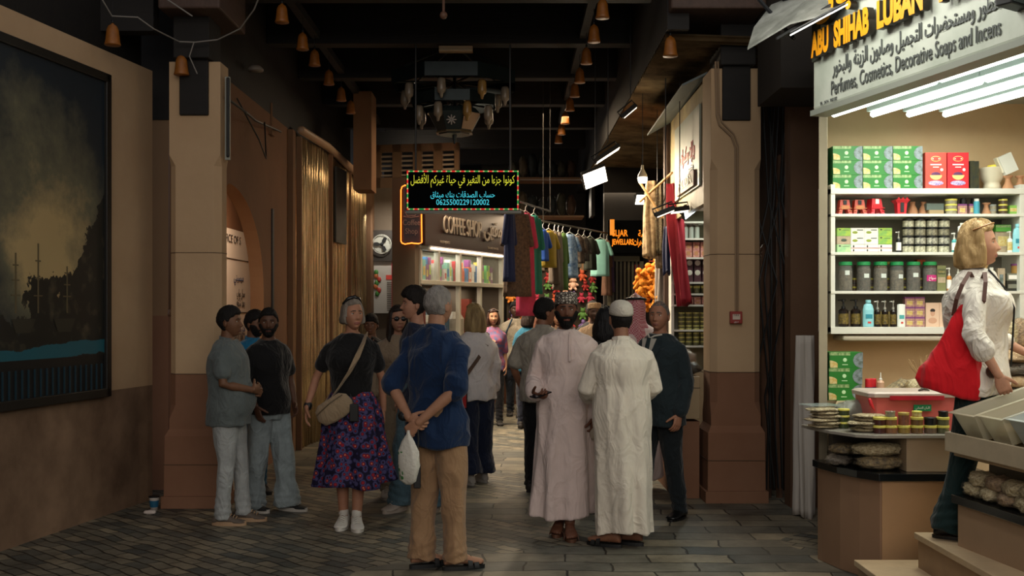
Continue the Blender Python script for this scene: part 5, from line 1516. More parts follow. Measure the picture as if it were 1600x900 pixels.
MB().box((-.18, -.04, 0), (.18, .04, .065)).build('housing', mat('batten_cream', '9c8462', .5), t, bevel=.006)
MB().tube([(-.17, -.045, .018), (.17, -.045, .018)], .010, 8).build('tube', mat('batten_tube', 'a8967a', .4), t)
t = empty('pendant_stub', (px_x(693, 9.4), 9.4, 4.18), 0, 'thin brown rod with a small ball end hanging near the gate', 'pendant')
MB().tube([(0, 0, .04), (0, 0, .5)], .012, 8).build('rod', mat('rod_brown', '6a4c3c', .6), t); MB().ball((0, 0, .02), .034, n=14).build('ball', mat('rod_brown', '6a4c3c', .6), t, smooth=True)
# recess pipe, conduits
t = item('drain_pipe', 'pipe', MB().tube([(0, 0, 0), (0, 0, 1.63)], .055, 16, 0, cap=False).tube([(0, 0, 1.63), (0, 0, 3.26), (0, .06, 3.38), (-.02, .25, 3.42)], .055, 16, 1, cap=False).tube([(0, 0, 1.60), (0, 0, 1.66)], .062, 16, 1, cap=False), [PINK, mat('pipe_tan', '7d5f48', .5)], (-2.98, 9.62, 0), 'two-tone drain pipe in the recess beside the left column', smooth=True)
cp = lambda px, py, d=9.33: at(px, py, d)
item('conduit', 'pipe', MB().tube([cp(1118, 97), cp(1120, 180), cp(1124, 195), cp(1143, 213), cp(1149, 230), cp(1150, 486)], .009, 8).tube([cp(1122, 97), cp(1124, 178), cp(1128, 191), cp(1147, 210), cp(1153, 228), cp(1153, 486)], .007, 8), mat('conduit_tan', '8a7258', .6), (0, 0, 0), 'pair of thin painted conduits running down the right column')
t = empty('fire_alarm', at(1149.5, 496, 9.33), 0, 'small red fire alarm call point on the right column', 'alarm')
MB().box((-.052, -.03, -.052), (.052, .015, .052)).build('alarm_case', mat('alarm_red', '8e2a22', .4), t, bevel=.006)
MB().box((-.032, -.033, -.018), (.032, -.028, .028)).build('alarm_plate', mat('alarm_plate', 'c8b8a8', .5), t)
lettering('alarm_writing', 'FIRE', .02, BLACK, t, plane_M((0, -.034, .012), (1, 0, 0)), .0005, .045)
lettering('alarm_writing', arabic('حريق'), .02, WP, t, plane_M((0, -.032, -.042), (1, 0, 0)), .0005, .04)
item('vertical_lamp', 'light', MB().box((-.02, -.03, -.18), (.02, .0, .52)).tube([(0.01, -.045, -.15), (.01, -.045, .5)], .014, 10, 1), [mat('lamp_case_white', '8c8f86', .5), BLACK], (-2.40, 9.2, 3.1), 'narrow vertical lamp case at the top right edge of the left column')
item('round_detector', 'detector', MB().lathe([(.075, 0), (.08, .02), (.05, .05), (.02, .055)], n=18), mat('detector_cream', '6f665c', .5), (-2.5, 10.6, 3.98), 'round smoke detector under the dark beam beyond the left column', smooth=True)
t = empty('switch_box', at(424, 205, 11.72), 0, 'brown switch box with a cable stub on the wall past the arch', 'box')
MB().box((-.05, -.10, -.05), (.03, .06, .05)).build('box_body', OCH, t, bevel=.006); MB().tube([(0, 0, .05), (0, 0, .30)], .012, 8).build('cable', OCH, t)
item('wall_slot', 'pipe', MB().box((-2.6, 11.75, 1.25), (-2.585, 11.83, 2.75)), BLACK, (0, 0, 0), 'thin black vertical duct on the wall past the arch')
# boards seen through the arch
t = empty('notice_board', (-3.44, 13.1, 1.2), 0, 'white bilingual notice board seen through the pointed arch', 'sign')
MB().box((-.04, -1.5, -1.0), (0, 1.25, 1.45)).build('board', mat('notice_white', 'd6cdc0', .6), t)
tx = mat('notice_text', '2c2622', .6); bl = mat('notice_blue', '243a66', .6)
Mn = lambda y, z: plane_M((.006, y, z), (0, -1, 0))
def nM(y, z):
    r = Vector((0, 1, 0)); u = Vector((0, 0, 1)); n = r.cross(u); M = Matrix((r, u, n)).transposed().to_4x4(); M.translation = (.006, y, z); return M
for s_, y, z, w_, m in (('OFFICE OF S', -.58, 1.28, 1.2, tx), (arabic('ميسيني'), -.2, .82, .6, bl), (arabic('محل بواب'), -.1, .62, .5, tx), (arabic('بعد شقة'), -.1, .5, .5, tx), (arabic('مدى للاستشارات'), -.2, .18, .8, bl), ('CONSULTANCY', -.2, .06, .8, tx), (arabic('بصمة التصوير'), -.2, -.32, .7, tx), (arabic('المصور'), -.2, -.45, .4, tx)):
    lettering('board_writing', s_, .14, m, t, nM(y+.78, z), .001, w_*.8)
ln = MB()
for z in (1.08, .42, -.08, -.12): ln.box((.001, -1.3, z), (.006, 1.2, z+.008))
ln.build('board_line', tx, t)
item('floor_poster', 'poster', MB().box((0, -.25, 0), (.03, .35, .6), 0).box((.031, -.2, .05), (.033, .3, .5), 1), [mat('poster_cream', 'cdb49a', .6), mat('poster_print', '9a5a50', .6, var=.6, vscale=18, col2='d9c4ae')], (-3.3, 12.3, 0), 'small printed board standing low on the floor inside the arch')
# gold ribbed hoarding
def hoarding():
    A, B = Vector((-2.55, 12.85, 0)), Vector((-2.2, 16.45, 0)); d = (B-A); L = d.length; d.normalize(); n = Vector((d.y, -d.x, 0))
    m = bpy.data.materials.new('gold_ribbed_sheet'); nt, b = nodes_of(m)
    v = coords(nt, (6, 6, .25)); ns = N(nt, 'ShaderNodeTexNoise', Scale=4.0, Detail=7.0, Roughness=.7); nt.links.new(v, ns.inputs['Vector'])
    r = N(nt, 'ShaderNodeValToRGB'); e = r.color_ramp.elements; e[0].position = .32; e[0].color = srgb('5c4a34'); e[1].position = .68; e[1].color = srgb('e6c896')
    nt.links.new(ns.outputs['Fac'], r.inputs['Fac']); nt.links.new(r.outputs['Color'], b.inputs['Base Color'])
    b.inputs['Metallic'].default_value = .75; b.inputs['Roughness'].default_value = .27
    bp = N(nt, 'ShaderNodeBump', Strength=.5, Distance=.02); nt.links.new(ns.outputs['Fac'], bp.inputs['Height']); nt.links.new(bp.outputs['Normal'], b.inputs['Normal'])
    cuts = [0, 1.3, 2.3, L]
    for q, lab in enumerate(('gold ribbed metal sheet nearest the arch', 'gold ribbed metal sheet in the middle of the hoarding', 'gold ribbed metal sheet at the far end of the hoarding')):
        u0, u1 = cuts[q], cuts[q+1]-.02; vs = []; fs = []; n_ = int((u1-u0)/.012)
        rr = random.Random(q); ph = 0
        zs = (0, 1.0, 2.2, 3.2, 3.72)
        for i in range(n_+1):
            u = u0+(u1-u0)*i/n_; ph += rr.uniform(.35, 1.25)
            for z in zs:
                o = .026*math.sin(ph)+.010*math.sin(u*9+z*1.5)+rr.uniform(-.002, .002)
                p = d*(u-u0)+n*o; vs.append((p.x, p.y, z))
        k = len(zs)
        for i in range(n_):
            for j in range(k-1): fs.append((i*k+j, (i+1)*k+j, (i+1)*k+j+1, i*k+j+1))
        mb = MB().add(vs, fs); o = mb.build('ribbed_sheet', m, None, A+d*u0, smooth=True)
        sm = o.modifiers.new('thick', 'SOLIDIFY'); sm.thickness = .004
        tag(o, lab, 'hoarding', 'gold sheets of the hoarding')
    bx = MB()
    for u in (1.43, 2.43): 
        p = d*u-n*.0; bx.cbox((p.x, p.y, 1.85), (.05, .05, 3.7))
    item('hoarding_post', 'post', bx.cbox((d*.01).to_tuple()[:2]+(1.85,), (.06, .05, 3.7)), OCH, (A.x+n.x*.035, A.y+n.y*.035, 0), 'slim timber posts holding the gold sheets')
    item('top_pipe', 'pipe', MB().tube([(0, 0, 0), d*1.2+Vector((0, 0, -.02)), d*L+Vector((0, 0, -.25))], .05, 12), mat('pipe_cream', 'a08266', .5), (A.x+n.x*.06, A.y+n.y*.06, 3.78), 'cream pipe running along the top of the gold hoarding', smooth=True)
    item('grey_tarp', 'tarp', MB().box((0, 0, 0), (.02, .55, 1.0)), mat('tarp_grey', '3c3c38', .7, var=.4, vscale=5), (A+d*1.5+n*.07+Vector((0, 0, 2.55))).to_tuple(), 'dark grey strip of sheet hung over the far gold panel', rz=-math.atan2(d.x, d.y))
hoarding()
# far left wall with fan and posters
t = empty('wall_fan', at(597, 382, 16.8), 0, 'round black and white wall fan above the posters', 'fan')
MB().box((-.17, -.02, -.26), (.17, .0, .22)).build('mounting_board', mat('fan_board', '2c2620', .7), t)
rg = MB(); rg.rings([[((.145+.008*math.cos(q))*math.cos(a), -.06+.008*math.sin(q), (.145+.008*math.cos(q))*math.sin(a)) for a in [2*math.pi*k/32 for k in range(32)]] for q in (0, 1.57, 3.14, 4.7, 6.28)], closed_ends=False)
rg.build('fan_ring', mat('fan_white', 'a9aaa0', .4), t)
bk = MB(); bk.rings([[(.13*math.cos(a), -.03, .13*math.sin(a)) for a in [2*math.pi*k/32 for k in range(32)]], [(.14*math.cos(a), -.021, .14*math.sin(a)) for a in [2*math.pi*k/32 for k in range(32)]]]); bk.build('fan_back', mat('fan_white', 'a9aaa0', .4), t)
for k in range(3):
    a0 = .6+k*2.094
    MB().add([(0, -.05, 0)]+[(.125*math.cos(a)*s_, -.05-.01*s_, .125*math.sin(a)*s_) for a, s_ in [(a0+q*.22, (.6, .95, 1, .9, .5)[q]) for q in range(5)]], [(0, 1, 2, 3, 4, 5)]).build('blade', BLACK, t)
MB().ball((0, -.05, 0), .028, n=10).build('hub', BLACK, t)
t = empty('price_poster', at(603, 447, 16.85), 0, 'white printed poster with a calendar sheet on the far wall', 'poster')
MB().box((-.185, -.03, -.42), (.185, 0, .42)).build('sheet', mat('poster_white', 'b8b4ac', .6), t)
p_ = MB()
for q in range(14): p_.box((.0+.02, -.036, -.38+q*.033), (.14, -.031, -.38+q*.033+.012))
p_.build('calendar_rows', mat('print_grey', '55504a', .6), t)
MB().box((.005, -.038, .10), (.15, -.033, .17)).build('calendar_head', REDP, t)
fr_ = MB()
for q in range(7): fr_.ball((-.13+.03*math.sin(q*2), -.04, -.12+.055*q), (.035, .012, .045), q % 3, 10)
fr_.build('printed_vegetables', [mat('veg_green', '3f7a34', .6), mat('veg_red', 'a83a2c', .6), mat('veg_orange', 'b8683a', .6)], t, smooth=True)
item('menu_poster', 'poster', MB().box((0, 0, 0), (.11, .015, .62), 1).box((0, -.004, .62), (.11, .015, .84), 0).box((.0, -.006, 0), (.012, 0, .62), 0), [mat('poster_red', 'a82838', .6), mat('poster_white', 'b8b4ac', .6)], tuple(at(612, 488, 16.8)), 'red and white menu poster beside the calendar poster')
# latticed balcony panel
t = empty('arcade_screen', (-2.16, 17.3, 3.56), -.2, 'tan screen wall with small arched louvred openings above the coffee kiosk', 'screen')
mb = MB(); W_ = 1.35; H_ = .72; n_ = 4
for k in range(n_+1):
    x0 = k*W_/n_-.07 if k else 0; mb.box((max(0, k*W_/n_-.07), 0, 0), (min(W_, k*W_/n_+.07), .08, H_))
mb.box((0, 0, 0), (W_, .08, .20)).box((0, 0, .60), (W_, .08, H_))
mb.build('screen_wall', mat('screen_tan', '8a6a4c', .8), t)
for k in range(n_):
    xc = (k+.5)*W_/n_; l_ = MB()
    for q in range(5): l_.box((xc-.10, .03, .22+q*.075), (xc+.10, .05, .25+q*.075))
    l_.build('louvre', mat('louvre_white', 'b9a48a', .6), t)
area('screen_back_glow', (-1.5, 18.2, 4.2), .8, 6, (1, .85, .65), (math.radians(90), 0, 0))

# LED display board
t = empty('led_board', (px_x(723, 11.5), 11.5, 2.92), 0, 'black LED message board with a dotted border and two coloured Arabic lines', 'sign')
MB().box((-.60, 0, -.215), (.60, .09, .215)).build('casing', mat('led_black', '050607', .8, spec=.05), t, bevel=.006)
MB().box((-.60, -.02, -.245), (.62, .08, -.216)).build('bottom_rail', mat('led_rail', '6f7268', .4), t)
LY = mat('led_yellow', 'd8d83a', .5, emit='cfcf30', estr=.7); LC = mat('led_cyan', '4ac8d8', .5, emit='3cc4d6', estr=.75)
LR = mat('led_red', 'd02020', .5, emit='e01c18', estr=.8); LG = mat('led_green', '20a040', .5, emit='18a040', estr=.6); LW_ = mat('led_amber', 'e0c070', .5, emit='e0c080', estr=.6)
dots = MB(); per = []
for k in range(72): per += [(-.583+k*.01642, .20), (-.583+k*.01642, -.20)]
for k in range(1, 24): per += [(-.583, -.20+k*.01667), (.583, -.20+k*.01667)]
for i, (x, z) in enumerate(per):
    k = int(round((x+z)/.0165)); dots.cbox((x, -.003, z), (.0145, .004, .0145), (0, 0, 2, 1, 1, 2)[k % 6])
dots.build('border_lights', [LR, LG, LW_], t)
lettering('yellow_message', arabic('كونوا جزءا من التغير في حياة غيركم للأفضل'), .12, LY, t, plane_M((0, -.003, .075), (1, 0, 0)), .001, 1.10, 0)
lettering('cyan_message', arabic('حساب الصدقات بنك ميثاق'), .09, LC, t, plane_M((0, -.003, -.075), (1, 0, 0)), .001, .68, 0)
lettering('cyan_number', '0625500229120002', .085, LC, t, plane_M((0, -.003, -.155), (1, 0, 0)), .001, .56, 0)
for x in (-.5, .5): MB().tube([(x, .045, .21), (x, .045, 1.95)], .010, 6).build('hanging_rod', BLACK, t)

# coffee kiosk
ka, kb = Vector((-1.30, 15.2, 0)), Vector((-.155, 17.9, 0)); kd = (kb-ka).normalized(); kn = Vector((kd.y, -kd.x, 0)); KL = (kb-ka).length
kio = empty('coffee_kiosk', tuple(ka), math.atan2(kd.y, kd.x), 'coffee shop kiosk with glazed display and brown sign fascia', 'kiosk')
KW = mat('kiosk_wall', '6a5c4c', .7, var=.1)
FRM = mat('kiosk_frame', 'b9b4a4', .4)
MB().box((-.12, .0, 0), (-.0, .36, 3.5)).box((0, 0, 0), (KL, .08, 1.08)).box((.5, .50, 0), (KL, .56, 3.5)).box((0, .05, 3.38), (KL, .3, 3.5)).box((.0, .28, 1.08), (.5, .32, 3.4)).box((0, .08, 1.0), (KL, .5, 1.08)).box((KL, 0, 0), (KL+.05, .56, 3.5)).build('kiosk_body', KW, kio)
MB().box((.0, -.10, 2.56), (KL+.05, .02, 3.34)).build('sign_fascia', mat('fascia_brown', '2e1a14', .4, var=.15), kio, bevel=.006)
LTR = mat('letters_pale', '9a8c7c', .5)
lettering('sign_lettering', 'COFFEE SHOP', .36, LTR, kio, plane_M((.52, -.125, 2.77), (1, 0, 0)), .010, 1.30, .0, 'LEFT')
lettering('sign_lettering', arabic('مقهى'), .36, LTR, kio, plane_M((1.93, -.125, 2.82), (1, 0, 0)), .010, .66, .002, 'LEFT')
lettering('small_print', 'FRESH JUICE', .05, LTR, kio, plane_M((.45, -.105, 2.62), (1, 0, 0)), .002, .32, 0, 'LEFT')
lettering('small_print', 'TEA AND SNACKS', .05, LTR, kio, plane_M((2.1, -.105, 2.62), (1, 0, 0)), .002, .42, 0, 'LEFT')
w = MB()
for x in (0, .55, 1.27, 2.03, KL-.05): w.box((x, -.03, 2.06), (x+.05, .05, 2.54))
w.box((0, -.03, 2.50), (KL, .05, 2.56)).box((0, -.04, 2.02), (KL, .06, 2.08)); w.build('upper_window_frame', FRM, kio, bevel=.004)
w = MB()
for x in (0, .50, 1.27, 2.03, KL-.05): w.box((x, -.02, 1.08), (x+.05, .05, 2.02))
w.box((0, -.05, 1.04), (KL, .08, 1.10)); w.build('lower_window_frame', FRM, kio, bevel=.004)
MB().box((.02, .0, 2.08), (KL-.02, .008, 2.50)).build('window_pane', mat('kiosk_glass', 'c8d4cc', .05, alpha=.12, spec=.8), kio)
MB().box((.0, .02, 2.03), (KL, .40, 2.06)).build('display_shelf', FRM, kio)
MB().box((0, .40, 2.06), (KL, .42, 2.52)).build('display_back', mat('display_back', 'a8b09a', .6), kio)
MB().box((.9, .47, 1.5), (1.3, .495, 1.9)).build('wall_picture', mat('print_blue', '3a6a8a', .5, var=.5, vscale=8, col2='c0c8b8'), kio)
k_gl = MB().tube([(.30, -.045, 2.535), (KL-.1, -.045, 2.535)], .014, 8); k_gl.build('light_strip', mat('strip_glow', 'fff0e0', .4, emit='ffe6cc', estr=5), kio)
area('kiosk_lamp', (1.4, .16, 2.49), 2.3, 15, (1, .95, .85), (0, 0, 0), .2, kio)
area('kiosk_room_lamp', (1.4, .30, 2.0), 2.4, 7, (1, .9, .75), (0, 0, 0), .15, kio)
KM = [mat('pack_%d' % i, c, .45, var=.4, vscale=25) for i, c in enumerate(('2f6fa8', '5aa84a', 'b8c83a', 'd8602c', 'c03038', 'e0d8c8', 'd8b040', '8a3a78', '7ab8a0'))]
def onk(x, y, z): p = Matrix.Rotation(math.atan2(kd.y, kd.x), 4, 'Z') @ Vector((x, y, z)); return tuple(ka+p)
x = .07; k = 0
while x < KL-.12:
    w_ = RND.uniform(.055, .10); h_ = RND.uniform(.18, .36); m_ = RND.choice(KM)
    if k % 4 == 2:
        mb = MB().lathe([(w_*.42, 0), (w_*.45, .01), (w_*.45, h_*.6), (w_*.18, h_*.8), (w_*.2, h_)], (w_/2, .05, 0), 14, 0, mis=[0, 0, 0, 1, 1])
    else: mb = MB().box((0, 0, 0), (w_, .09, h_)).box((w_*.15, -.002, h_*.3), (w_*.85, .002, h_*.7), 1)
    item('snack_pack', 'packet', mb, [m_, RND.choice(KM)], onk(x, .13, 2.062), 'coloured packet in the kiosk window, number %d of the row from the pillar' % (k+1), 'packets behind the kiosk glass', rz=math.atan2(kd.y, kd.x))
    if k % 2 == 0 and h_ < .27:
        item('snack_pack', 'packet', MB().box((0, 0, 0), (w_*.9, .08, .11)), RND.choice(KM), onk(x, .14, 2.064+h_), 'small packet lying on packet number %d in the kiosk window' % (k+1), 'packets behind the kiosk glass', rz=math.atan2(kd.y, kd.x))
    x += w_+.014; k += 1
for q, (x, z, w_, h_, c) in enumerate(((.15, 1.1, .28, .62, '6a2f28'), (.62, 1.1, .3, .5, 'b8b4a4'), (1.0, 1.1, .2, .7, '40607a'), (1.45, 1.1, .35, .55, 'a8a090'), (1.9, 1.1, .1, .75, '98402c'), (2.2, 1.1, .3, .7, '5a5a50'))):
    item('counter_jar' if q % 2 else 'counter_box', 'box' if q % 2 == 0 else 'jar', MB().lathe([(w_*.45, 0), (w_*.5, .02), (w_*.5, h_*.8), (w_*.3, h_)], (w_/2, .17, 0), 16) if q % 2 else MB().box((0, .02, 0), (w_, .2, h_)), mat('kiosk_item_%d' % q, c, .4, var=.3, vscale=12), onk(x, .1, z-.02), '%s standing inside the lower kiosk window, %s from the pillar' % (('dark box', 'pale urn', 'blue box', 'grey urn', 'red carton', 'dull urn')[q], ORD[q]), None, rz=math.atan2(kd.y, kd.x))
# neon cafe sign
t = empty('neon_sign', at(643, 336, 15.08), 0, 'upright dark red Coffee Shop sign outlined in orange neon', 'sign')
MB().box((-.145, 0, -.41), (.145, .08, .41)).build('sign_box', mat('sign_maroon', '2c0f0c', .4), t, bevel=.03)
NEO = mat('neon_orange', 'ff8030', .4, emit='ff7a28', estr=2.6)
pts = [(-.145, -.02, -.36), (-.145, -.02, .34), (-.13, -.02, .39), (-.09, -.02, .41), (.09, -.02, .41), (.13, -.02, .39), (.145, -.02, .34), (.14, -.02, 0), (.145, -.02, -.38), (.10, -.02, -.40), (0, -.02, -.39), (-.09, -.02, -.405), (-.13, -.02, -.39), (-.145, -.02, -.36)]
MB().tube(pts, .009, 8, cap=False).build('neon_outline', NEO, t, smooth=True)
lettering('sign_lettering', 'Coffee', .11, mat('neon_letter', '7a5a50', .5), t, plane_M((0, -.008, -.14), (1, 0, 0)), .004, .24)
lettering('sign_lettering', 'Shop', .11, mat('neon_letter', '7a5a50', .5), t, plane_M((0, -.008, -.26), (1, 0, 0)), .004, .17)
MB().tube([(-.09, -.01, .04), (-.06, -.01, -.01), (.05, -.01, -.01), (.08, -.01, .04)], .006, 6).tube([(-.11, -.01, -.02), (0, -.01, -.035), (.10, -.01, -.02)], .006, 6).build('cup_outline', mat('neon_letter', '7a5a50', .5), t)
# pendant flood lights and bulbs
def flood(loc, rot, label, glow='fff2dc', strength=9, w=.26, h=.18, power=40, col=(1, .82, .58), lit=True):
    t = empty('flood_light', loc, 0, label, 'light', 'flood lights over the passage'); t.rotation_euler = rot
    MB().box((-w/2, -h/2, 0), (w/2, h/2, .045)).build('lamp_case', mat('lamp_case_dark', '1c1c1a', .5), t, bevel=.006)
    MB().box((-w/2+.014, -h/2+.014, -.004), (w/2-.014, h/2-.014, -.0005)).build('lamp_glass', mat('flood_glow_%g' % strength, 'ffffff', .4, emit=glow, estr=strength), t)
    br = MB().tube([(-w/2, 0, .02), (-w/2, 0, .09), (w/2, 0, .09), (w/2, 0, .02)], .008, 6)
    Ri = t.rotation_euler.to_matrix().inverted(); top = (3.92 if loc[0] > 1.27 else 4.9)-loc[2]
    br.tube([(0, 0, .09), Ri @ Vector((0, 0, .16)), Ri @ Vector((0, 0, top-.05))], .005, 6)
    br.build('lamp_bracket', BLACK, t)
    if power: area('flood_beam', (0, 0, -.03), w, power, col, (0, 0, 0), h, t, spread=150)
    return t
flood(tuple(at(930, 278, 12.6)), (math.radians(-48), math.radians(-22), .1), 'bright white panel lamp facing the passage, beneath the thin one', power=32, w=.30, h=.24)
flood(tuple(at(950, 243, 12.0)), (math.radians(-18), math.radians(-33), .3), 'thin tilted panel lamp just above the bright one', strength=3, power=14, w=.34, h=.10)
flood(tuple(at(985, 176, 11.2)), (math.radians(-14), math.radians(-40), .2), 'small tilted lamp high under the corrugated soffit', strength=2.2, power=0, w=.2, h=.05)
flood(tuple(at(1062, 331, 10.6)), (math.radians(-16), math.radians(-8), .2), 'white bar lamp at the top of the lit shelves', strength=2.5, power=2.5, w=.2, h=.07, col=(.9, 1, .95))
flood(tuple(at(1040, 334, 10.4)), (math.radians(-14), math.radians(-22), 0), 'slanted bar lamp beside the red flag', strength=2, power=0, w=.2, h=.05)
flood(tuple(at(1088, 322, 10.9)), (math.radians(-40), math.radians(-38), .2), 'broad bluish panel lamp beside the right column', 'e6f2ff', 3.2, .34, .16, 5, (.85, .95, 1))
flood(tuple(at(1003, 312, 15.5)), (math.radians(-45), 0, .1), 'distant panel lamp above the plush toys', strength=4, power=18, w=.2, h=.2)
def bulb(loc, label, k=1.0, power=16):
    t = empty('hanging_bulb', loc, 0, label, 'bulb', 'bare bulbs in the passage')
    MB().lathe([(.012, .115*k), (.014, .08*k), (.03, .05*k), (.048, .02*k), (.05, 0)], n=18).build('bulb_base', mat('bulb_base', 'c8b898', .4), t, smooth=True)
    MB().lathe([(.02, -.055*k), (.042, -.05*k), (.05, -.02*k), (.05, 0)], n=18).build('bulb_glow', mat('bulb_glow', 'ffffff', .4, emit='fff0d8', estr=7), t, smooth=True)
    MB().tube([(0, 0, .11*k), (0, 0, 3.9-loc[2])], .004, 6).build('cord', BLACK, t)
    point('bulb_light', (0, 0, -.10), power, (1, .8, .52), .05, t)
bulb(tuple(at(1004, 277, 11.3)), 'bare hanging bulb nearer the gate', 1.1, 7)
bulb(tuple(at(1027, 309, 12.2)), 'bare hanging bulb by the scarves', 1.0, 5)
area('passage_lamps', (.3, 18.6, 3.2), 2.0, 95, (1, .74, .48), (0, 0, 0), 1.6)
area('passage_lamps_near', (.0, 14.9, 4.3), 1.6, 70, (1, .76, .50), (0, 0, 0), 1.2)
area('stall_lamp', (1.9, 17.5, 3.5), 1.2, 26, (1, .82, .6), (0, 0, 0), 1.0)

# shop front beside the right column
s2 = empty('spice_shop_front', (1.74, 9.75, 0), 0, 'dirty cream fascia of the small shop behind the right column with painted signs', 'shop')
DC = mat('fascia_dirty_cream', 'a8955f', .6, var=.35, vscale=3, col2='6e5a38')
MB().box((.0, 0, 2.62), (.06, 2.25, 3.72)).build('fascia', DC, s2)
MB().box((-.02, .25, 2.80), (.0, 1.75, 3.55)).build('sign_panel', mat('sign_panel_pale', '8f9484', .5, var=.2, vscale=4), s2)
def sM(y, z):
    M = plane_M((-.024, y, z), (0, -1, 0)); return M
lettering('sign_lettering', arabic('بهارات ومكسرات'), .2, REDP, s2, sM(.9, 3.12), .003, .85, .004)
lettering('sign_lettering', arabic('بخور'), .1, BLACK, s2, sM(.7, 2.99), .003, .3)
MB().box((-.045, .42, 2.82), (-.02, 1.45, 2.97)).build('lower_board', mat('lower_board_brown', '6a4630', .6, var=.3), s2)
lettering('sign_lettering', 'FALUDA', .12, mat('letter_gold', 'b89a60', .5), s2, plane_M((-.048, .92, 2.86), (0, -1, 0)), .002, .8)
MB().add([(-.26, 2.15, 3.56), (.02, 2.2, 3.72), (.02, .05, 3.78), (-.20, .1, 3.68), (-.26, 2.15, 3.58), (.02, 2.2, 3.74), (.02, .05, 3.80), (-.20, .1, 3.70)], [(0,1,2,3), (7,6,5,4), (0,4,5,1), (1,5,6,2), (2,6,7,3), (3,7,4,0)]).build('grey_awning', mat('awning_slate', '5c686a', .5, var=.2), s2, fix=True)
MB().tube([(-.02, 2.25, 0), (-.02, 2.25, 3.7)], .05, 10).build('corner_post', mat('post_brown', '4a3426', .7, var=.3), s2)
area('fascia_wash', (1.40, 11.0, 2.75), .3, 1.2, (1, .82, .5), (0, math.radians(-110), 0), .2)
# shelves of the small shop
s3 = empty('spice_shelf', (1.70, 11.75, 0), 0, 'narrow white shelf unit stocked with jars behind the right column', 'shelf')
ZL = [(345, 0), (372, 0), (405, 0), (443, 0), (459, 0), (477, 0), (515, 0), (541, 0)]
zz = lambda py, d=11.75: 1.65-(py-485)*d/F
s_ = MB().box((.02, 0, 1.0), (.05, .3, 2.75)).box((.95, 0, 1.0), (.98, .3, 2.75)).box((.02, .29, 1.0), (.98, .31, 2.75), 1)
s_.build('shelf_case', [WHITE, mat('shelf_case_back', '8a8670', .6)], s3)
for py in (346, 372, 402, 440.5, 458.5, 476, 515, 540): MB().box((.03, -.01, zz(py)-.02), (.97, .28, zz(py)), 0).build('shelf_board', WHITE, s3)
MB().box((.0, 0, .0), (1.0, .34, .98)).build('shelf_plinth', UP, s3)
area('spice_shelf_light', (2.1, 11.35, 2.85), .7, 9, (.95, 1, .86), (math.radians(-12), 0, 0), .2)
RW = mat('can_silver', 'a8b0a8', .35); PK2 = mat('pack_pinkred', 'a8404a', .5, var=.4, vscale=40, col2='d8b0a0')
rows = [(372, 4, 'spray can', 1064, 9), (402, 5, 'red packet', 1064, 12), (440.5, 5, 'double jar', 1065, 12.5), (458.5, 4, 'green-lidded jar', 1066, 12), (476, 4, 'red packet', 1066, 12), (515, 5, 'flat jar', 1066, 11.5), (540, 5, 'flat jar', 1066, 11.5)]
for ri, (py, n_, kind, p0, st_) in enumerate(rows):
    z = zz(py)+.001
    for c in range(n_):
        x = px_x(p0+c*st_, 11.8); lab = '%s on the %s shelf of the narrow unit, %s from its post' % (kind, ORD[ri], ORD[c])
        if kind == 'spray can':
            item('spray_can', 'can', MB().lathe([(.026, 0), (.027, .005), (.027, .12), (.016, .135), (.016, .155)], n=14), RW, (x-.01, 11.82, z), 'silver '+lab, smooth=False)
        elif kind == 'red packet':
            h = .165 if ri == 1 else .085
            item('spice_packet', 'packet', MB().box((-.036, 0, 0), (.036, .06, h), 0).box((-.02, -.002, h*.15), (.02, .001, h*.4), 1).box((-.02, -.002, h*.6), (.02, .001, h*.85), 1), [PK2, mat('packet_ochre', 'c08a60', .5)], (x, 11.8, z), lab)
        elif kind == 'double jar':
            for q in range(2):
                item('pale_lid_jar', 'jar', MB().box((-.036, 0, 0), (.036, .07, .105), 0).ball((0, -.001, .055), (.030, .003, .030), 1, 18), [mat('jar_plum', '54303a', .5, var=.3), mat('disc_pale', 'd6d2c4', .5)], (x, 11.8, z+.045+q*.106), 'plum box with a pale disc, %s layer, %s from the post' % (('lower', 'upper')[q], ORD[c]))
            item('plum_base', 'box', MB().box((-.038, 0, 0), (.038, .08, .044)), mat('jar_plum', '54303a', .5, var=.3), (x, 11.8, z), 'flat plum box under the pale-disc boxes, %s from the post' % ORD[c])
        else:
            n2 = {3: 1, 5: 5, 6: 4}[ri]; hh = .085 if ri == 3 else .046
            if ri == 5 and c == 0: n2 = 4
            for q in range(min(n2, 4)):
                mb, ms = tub(.034, hh, hh*.32, mat('jar_brine', '7c7a52', .3, var=.5, vscale=60), mat('lid_pale_yellow', 'cfc878', .4), 12)
                item('brine_jar', 'jar', mb, ms, (x, 11.85, z+q*hh*1.01), 'yellow-lidded jar on the %s shelf down, %s layer, %s from the post' % (ORD[ri], ORD[q], ORD[c]))
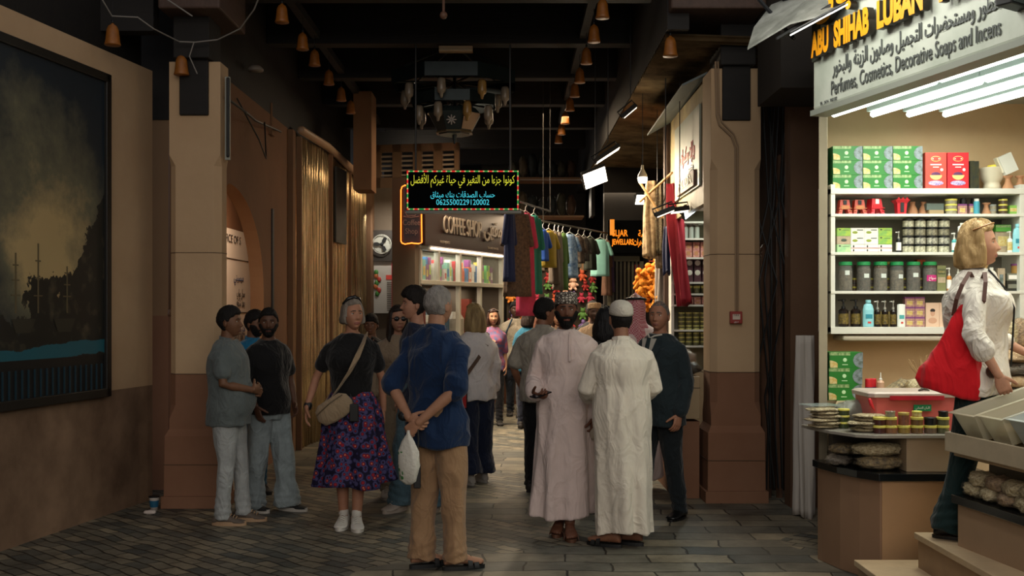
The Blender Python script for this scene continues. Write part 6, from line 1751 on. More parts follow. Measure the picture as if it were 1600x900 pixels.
# counter between the right column and the suit
t = empty('stall_counter', (1.4, 9.55, 0), 0, 'cream box counter on a brown plinth touching the right column', 'counter')
MB().box((.02, 0, 0), (.245, 1.6, .675)).build('plinth', PINK, t)
MB().box((.0, -.03, .70), (.245, 1.6, 1.07)).build('counter_box', mat('counter_cream', 'a08a68', .6, var=.1), t, bevel=.004)
MB().box((-.01, -.035, .97), (.245, -.03, .974)).build('seam', BLACK, t)
for q, (x, y, sz, m, lab) in enumerate(((1.56, 9.75, (.26, .22, .12), mat('black_plastic', '1c1c1e', .15, bump=.8, bscale=30), 'glossy black plastic bag lying on the cream counter'), (1.58, 10.1, (.24, .24, .22), mat('brown_carton_bag', '6a5444', .5, var=.3), 'brown bag standing behind the glossy black one'), (1.55, 10.5, (.28, .28, .16), FILM, 'crumpled clear bag at the back of the cream counter'))):
    bag_of('plastic_bag', (x, y, 1.07), sz, .3*q, m, lab, None, film=(q != 2), seed=q*4)

# hanging goods at the corner of the passage
def plush(loc, label, seed):
    """orange plush toy: body, head, bent limbs"""
    r = random.Random(seed); mb = MB(); rot = Matrix.Rotation(r.uniform(0, 6.28), 4, 'Z') @ Matrix.Rotation(r.uniform(-1.5, 1.5), 4, 'X') @ Matrix.Rotation(r.uniform(-1, 1), 4, 'Y')
    mb.ball((0, 0, 0), (.035, .03, .045), 0, 12); mb.ball((0, -.005, .06), (.03, .03, .03), 0, 12); mb.ball((0, -.032, .055), (.013, .012, .010), 0, 8)
    for sx in (-1, 1):
        mb.tube([(sx*.02, 0, .03), (sx*.06, -.01, .04+r.uniform(-.03, .03)), (sx*.085, -.03, .01+r.uniform(-.03, .06))], [.016, .015, .018], 8)
        mb.tube([(sx*.02, 0, -.03), (sx*.045, -.02, -.07), (sx*.05, -.05, -.09+r.uniform(-.02, .03))], [.018, .016, .020], 8)
    mb.xf(Matrix.Scale(1.3, 4) @ rot); o = mb.build('plush_toy', mat('plush_orange', 'e08a1c', .85, var=.15, bump=.3, bscale=60), None, loc, smooth=True)
    return tag(o, label, 'toy', 'orange plush toys in the hanging bunch')
rk = random.Random(5); k = 0
words = ['top', 'upper', 'middle', 'lower', 'bottom']
for r_ in range(6):
    n_ = (3, 5, 6, 5, 4, 3)[r_]
    for c in range(n_):
        a = 2*math.pi*c/n_+r_*.7; rad = (.07, .14, .17, .18, .16, .12)[r_]
        cx = 1.69+(.04 if r_ > 3 else 0)
        k += 1; plush((cx+rad*1.12*math.cos(a), 12.6+rad*math.sin(a)*.6, 2.16-r_*.093), 'orange plush toy in the hanging bunch, %s layer, %s' % ((['top', 'second', 'third', 'fourth', 'fifth', 'bottom'])[r_], ('front side' if math.sin(a) < -.3 else 'back side' if math.sin(a) > .3 else 'outer side') + ', number %d' % (c+1)), k)
item('toy_hook', 'hook', MB().tube([(0, 0, 0), (0, 0, .5), (.03, 0, .62), (0, 0, .66)], .006, 6).tube([(-.1, 0, .0), (.1, 0, .0)], .006, 6), mat('hook_red', '7a2c28', .5), (1.69, 12.6, 2.22), 'thin hooked hanger carrying the orange plush toys')
def drape(name, cat, x, y, z1, z0, w, m, label, seed=0, taper=.6, group=None, sway=0.0, thick=.02):
    """cloth hanging from a point in deep folds"""
    rs = []; n = 36
    for i in range(22):
        t_ = i/21; z = z1+(z0-z1)*t_; ww = w*(taper+(1-taper)*min(1, t_*2.2))*(1-.15*t_)
        ring = []
        for q in range(n):
            a = 2*math.pi*q/n; f = 1+.34*math.sin(5*a+seed)+.18*math.sin(9*a+seed*2+z*3)+.25*noise.noise(Vector((a, z*2, seed)))
            ring.append((ww/2*math.cos(a)*f+sway*t_, thick*(1+1.4*t_)*math.sin(a)*f*2, z+.03*math.sin(a*2+seed)*(i == 21)))
        rs.append(ring)
    rs.reverse()
    return item(name, cat, MB().rings(rs), m, (x, y, 0), label, group, smooth=True)
SCR = mat('scarf_cream', 'b39b74', .85, var=.5, vscale=16, col2='6a5236'); SC2 = mat('scarf_patterned', '8f8060', .85, var=.8, vscale=60, col2='2a241c')
drape('scarf', 'scarf', 1.56, 12.2, 3.1, 2.25, .16, SCR, 'cream scarf hanging in folds under the bulbs', 1)
drape('scarf', 'scarf', 1.645, 12.15, 3.05, 2.3, .09, SC2, 'dark patterned scarf between the cream ones', 2)
drape('scarf', 'scarf', 1.665, 12.25, 3.05, 2.15, .10, mat('scarf_beige', 'c2aa88', .85, var=.3, vscale=8), 'long beige scarf behind the patterned one', 3)
drape('flag', 'flag', 1.72, 11.6, 3.0, 1.72, .15, mat('flag_red', '98182a', .8, var=.2), 'red cloth flag hanging from the corner post', 4, .8, None, .10)
drape('flag', 'flag', 1.665, 11.7, 2.55, 2.05, .07, mat('flag_navy', '1c2448', .8), 'narrow navy cloth beside the red flag', 5)
drape('shawl', 'scarf', 1.70, 12.4, 2.35, 1.2, .12, mat('shawl_white', '9a928c', .85), 'greyish shawl hanging below the red flag', 6)
item('bamboo_pole', 'pole', MB().tube([at(1000, 285, 12.1), at(1035, 340, 11.9)], .014, 8).tube([at(1000, 315, 12.3), at(1050, 270, 11.6)], .014, 8), mat('bamboo', 'a07c48', .6), (0, 0, 0), 'crossed bamboo poles holding the scarves')

# silver jewellers sign and shutter
t = empty('jewellers_sign', at(984, 370, 16.9), 0, 'black LED sign of the silver jewellers in orange letters', 'sign')
MB().box((-.34, 0, -.26), (.34, .1, .26)).build('sign_box', mat('led_black', '050607', .8, spec=.05), t, bevel=.01)
LO = mat('led_orange', 'f08a1c', .5, emit='f08418', estr=.9)
lettering('sign_lettering', 'SLJAR', .14, LO, t, plane_M((-.15, -.004, .01), (1, 0, 0)), .002, .24, .003)
lettering('sign_lettering', 'JEWELLARS', .12, LO, t, plane_M((-.11, -.004, -.12), (1, 0, 0)), .002, .34, .003)
lettering('sign_lettering', arabic('فضة'), .14, LO, t, plane_M((.22, -.004, .0), (1, 0, 0)), .002, .18, .003)
lettering('sign_lettering', arabic('المجوهرات'), .14, LO, t, plane_M((.19, -.004, -.13), (1, 0, 0)), .002, .27, .003)
struct(MB().box((1.45, 17.1, 0), (2.62, 17.3, 3.9)).build('wall_jewellers', mat('stall_dark', '1e1913', .8, var=.3)))
dm = MB().box((1.50, 17.04, 0), (1.56, 17.1, 2.5)).box((2.0, 17.04, 0), (2.06, 17.1, 2.5)).box((1.5, 17.04, 2.42), (2.06, 17.1, 2.5))
for q in range(7): dm.box((1.57+q*.062, 17.07, 0), (1.60+q*.062, 17.1, 2.42), 1)
struct(dm.build('door_1', [mat('door_frame_olive', '5a5440', .6), mat('door_slat_tan', '5c5644', .5)]))
item('red_rug', 'cloth', MB().box((0, 0, 0), (.42, .02, .55)), mat('rug_crimson', '8a1c2c', .85, var=.3), tuple(at(992, 468, 17.08)), 'crimson cloth hung under the jewellers sign')
item('orange_light_box', 'light', MB().box((-.035, 0, -.12), (.03, .05, .12)), mat('orange_box_glow', 'e08a2c', .5, emit='e08828', estr=.6), tuple(at(957, 355, 16.8)), 'small orange lit box at the corner of the jewellers sign')

# clothes stalls at the end of the passage
def garment(name, w, h, m, loc, label, group, rz=0, kind='tee', hanger=True, seed=0):
    t = empty(name, loc, rz, label, 'garment', group)
    mb = MB(); rs = []
    n = 28
    for i in range(15):
        q = i/14; z = -h*q
        ww = w/2*(.55+.45*min(1, q*8)) if q < .12 else w/2*(1+.06*q+(.15*q if kind == 'dress' else 0))
        ring = []
        for k in range(n):
            a = 2*math.pi*k/n; f = 1+.10*q*math.sin(6*a+seed)+.05*math.sin(11*a+seed*3)
            ring.append((ww*math.cos(a)*f, .05*(1+.6*q)*math.sin(a)*f, z))
        rs.append(ring)
    rs.reverse(); mb.rings(rs)
    sl = .16 if kind == 'tee' else .34
    for sx in (-1, 1): mb.tube([(sx*w*.42, 0, -.06), (sx*(w*.5+.045), 0, -.06-sl)], [.035, .035], 10)
    mb.build('cloth_body', m, t, smooth=True)
    if hanger: MB().tube([(-w*.35, 0, -.01), (0, 0, .035), (w*.35, 0, -.01)], .006, 6).tube([(0, 0, .03), (0, 0, .07), (.02, 0, .095), (0, 0, .115)], .004, 6).build('hanger', WHITE, t)
    return t
GAR = lambda n_, c, **k: mat('garment_'+n_, c, .85, **k)
GR = 'garments hung over the passage'
RA = (Vector((.40, 14.6, 2.85)), Vector((1.56, 17.10, 2.85))); RB = (Vector((-.01, 12.7, 2.95)), Vector((.50, 14.3, 2.95)))
def on_rail(R, px):
    k = (px-800)/F; P, Q = R; D = Q-P
    t_ = (k*P.y-P.x)/(D.x-k*D.y)
    return P+D*t_
def hang_garments(R, rows):
    for (px, w_, h_, m, kind, rz, lab) in rows:
        p = on_rail(R, px); garment('hanging_garment', w_, h_, m, (p.x, p.y, p.z-.117), lab, GR, rz, kind, True, px)
hang_garments(RB, (
    (808, .28, 1.02, GAR('brown_print', '3a2c24', var=.7, vscale=30, col2='6a5440'), 'dress', .4, 'long brown patterned dress nearest the kiosk'),
    (821, .20, 1.25, GAR('pink', 'c83c60', var=.3), 'dress', .5, 'long pink dress behind the brown patterned one'),
    (834, .18, .98, GAR('sea_green', '1a7a64', var=.2), 'dress', .6, 'sea green dress beside the pink one'),
    (796, .10, .85, GAR('navy', '1c2850', var=.2), 'dress', .9, 'navy blue dress between the kiosk and the brown dress')))
hang_garments(RA, (
    (848, .15, .42, GAR('royal_blue', '1e4a9c'), 'tee', .6, 'short royal blue top past the sea green dress'),
    (857, .24, .50, GAR('mustard', '9c8420', var=.2), 'tee', .6, 'mustard yellow shirt on a hanger'),
    (866, .14, .72, GAR('taupe', '5c5044', var=.3), 'dress', 1.0, 'taupe dress after the mustard shirt'),
    (872, .12, .80, GAR('grey_brown', '6e6458', var=.3), 'dress', 1.1, 'greyish dress squeezed between the taupe and olive ones'),
    (879, .14, .80, GAR('olive', '4a6a2c', var=.3), 'dress', .9, 'olive green dress in the clothes row'),
    (890, .22, .62, GAR('denim_print', '28507c', var=.5, vscale=20, col2='8aa0b4'), 'tee', .3, 'blue patterned shirt facing the passage'),
    (903, .18, .40, GAR('striped', '7a6c5c', var=.7, vscale=25, col2='3a2c28'), 'tee', .5, 'striped brown top over the handbags'),
    (912, .16, .36, GAR('dark_stripe', '2c2a28', var=.7, vscale=25, col2='6a645c'), 'tee', .6, 'dark striped top beside the striped brown one'),
    (922, .18, .48, GAR('dark_olive', '34382c', var=.3), 'tee', .4, 'dark olive top left of the aqua shirt'),
    (938, .26, .56, GAR('aqua', '9ad8cc', var=.15), 'tee', .15, 'pale aqua shirt beside the jewellers sign'),
    (948, .14, .85, GAR('tan_rose', '8a6450', var=.3), 'dress', .9, 'tan rose dress beside the aqua shirt'),
    (952.5, .12, .80, GAR('dusty_purple', '5a4464', var=.3), 'dress', 1.0, 'dusty purple dress at the rail end')))
item('garment_rail', 'rail', MB().tube([RA[0], RA[1]], .013, 8).tube([RA[0]+Vector((.02, .04, 0)), RA[0]+Vector((.02, .04, 2.05))], .004, 6), mat('rail_steel', '3c3830', .5, metal=.3), (0, 0, 0), 'long steel rail carrying the row of short garments')
item('garment_rail', 'rail', MB().tube([RB[0], RB[1]], .013, 8).tube([RB[0]+Vector((0, .03, 0)), RB[0]+Vector((0, .03, 1.95))], .004, 6).tube([RB[1]-Vector((0, .03, 0)), RB[1]+Vector((0, -.03, 1.95))], .004, 6), mat('rail_steel', '3c3830', .5, metal=.3), (0, 0, 0), 'short steel rail carrying the long dresses')
# shop fronts behind: dark wall, loft shelves with bundles
struct(MB().box((-.6, 21.4, 0), (1.45, 21.6, 4.9)).build('wall_stall_back', mat('stall_dark', '1e1913', .8, var=.3)))
t = empty('loft_shelf', (.2, 19.2, 3.3), 0, 'upper plank shelf stuffed with bundles over the clothes stall', 'shelf')
MB().box((-.28, -.28, 0), (-.22, .28, .66)).box((1.18, -.28, 0), (1.24, .28, .66)).box((-.40, -.28, -3.3), (-.34, -.2, .66)).box((-.40, -.28, 0), (-.28, -.22, .05)).build('upright', WOOD, t); MB().box((-.3, -.3, -.03), (1.05, .3, .0)).build('plank', mat('plank_brown', '6a4c2c', .6), t); MB().box((-.3, -.32, .62), (1.05, .3, .66)).build('plank', mat('plank_brown', '6a4c2c', .6), t)
rk = random.Random(11)
BM = [mat('bundle_%d' % i, c, .8, var=.5, vscale=12) for i, c in enumerate(('3c3a2c', '4a3424', '2c3038', '584c3a', '22282a'))]
for r_ in range(2):
    for c in range(7):
        bag_of('cloth_bundle', (.02+c*.17, 19.15, 3.31+r_*.66), (.17, .3, .3+.15*rk.random()), 0, BM[rk.randrange(5)], 'dim cloth bundle on the %s plank, %s from the kiosk side' % (('lower', 'upper')[r_], ORD[c]), 'bundles on the loft shelf', film=False, seed=c+r_*9)
pb = empty('display_board', (.75, 20.65, 0), 0, 'tall board of the clothes stall hung with toys and handbags', 'board')
MB().box((-.85, 0, .9), (.85, .04, 3.0)).build('board_panel', mat('pegboard', '3a3228', .8, var=.3, vscale=6), pb)
for x in (-.8, .8): MB().box((x-.03, .04, 0), (x+.03, .10, 2.8)).build('board_post', WOOD, pb)
rk = random.Random(3)
for q in range(9):
    x = .55+q*.10; z = 2.60+.06*(q % 2)
    t = empty('handbag', (x, 20.6, z), 0, 'handbag hung under the clothes row, %s from the kiosk side' % ORD[q], 'handbag', 'handbags under the clothes row')
    m_ = mat('leather_%d' % (q % 6), ('5a4c38', '4a4634', '7c5a34', '6a6450', 'b9b4a6', '3c3c34')[q % 6], .5, var=.3, vscale=15)
    mb = MB(); mb.rings([[(-.07, -.035, -.2), (.07, -.035, -.2), (.07, .035, -.2), (-.07, .035, -.2)], [(-.06, -.02, -.02), (.06, -.02, -.02), (.06, .02, -.02), (-.06, .02, -.02)]]); mb.build('bag_body', m_, t, bevel=.01)
    MB().tube([(-.05, 0, -.03), (-.045, 0, .05), (0, 0, .08), (.045, 0, .05), (.05, 0, -.03)], .006, 6).build('handle', m_, t)
PL = [mat('toy_%d' % i, c, .85, var=.25) for i, c in enumerate(('d0603c', 'e8943c', 'b83450', 'd0ac8c', '8a72b4', '5a8a44', 'e8c0a8', 'a02c2c'))]
PN = ('salmon', 'orange', 'wine red', 'beige', 'violet', 'green', 'blush', 'dark red')
k = 0
for r_ in range(5):
    for c in range(10):
        k += 1; x = -.02+c*.168+.03*(r_ % 2)+rk.uniform(-.03, .03); z = 1.36+r_*.235+rk.uniform(-.07, .07); r2_ = rk.uniform(.055, .075)
        m_ = PL[rk.randrange(8)]; mb = MB()
        mb.ball((0, 0, 0), (r2_, r2_*.8, r2_), 0, 10).ball((0, -.01, r2_*1.3), (r2_*.7, r2_*.65, r2_*.65), 0, 10)
        for sx in (-1, 1): mb.ball((sx*r2_*.5, 0, r2_*1.9), (r2_*.25,)*3, 0, 8); mb.tube([(sx*r2_*.6, -.01, r2_*.5), (sx*r2_*1.2, -.03, 0)], r2_*.3, 8); mb.tube([(sx*r2_*.4, 0, -r2_*.7), (sx*r2_*.7, -.05, -r2_*1.1)], r2_*.32, 8)
        o = mb.build('soft_toy', m_, None, (x, 20.585, z), rk.uniform(-.4, .4), smooth=True)
        tag(o, '%s soft toy on the stall board, %s row up, %s from the kiosk' % (PN[PL.index(m_)], ORD[r_], ORD[c]), 'toy', 'soft toys on the stall board')
item('stall_table', 'table', MB().box((-.15, 19.2, 0), (1.4, 20.4, .85), 0).box((-.18, 19.15, .85), (1.43, 20.45, .9), 1), [mat('table_skirt', '6a4430', .8, var=.4, vscale=6), UP], (0, 0, 0), 'cloth-covered table of the far clothes stall')
for q in range(9):
    bag_of('goods_pile', (-.05+q*.17, 19.6+.1*(q % 2), .9), (.17, .2, .2+.3*rk.random()), 0, PL[rk.randrange(8)], 'pile of bright goods on the far stall table, %s from the kiosk side' % ORD[q], 'goods on the far stall table', film=False, seed=q)

# odds and ends near the gate
t = empty('paper_cup', (-2.95, 8.97, 0), 0, 'paper cup with a blue band standing at the foot of the left wall', 'cup')
MB().lathe([(.028, 0), (.040, .105), (.043, .11), (.040, .112)], n=20, mi=0).build('cup_body', mat('cup_white', 'c8c0b8', .5), t, smooth=True)
MB().lathe([(.0325, .03), (.0395, .085)], n=20).build('blue_band', mat('cup_blue', '1c5a7a', .5), t)
MB().lathe([(.044, .11), (.045, .12), (.02, .123)], n=20).build('cup_lid', BLACK, t)
bag_of('crumpled_tissue', (-2.93, 8.80, 0), (.10, .06, .035), .2, mat('tissue_white', 'c8bcb4', .8), 'crumpled white tissue on the paving beside the paper cup', None, 'tissue', False, 2)
# curtain of white cloth and pipes right of the right column
drape('white_curtain', 'curtain', 2.34, 8.7, 1.45, .0, .14, mat('curtain_white', 'c4beb6', .85), 'whitish cloth hanging down beside the shop counter', 7, .8)
item('standing_pipe', 'pipe', MB().tube([(0, 0, 0), (0, 0, 3.0)], .03, 10).tube([(.10, .02, .3), (.10, .02, 3.6)], .018, 8).tube([(-.12, 0, 0), (-.12, 0, 2.2)], .05, 10), mat('pipe_rust', '5a3c28', .7, var=.4), (2.36, 9.6, 0), 'rusty pipes standing in the recess right of the column')
wr = MB(); rk = random.Random(8)
for q in range(9):
    x = 2.15+.05*q*.7
    wr.tube([(x, 9.5, 3.5), (x+rk.uniform(-.1, .1), 9.45, 2.6), (x+rk.uniform(-.15, .15), 9.4, 1.9), (x+rk.uniform(-.1, .1), 9.5, .9), (x, 9.5, .1)], .008, 6)
item('hanging_wires', 'cable', wr, BLACK, (0, 0, 0), 'tangle of black cables in the recess right of the column')
t = empty('junction_box', at(1204, 116, 9.0), 0, 'cream junction box high up right of the right column', 'box')
MB().box((-.06, -.04, -.05), (.06, .04, .06)).build('box_body', mat('jb_cream', '8a7258', .5), t, bevel=.005); MB().tube([(.04, 0, .05), (.05, 0, .3)], .012, 8).build('cable', mat('jb_cream', '8a7258', .5), t)
# torn awning over the sign
def awning():
    t = empty('torn_awning', (1.7, 7.3, 3.6), 0, 'torn pale awning sheet on struts above the incense shop sign', 'awning')
    P = [(1168, 78, 7.0), (1178, 45, 7.2), (1205, 10, 7.4), (1330, -40, 7.4), (1420, -40, 6.8), (1300, 22, 6.6), (1235, 38, 6.8)]
    vs = [at(*p)-Vector((1.7, 7.3, 3.6)) for p in P]; c = sum(vs, Vector())/len(vs)+Vector((0, 0, .06))
    vs2 = []; fs = []
    n = len(vs)
    pts = [c]+vs; m_ = len(pts)
    allv = pts+[p+Vector((0, 0, .012)) for p in pts]
    for k in range(n):
        a, b_ = 1+k, 1+(k+1) % n
        fs += [(0, b_, a), (m_, m_+a, m_+b_), (a, b_, m_+b_, m_+a)]
    MB().add(allv, fs).build('awning_sheet', mat('awning_pale', '8f918a', .6, var=.4, vscale=5, col2='55574f'), t)
    s = MB()
    for a, b_ in (((1160, -30, 7.6), (1240, 60, 7.0)), ((1215, 60, 6.9), (1345, -20, 6.6)), ((1190, -20, 7.5), (1300, 40, 7.0)), ((1240, -20, 7.4), (1255, 45, 7.0))):
        s.tube([at(*a)-Vector((1.7, 7.3, 3.6)), at(*b_)-Vector((1.7, 7.3, 3.6))], .014, 6)
    s.build('strut', BLACK, t)
awning()
t = empty('slim_tube_light', (0, 0, 0), 0, 'slim lit tube light slanting along the awning edge', 'light')
MB().tube([at(1235, 55, 6.75), at(1330, 4, 6.5)], .0045, 8).build('tube', mat('slim_glow', 'ffffff', .4, emit='f4f6f0', estr=1.8), t)
MB().tube([at(1236, 51, 6.78), at(1331, 0, 6.53)], .010, 8).build('housing', BLACK, t)
t = empty('black_flood_lamp', at(1577, 0, 5.1), .6, 'black flood lamp above the end of the shop sign', 'light')
MB().box((-.05, -.04, -.03), (.12, .04, .12)).build('lamp_case', BLACK, t, bevel=.006); MB().box((-.04, -.045, -.02), (.11, -.038, .10)).build('lamp_glass', mat('lamp_glass_dark', '3a4444', .2), t)
# loose cables over the entrance
c1 = MB().tube([at(255, -5, 8.6), at(285, 15, 8.6), at(300, 25, 8.6)], .006, 6)
c1.tube([at(160, 0, 8.3), at(175, 25, 8.4), at(215, 27, 8.5), at(240, 45, 8.6), at(280, 65, 8.9), at(305, 66, 8.9), at(340, 62, 8.9), at(375, 45, 8.8), at(397, 15, 8.6), at(405, -5, 8.5)], .006, 6)
c1.tube([at(303, 66, 8.9), at(296, 88, 8.9), at(308, 115, 8.9)], .005, 6)
item('loose_cable', 'cable', c1, mat('cable_grey', '7a7670', .5), (0, 0, 0), 'loose pale cable looping over the left column')
c2 = MB().tube([(-2.42, 9.2, 3.45), (-2.35, 9.6, 3.40), (-2.5, 10.6, 3.5), (-2.55, 12.0, 3.62)], .012, 6).tube([(-2.4, 9.5, 3.5), (-2.3, 9.9, 3.2), (-2.35, 10.4, 3.1), (-2.5, 11.0, 3.55)], .007, 6)
item('wall_cables', 'cable', c2, BLACK, (0, 0, 0), 'black cables sagging between the left column and the arch wall')

area('hoarding_added_wash', (-1.25, 14.3, 4.3), .4, 190, (1, .82, .60), (0, math.radians(-34), 0), 3.0, spread=95)  # added light to brighten the gold sheets; it has no fixture
area('sign_added_wash', tuple(sp(1.0, 3.75, .9)), 1.6, 26, (1, .97, .88), (0, 0, 0), .3).rotation_euler = Vector((-SN.x, -SN.y, -.25)).to_track_quat('-Z', 'Y').to_euler()  # added light for the sign board, without a fixture of its own

area('stall_board_lamp', (.7, 19.9, 3.6), 1.4, 30, (1, .86, .66), (math.radians(-20), 0, 0), .3)

area('poster_fill', (-1.75, 16.35, 3.1), .3, 9, (1, .93, .82), (math.radians(25), 0, 0), .1)  # added fill so the posters read as lit; no fixture
# ---------------------------------------------------------------- the people
def wpt(P, o):
    """local point of a person to the scene"""
    return o.matrix_world @ Vector(P)
def loc_M(o):
    return Matrix.Translation(o.location) @ o.rotation_euler.to_matrix().to_4x4() @ Matrix.Diagonal((*o.scale, 1))
C = cloth
SN_D = 'sneaker'
# 1 man in grey shirt
p = Person(-2.205, 8.45, 88, 1.67, 'man in a grey polo shirt and pale jeans standing in profile by the left column', '6f4c36', '5f3a30', '120c0a', 0, 1.10, 1, head=(-4, 0),
           arms={'R': dict(el=(-.235, -.03, 1.14), wr=(-.10, -.23, 1.09), d=(.85, -.35, .05), n=(.3, 1, 0), th=(0, 0, 1), curl=.9), 'L': dict(el=(.225, -.02, 1.14), wr=(.09, -.24, 1.06), d=(-.85, -.3, 0), n=(0, 1, .2), th=(0, 0, 1), curl=.9)},
           legs={'R': dict(an=(-.09, .02, .09)), 'L': dict(an=(.09, -.10, .09))})
p.top(C('grey_polo', '5a6262'), 'polo_shirt', .80, .66, .028, belly=.07, collar=C('grey_polo', '5a6262'), seed=1)
p.trousers(C('pale_jeans', 'a2a6a6', var=.25), wide=.98, hemw=.066, seed=4); p.hair_short('120e0d', .012, .020, .058); p.shoes(mat('shoe_taupe', '5c5148', .7), mat('sole_tan', 'a88a6c', .6))
# 2 man in blue behind
p = Person(-2.33, 9.78, 40, 1.64, 'bearded man in a bright blue shirt half hidden behind the grey polo', '6f4c38', '5f3a30', '120c0a', 0, 1.0, 1, head=(25, 5))
p.top(C('bright_blue', '1c6e9a'), 'shirt', .84, .7, .02, collar=C('bright_blue', '1c6e9a'), seed=9); p.trousers(C('teal_jeans', '2c5670')); p.hair_short('120e0d', .014, .022, .055); p.beard('120e0d', .006, .4); p.shoes(mat('shoe_dark', '201c1a', .7))
# 3 black tee, beard
p = Person(-2.00, 8.95, 52, 1.66, 'bearded man in a black t-shirt and wide light jeans with striped canvas shoes', '5a3c2c', '50302a', '0e0a08', 0, 1.05, 1, head=(-40, 2),
           arms={'R': dict(el=(-.245, .03, 1.13), wr=(-.215, -.09, .93), d=(.2, -.2, -1), n=(1, 0, 0), th=(0, -1, 0), curl=.3), 'L': dict(el=(.235, .0, 1.13), wr=(.20, -.10, .93), curl=.5)},
           legs={'R': dict(an=(-.11, .10, .09), yaw=.2), 'L': dict(an=(.12, -.10, .09), yaw=.35)})
t_ = p.top(C('black_tee', '0d0d0f'), 't_shirt', .85, .72, .028, belly=.02, seed=5)
p.trousers(C('light_jeans', '8b979a', var=.3), wide=1.35, hemw=.12, hemz=.045, amp=.010, seed=6); p.hair_short('0e0a09', .010, .014, .060); p.beard('0e0a09', .008, .7)
p.shoes(mat('canvas_black', '151515', .8), mat('sole_white', 'b0aca4', .6))
MB().tube([(-.265, .045, 1.24), (-.275, -.02, 1.235), (-.24, -.045, 1.24)], .004, 6).build('sleeve_stripe', mat('stripe_white', 'b0b0ac', .6), t_)
# 4 woman with floral skirt
p = Person(-1.235, 8.37, 4, 1.73, 'woman in a black t-shirt and long floral skirt walking in white sneakers', 'a5755c', '8a5048', '4a382a', 1, 1.06, 2, head=(30, -2),
           arms={'R': dict(el=(-.275, .02, 1.14), wr=(-.335, -.08, .92), d=(-.05, -.15, -1), n=(1, 0, 0), curl=.35), 'L': dict(el=(.235, .06, 1.13), wr=(.245, .06, .88), curl=.35)},
           legs={'R': dict(an=(-.055, -.06, .09), yaw=-.1), 'L': dict(an=(.05, -.13, .09), yaw=.12)})
p.top(C('black_tee2', '0c0c0e'), 't_shirt', 1.0, .62, .022, seed=8)
m = bpy.data.materials.new('floral_print'); nt, b = nodes_of(m); v = coords(nt, (1, 1, 1))
vo = N(nt, 'ShaderNodeTexVoronoi', Scale=17.0); nt.links.new(v, vo.inputs['Vector'])
rr = N(nt, 'ShaderNodeValToRGB'); e = rr.color_ramp.elements; rr.color_ramp.interpolation = 'CONSTANT'
e[0].position = 0; e[0].color = srgb('c89068'); e[1].position = .14; e[1].color = srgb('8c2434')
for pos, c_ in ((.34, '2a1830'), (.40, '4c4870'), (.56, '35325c'), (.64, '1c1830')): k = e.new(pos); k.color = srgb(c_)
nt.links.new(vo.outputs['Distance'], rr.inputs['Fac']); nt.links.new(rr.outputs['Color'], b.inputs['Base Color']); b.inputs['Roughness'].default_value = .85; b.inputs['Specular IOR Level'].default_value = .2
vo.inputs['Scale'].default_value = 25
p.skirt(m, 'skirt', 1.05, .34, (.285, .22), 6, .13, 1.4, (.03, -.02))
p.hair_long('8a8074', .075, .014, .52, .006, col2='5c544c'); p.shoes(mat('shoe_white', 'c9c5bd', .6)); 
MB().tube([p.HM @ Vector((-.078, .0, .085)), p.HM @ Vector((-.045, -.03, .122)), p.HM @ Vector((0, -.04, .134)), p.HM @ Vector((.045, -.03, .122)), p.HM @ Vector((.078, 0, .085))], [.008, .014, .016, .014, .008], 8).build('sunglasses', mat('glasses_black', '0c0c0e', .2), p.o, smooth=True)
MB().tube([(-.325, -.062, .945), (-.33, -.066, .925)], .032, 12).build('wristwatch', BLACK, p.o)
for sd in 'LR':
    a_ = p.J['an'+sd]; MB().tube([(a_.x, a_.y+.0, .10), (a_.x, a_.y+.0, .130)], .038, 14).build('sock', mat('sock_white', 'c4c0b8', .9), p.o, smooth=True)
M4 = loc_M(p.o)
t = empty('sling_bag', M4 @ Vector((-.12, -.20, .93)), math.radians(8), 'beige sling bag worn across the black t-shirt', 'bag'); t.rotation_euler = (0, math.radians(-32), math.radians(4))
mb = MB(); mb.rings([[(a*math.cos(q), b_*math.sin(q), z) for q in [2*math.pi*k/24 for k in range(24)]] for z, a, b_ in ((-.10, .05, .02), (-.085, .12, .035), (-.03, .15, .045), (.04, .135, .04), (.075, .09, .025))]); 
BEI = C('bag_beige', '8f7c64', bump=.3)
mb.build('bag_body', BEI, t, smooth=True); MB().tube([(-.13, -.04, .02), (0, -.052, .045), (.11, -.04, .05)], .004, 6).build('zip', mat('zip_brown', '54442f', .5), t)
Ti = (Matrix.Translation(t.location) @ t.rotation_euler.to_matrix().to_4x4()).inverted() @ M4
pts = [Ti @ Vector(q) for q in ((-.16, -.175, .97), (-.08, -.19, 1.08), (0, -.205, 1.20), (.06, -.185, 1.32), (.10, -.135, 1.42), (.115, -.03, 1.49), (.11, .07, 1.44), (.03, .135, 1.3), (-.08, .14, 1.14), (-.19, .06, .98), (-.20, -.07, .93))]
MB().ribbon(pts, [(1, .3, .3)]*11, .040, .004).build('strap', BEI, t)
t = empty('hanging_pouch', M4 @ Vector((.035, -.215, .90)), 0, 'small black phone pouch hanging below the beige sling bag', 'pouch')
MB().box((-.035, -.012, -.075), (.035, .012, .06)).build('pouch_body', mat('pouch_black', '0e0e10', .5), t, bevel=.008)
MB().tube([(0, 0, .06), (-.03, .02, .13)], .004, 6).build('loop', BLACK, t)
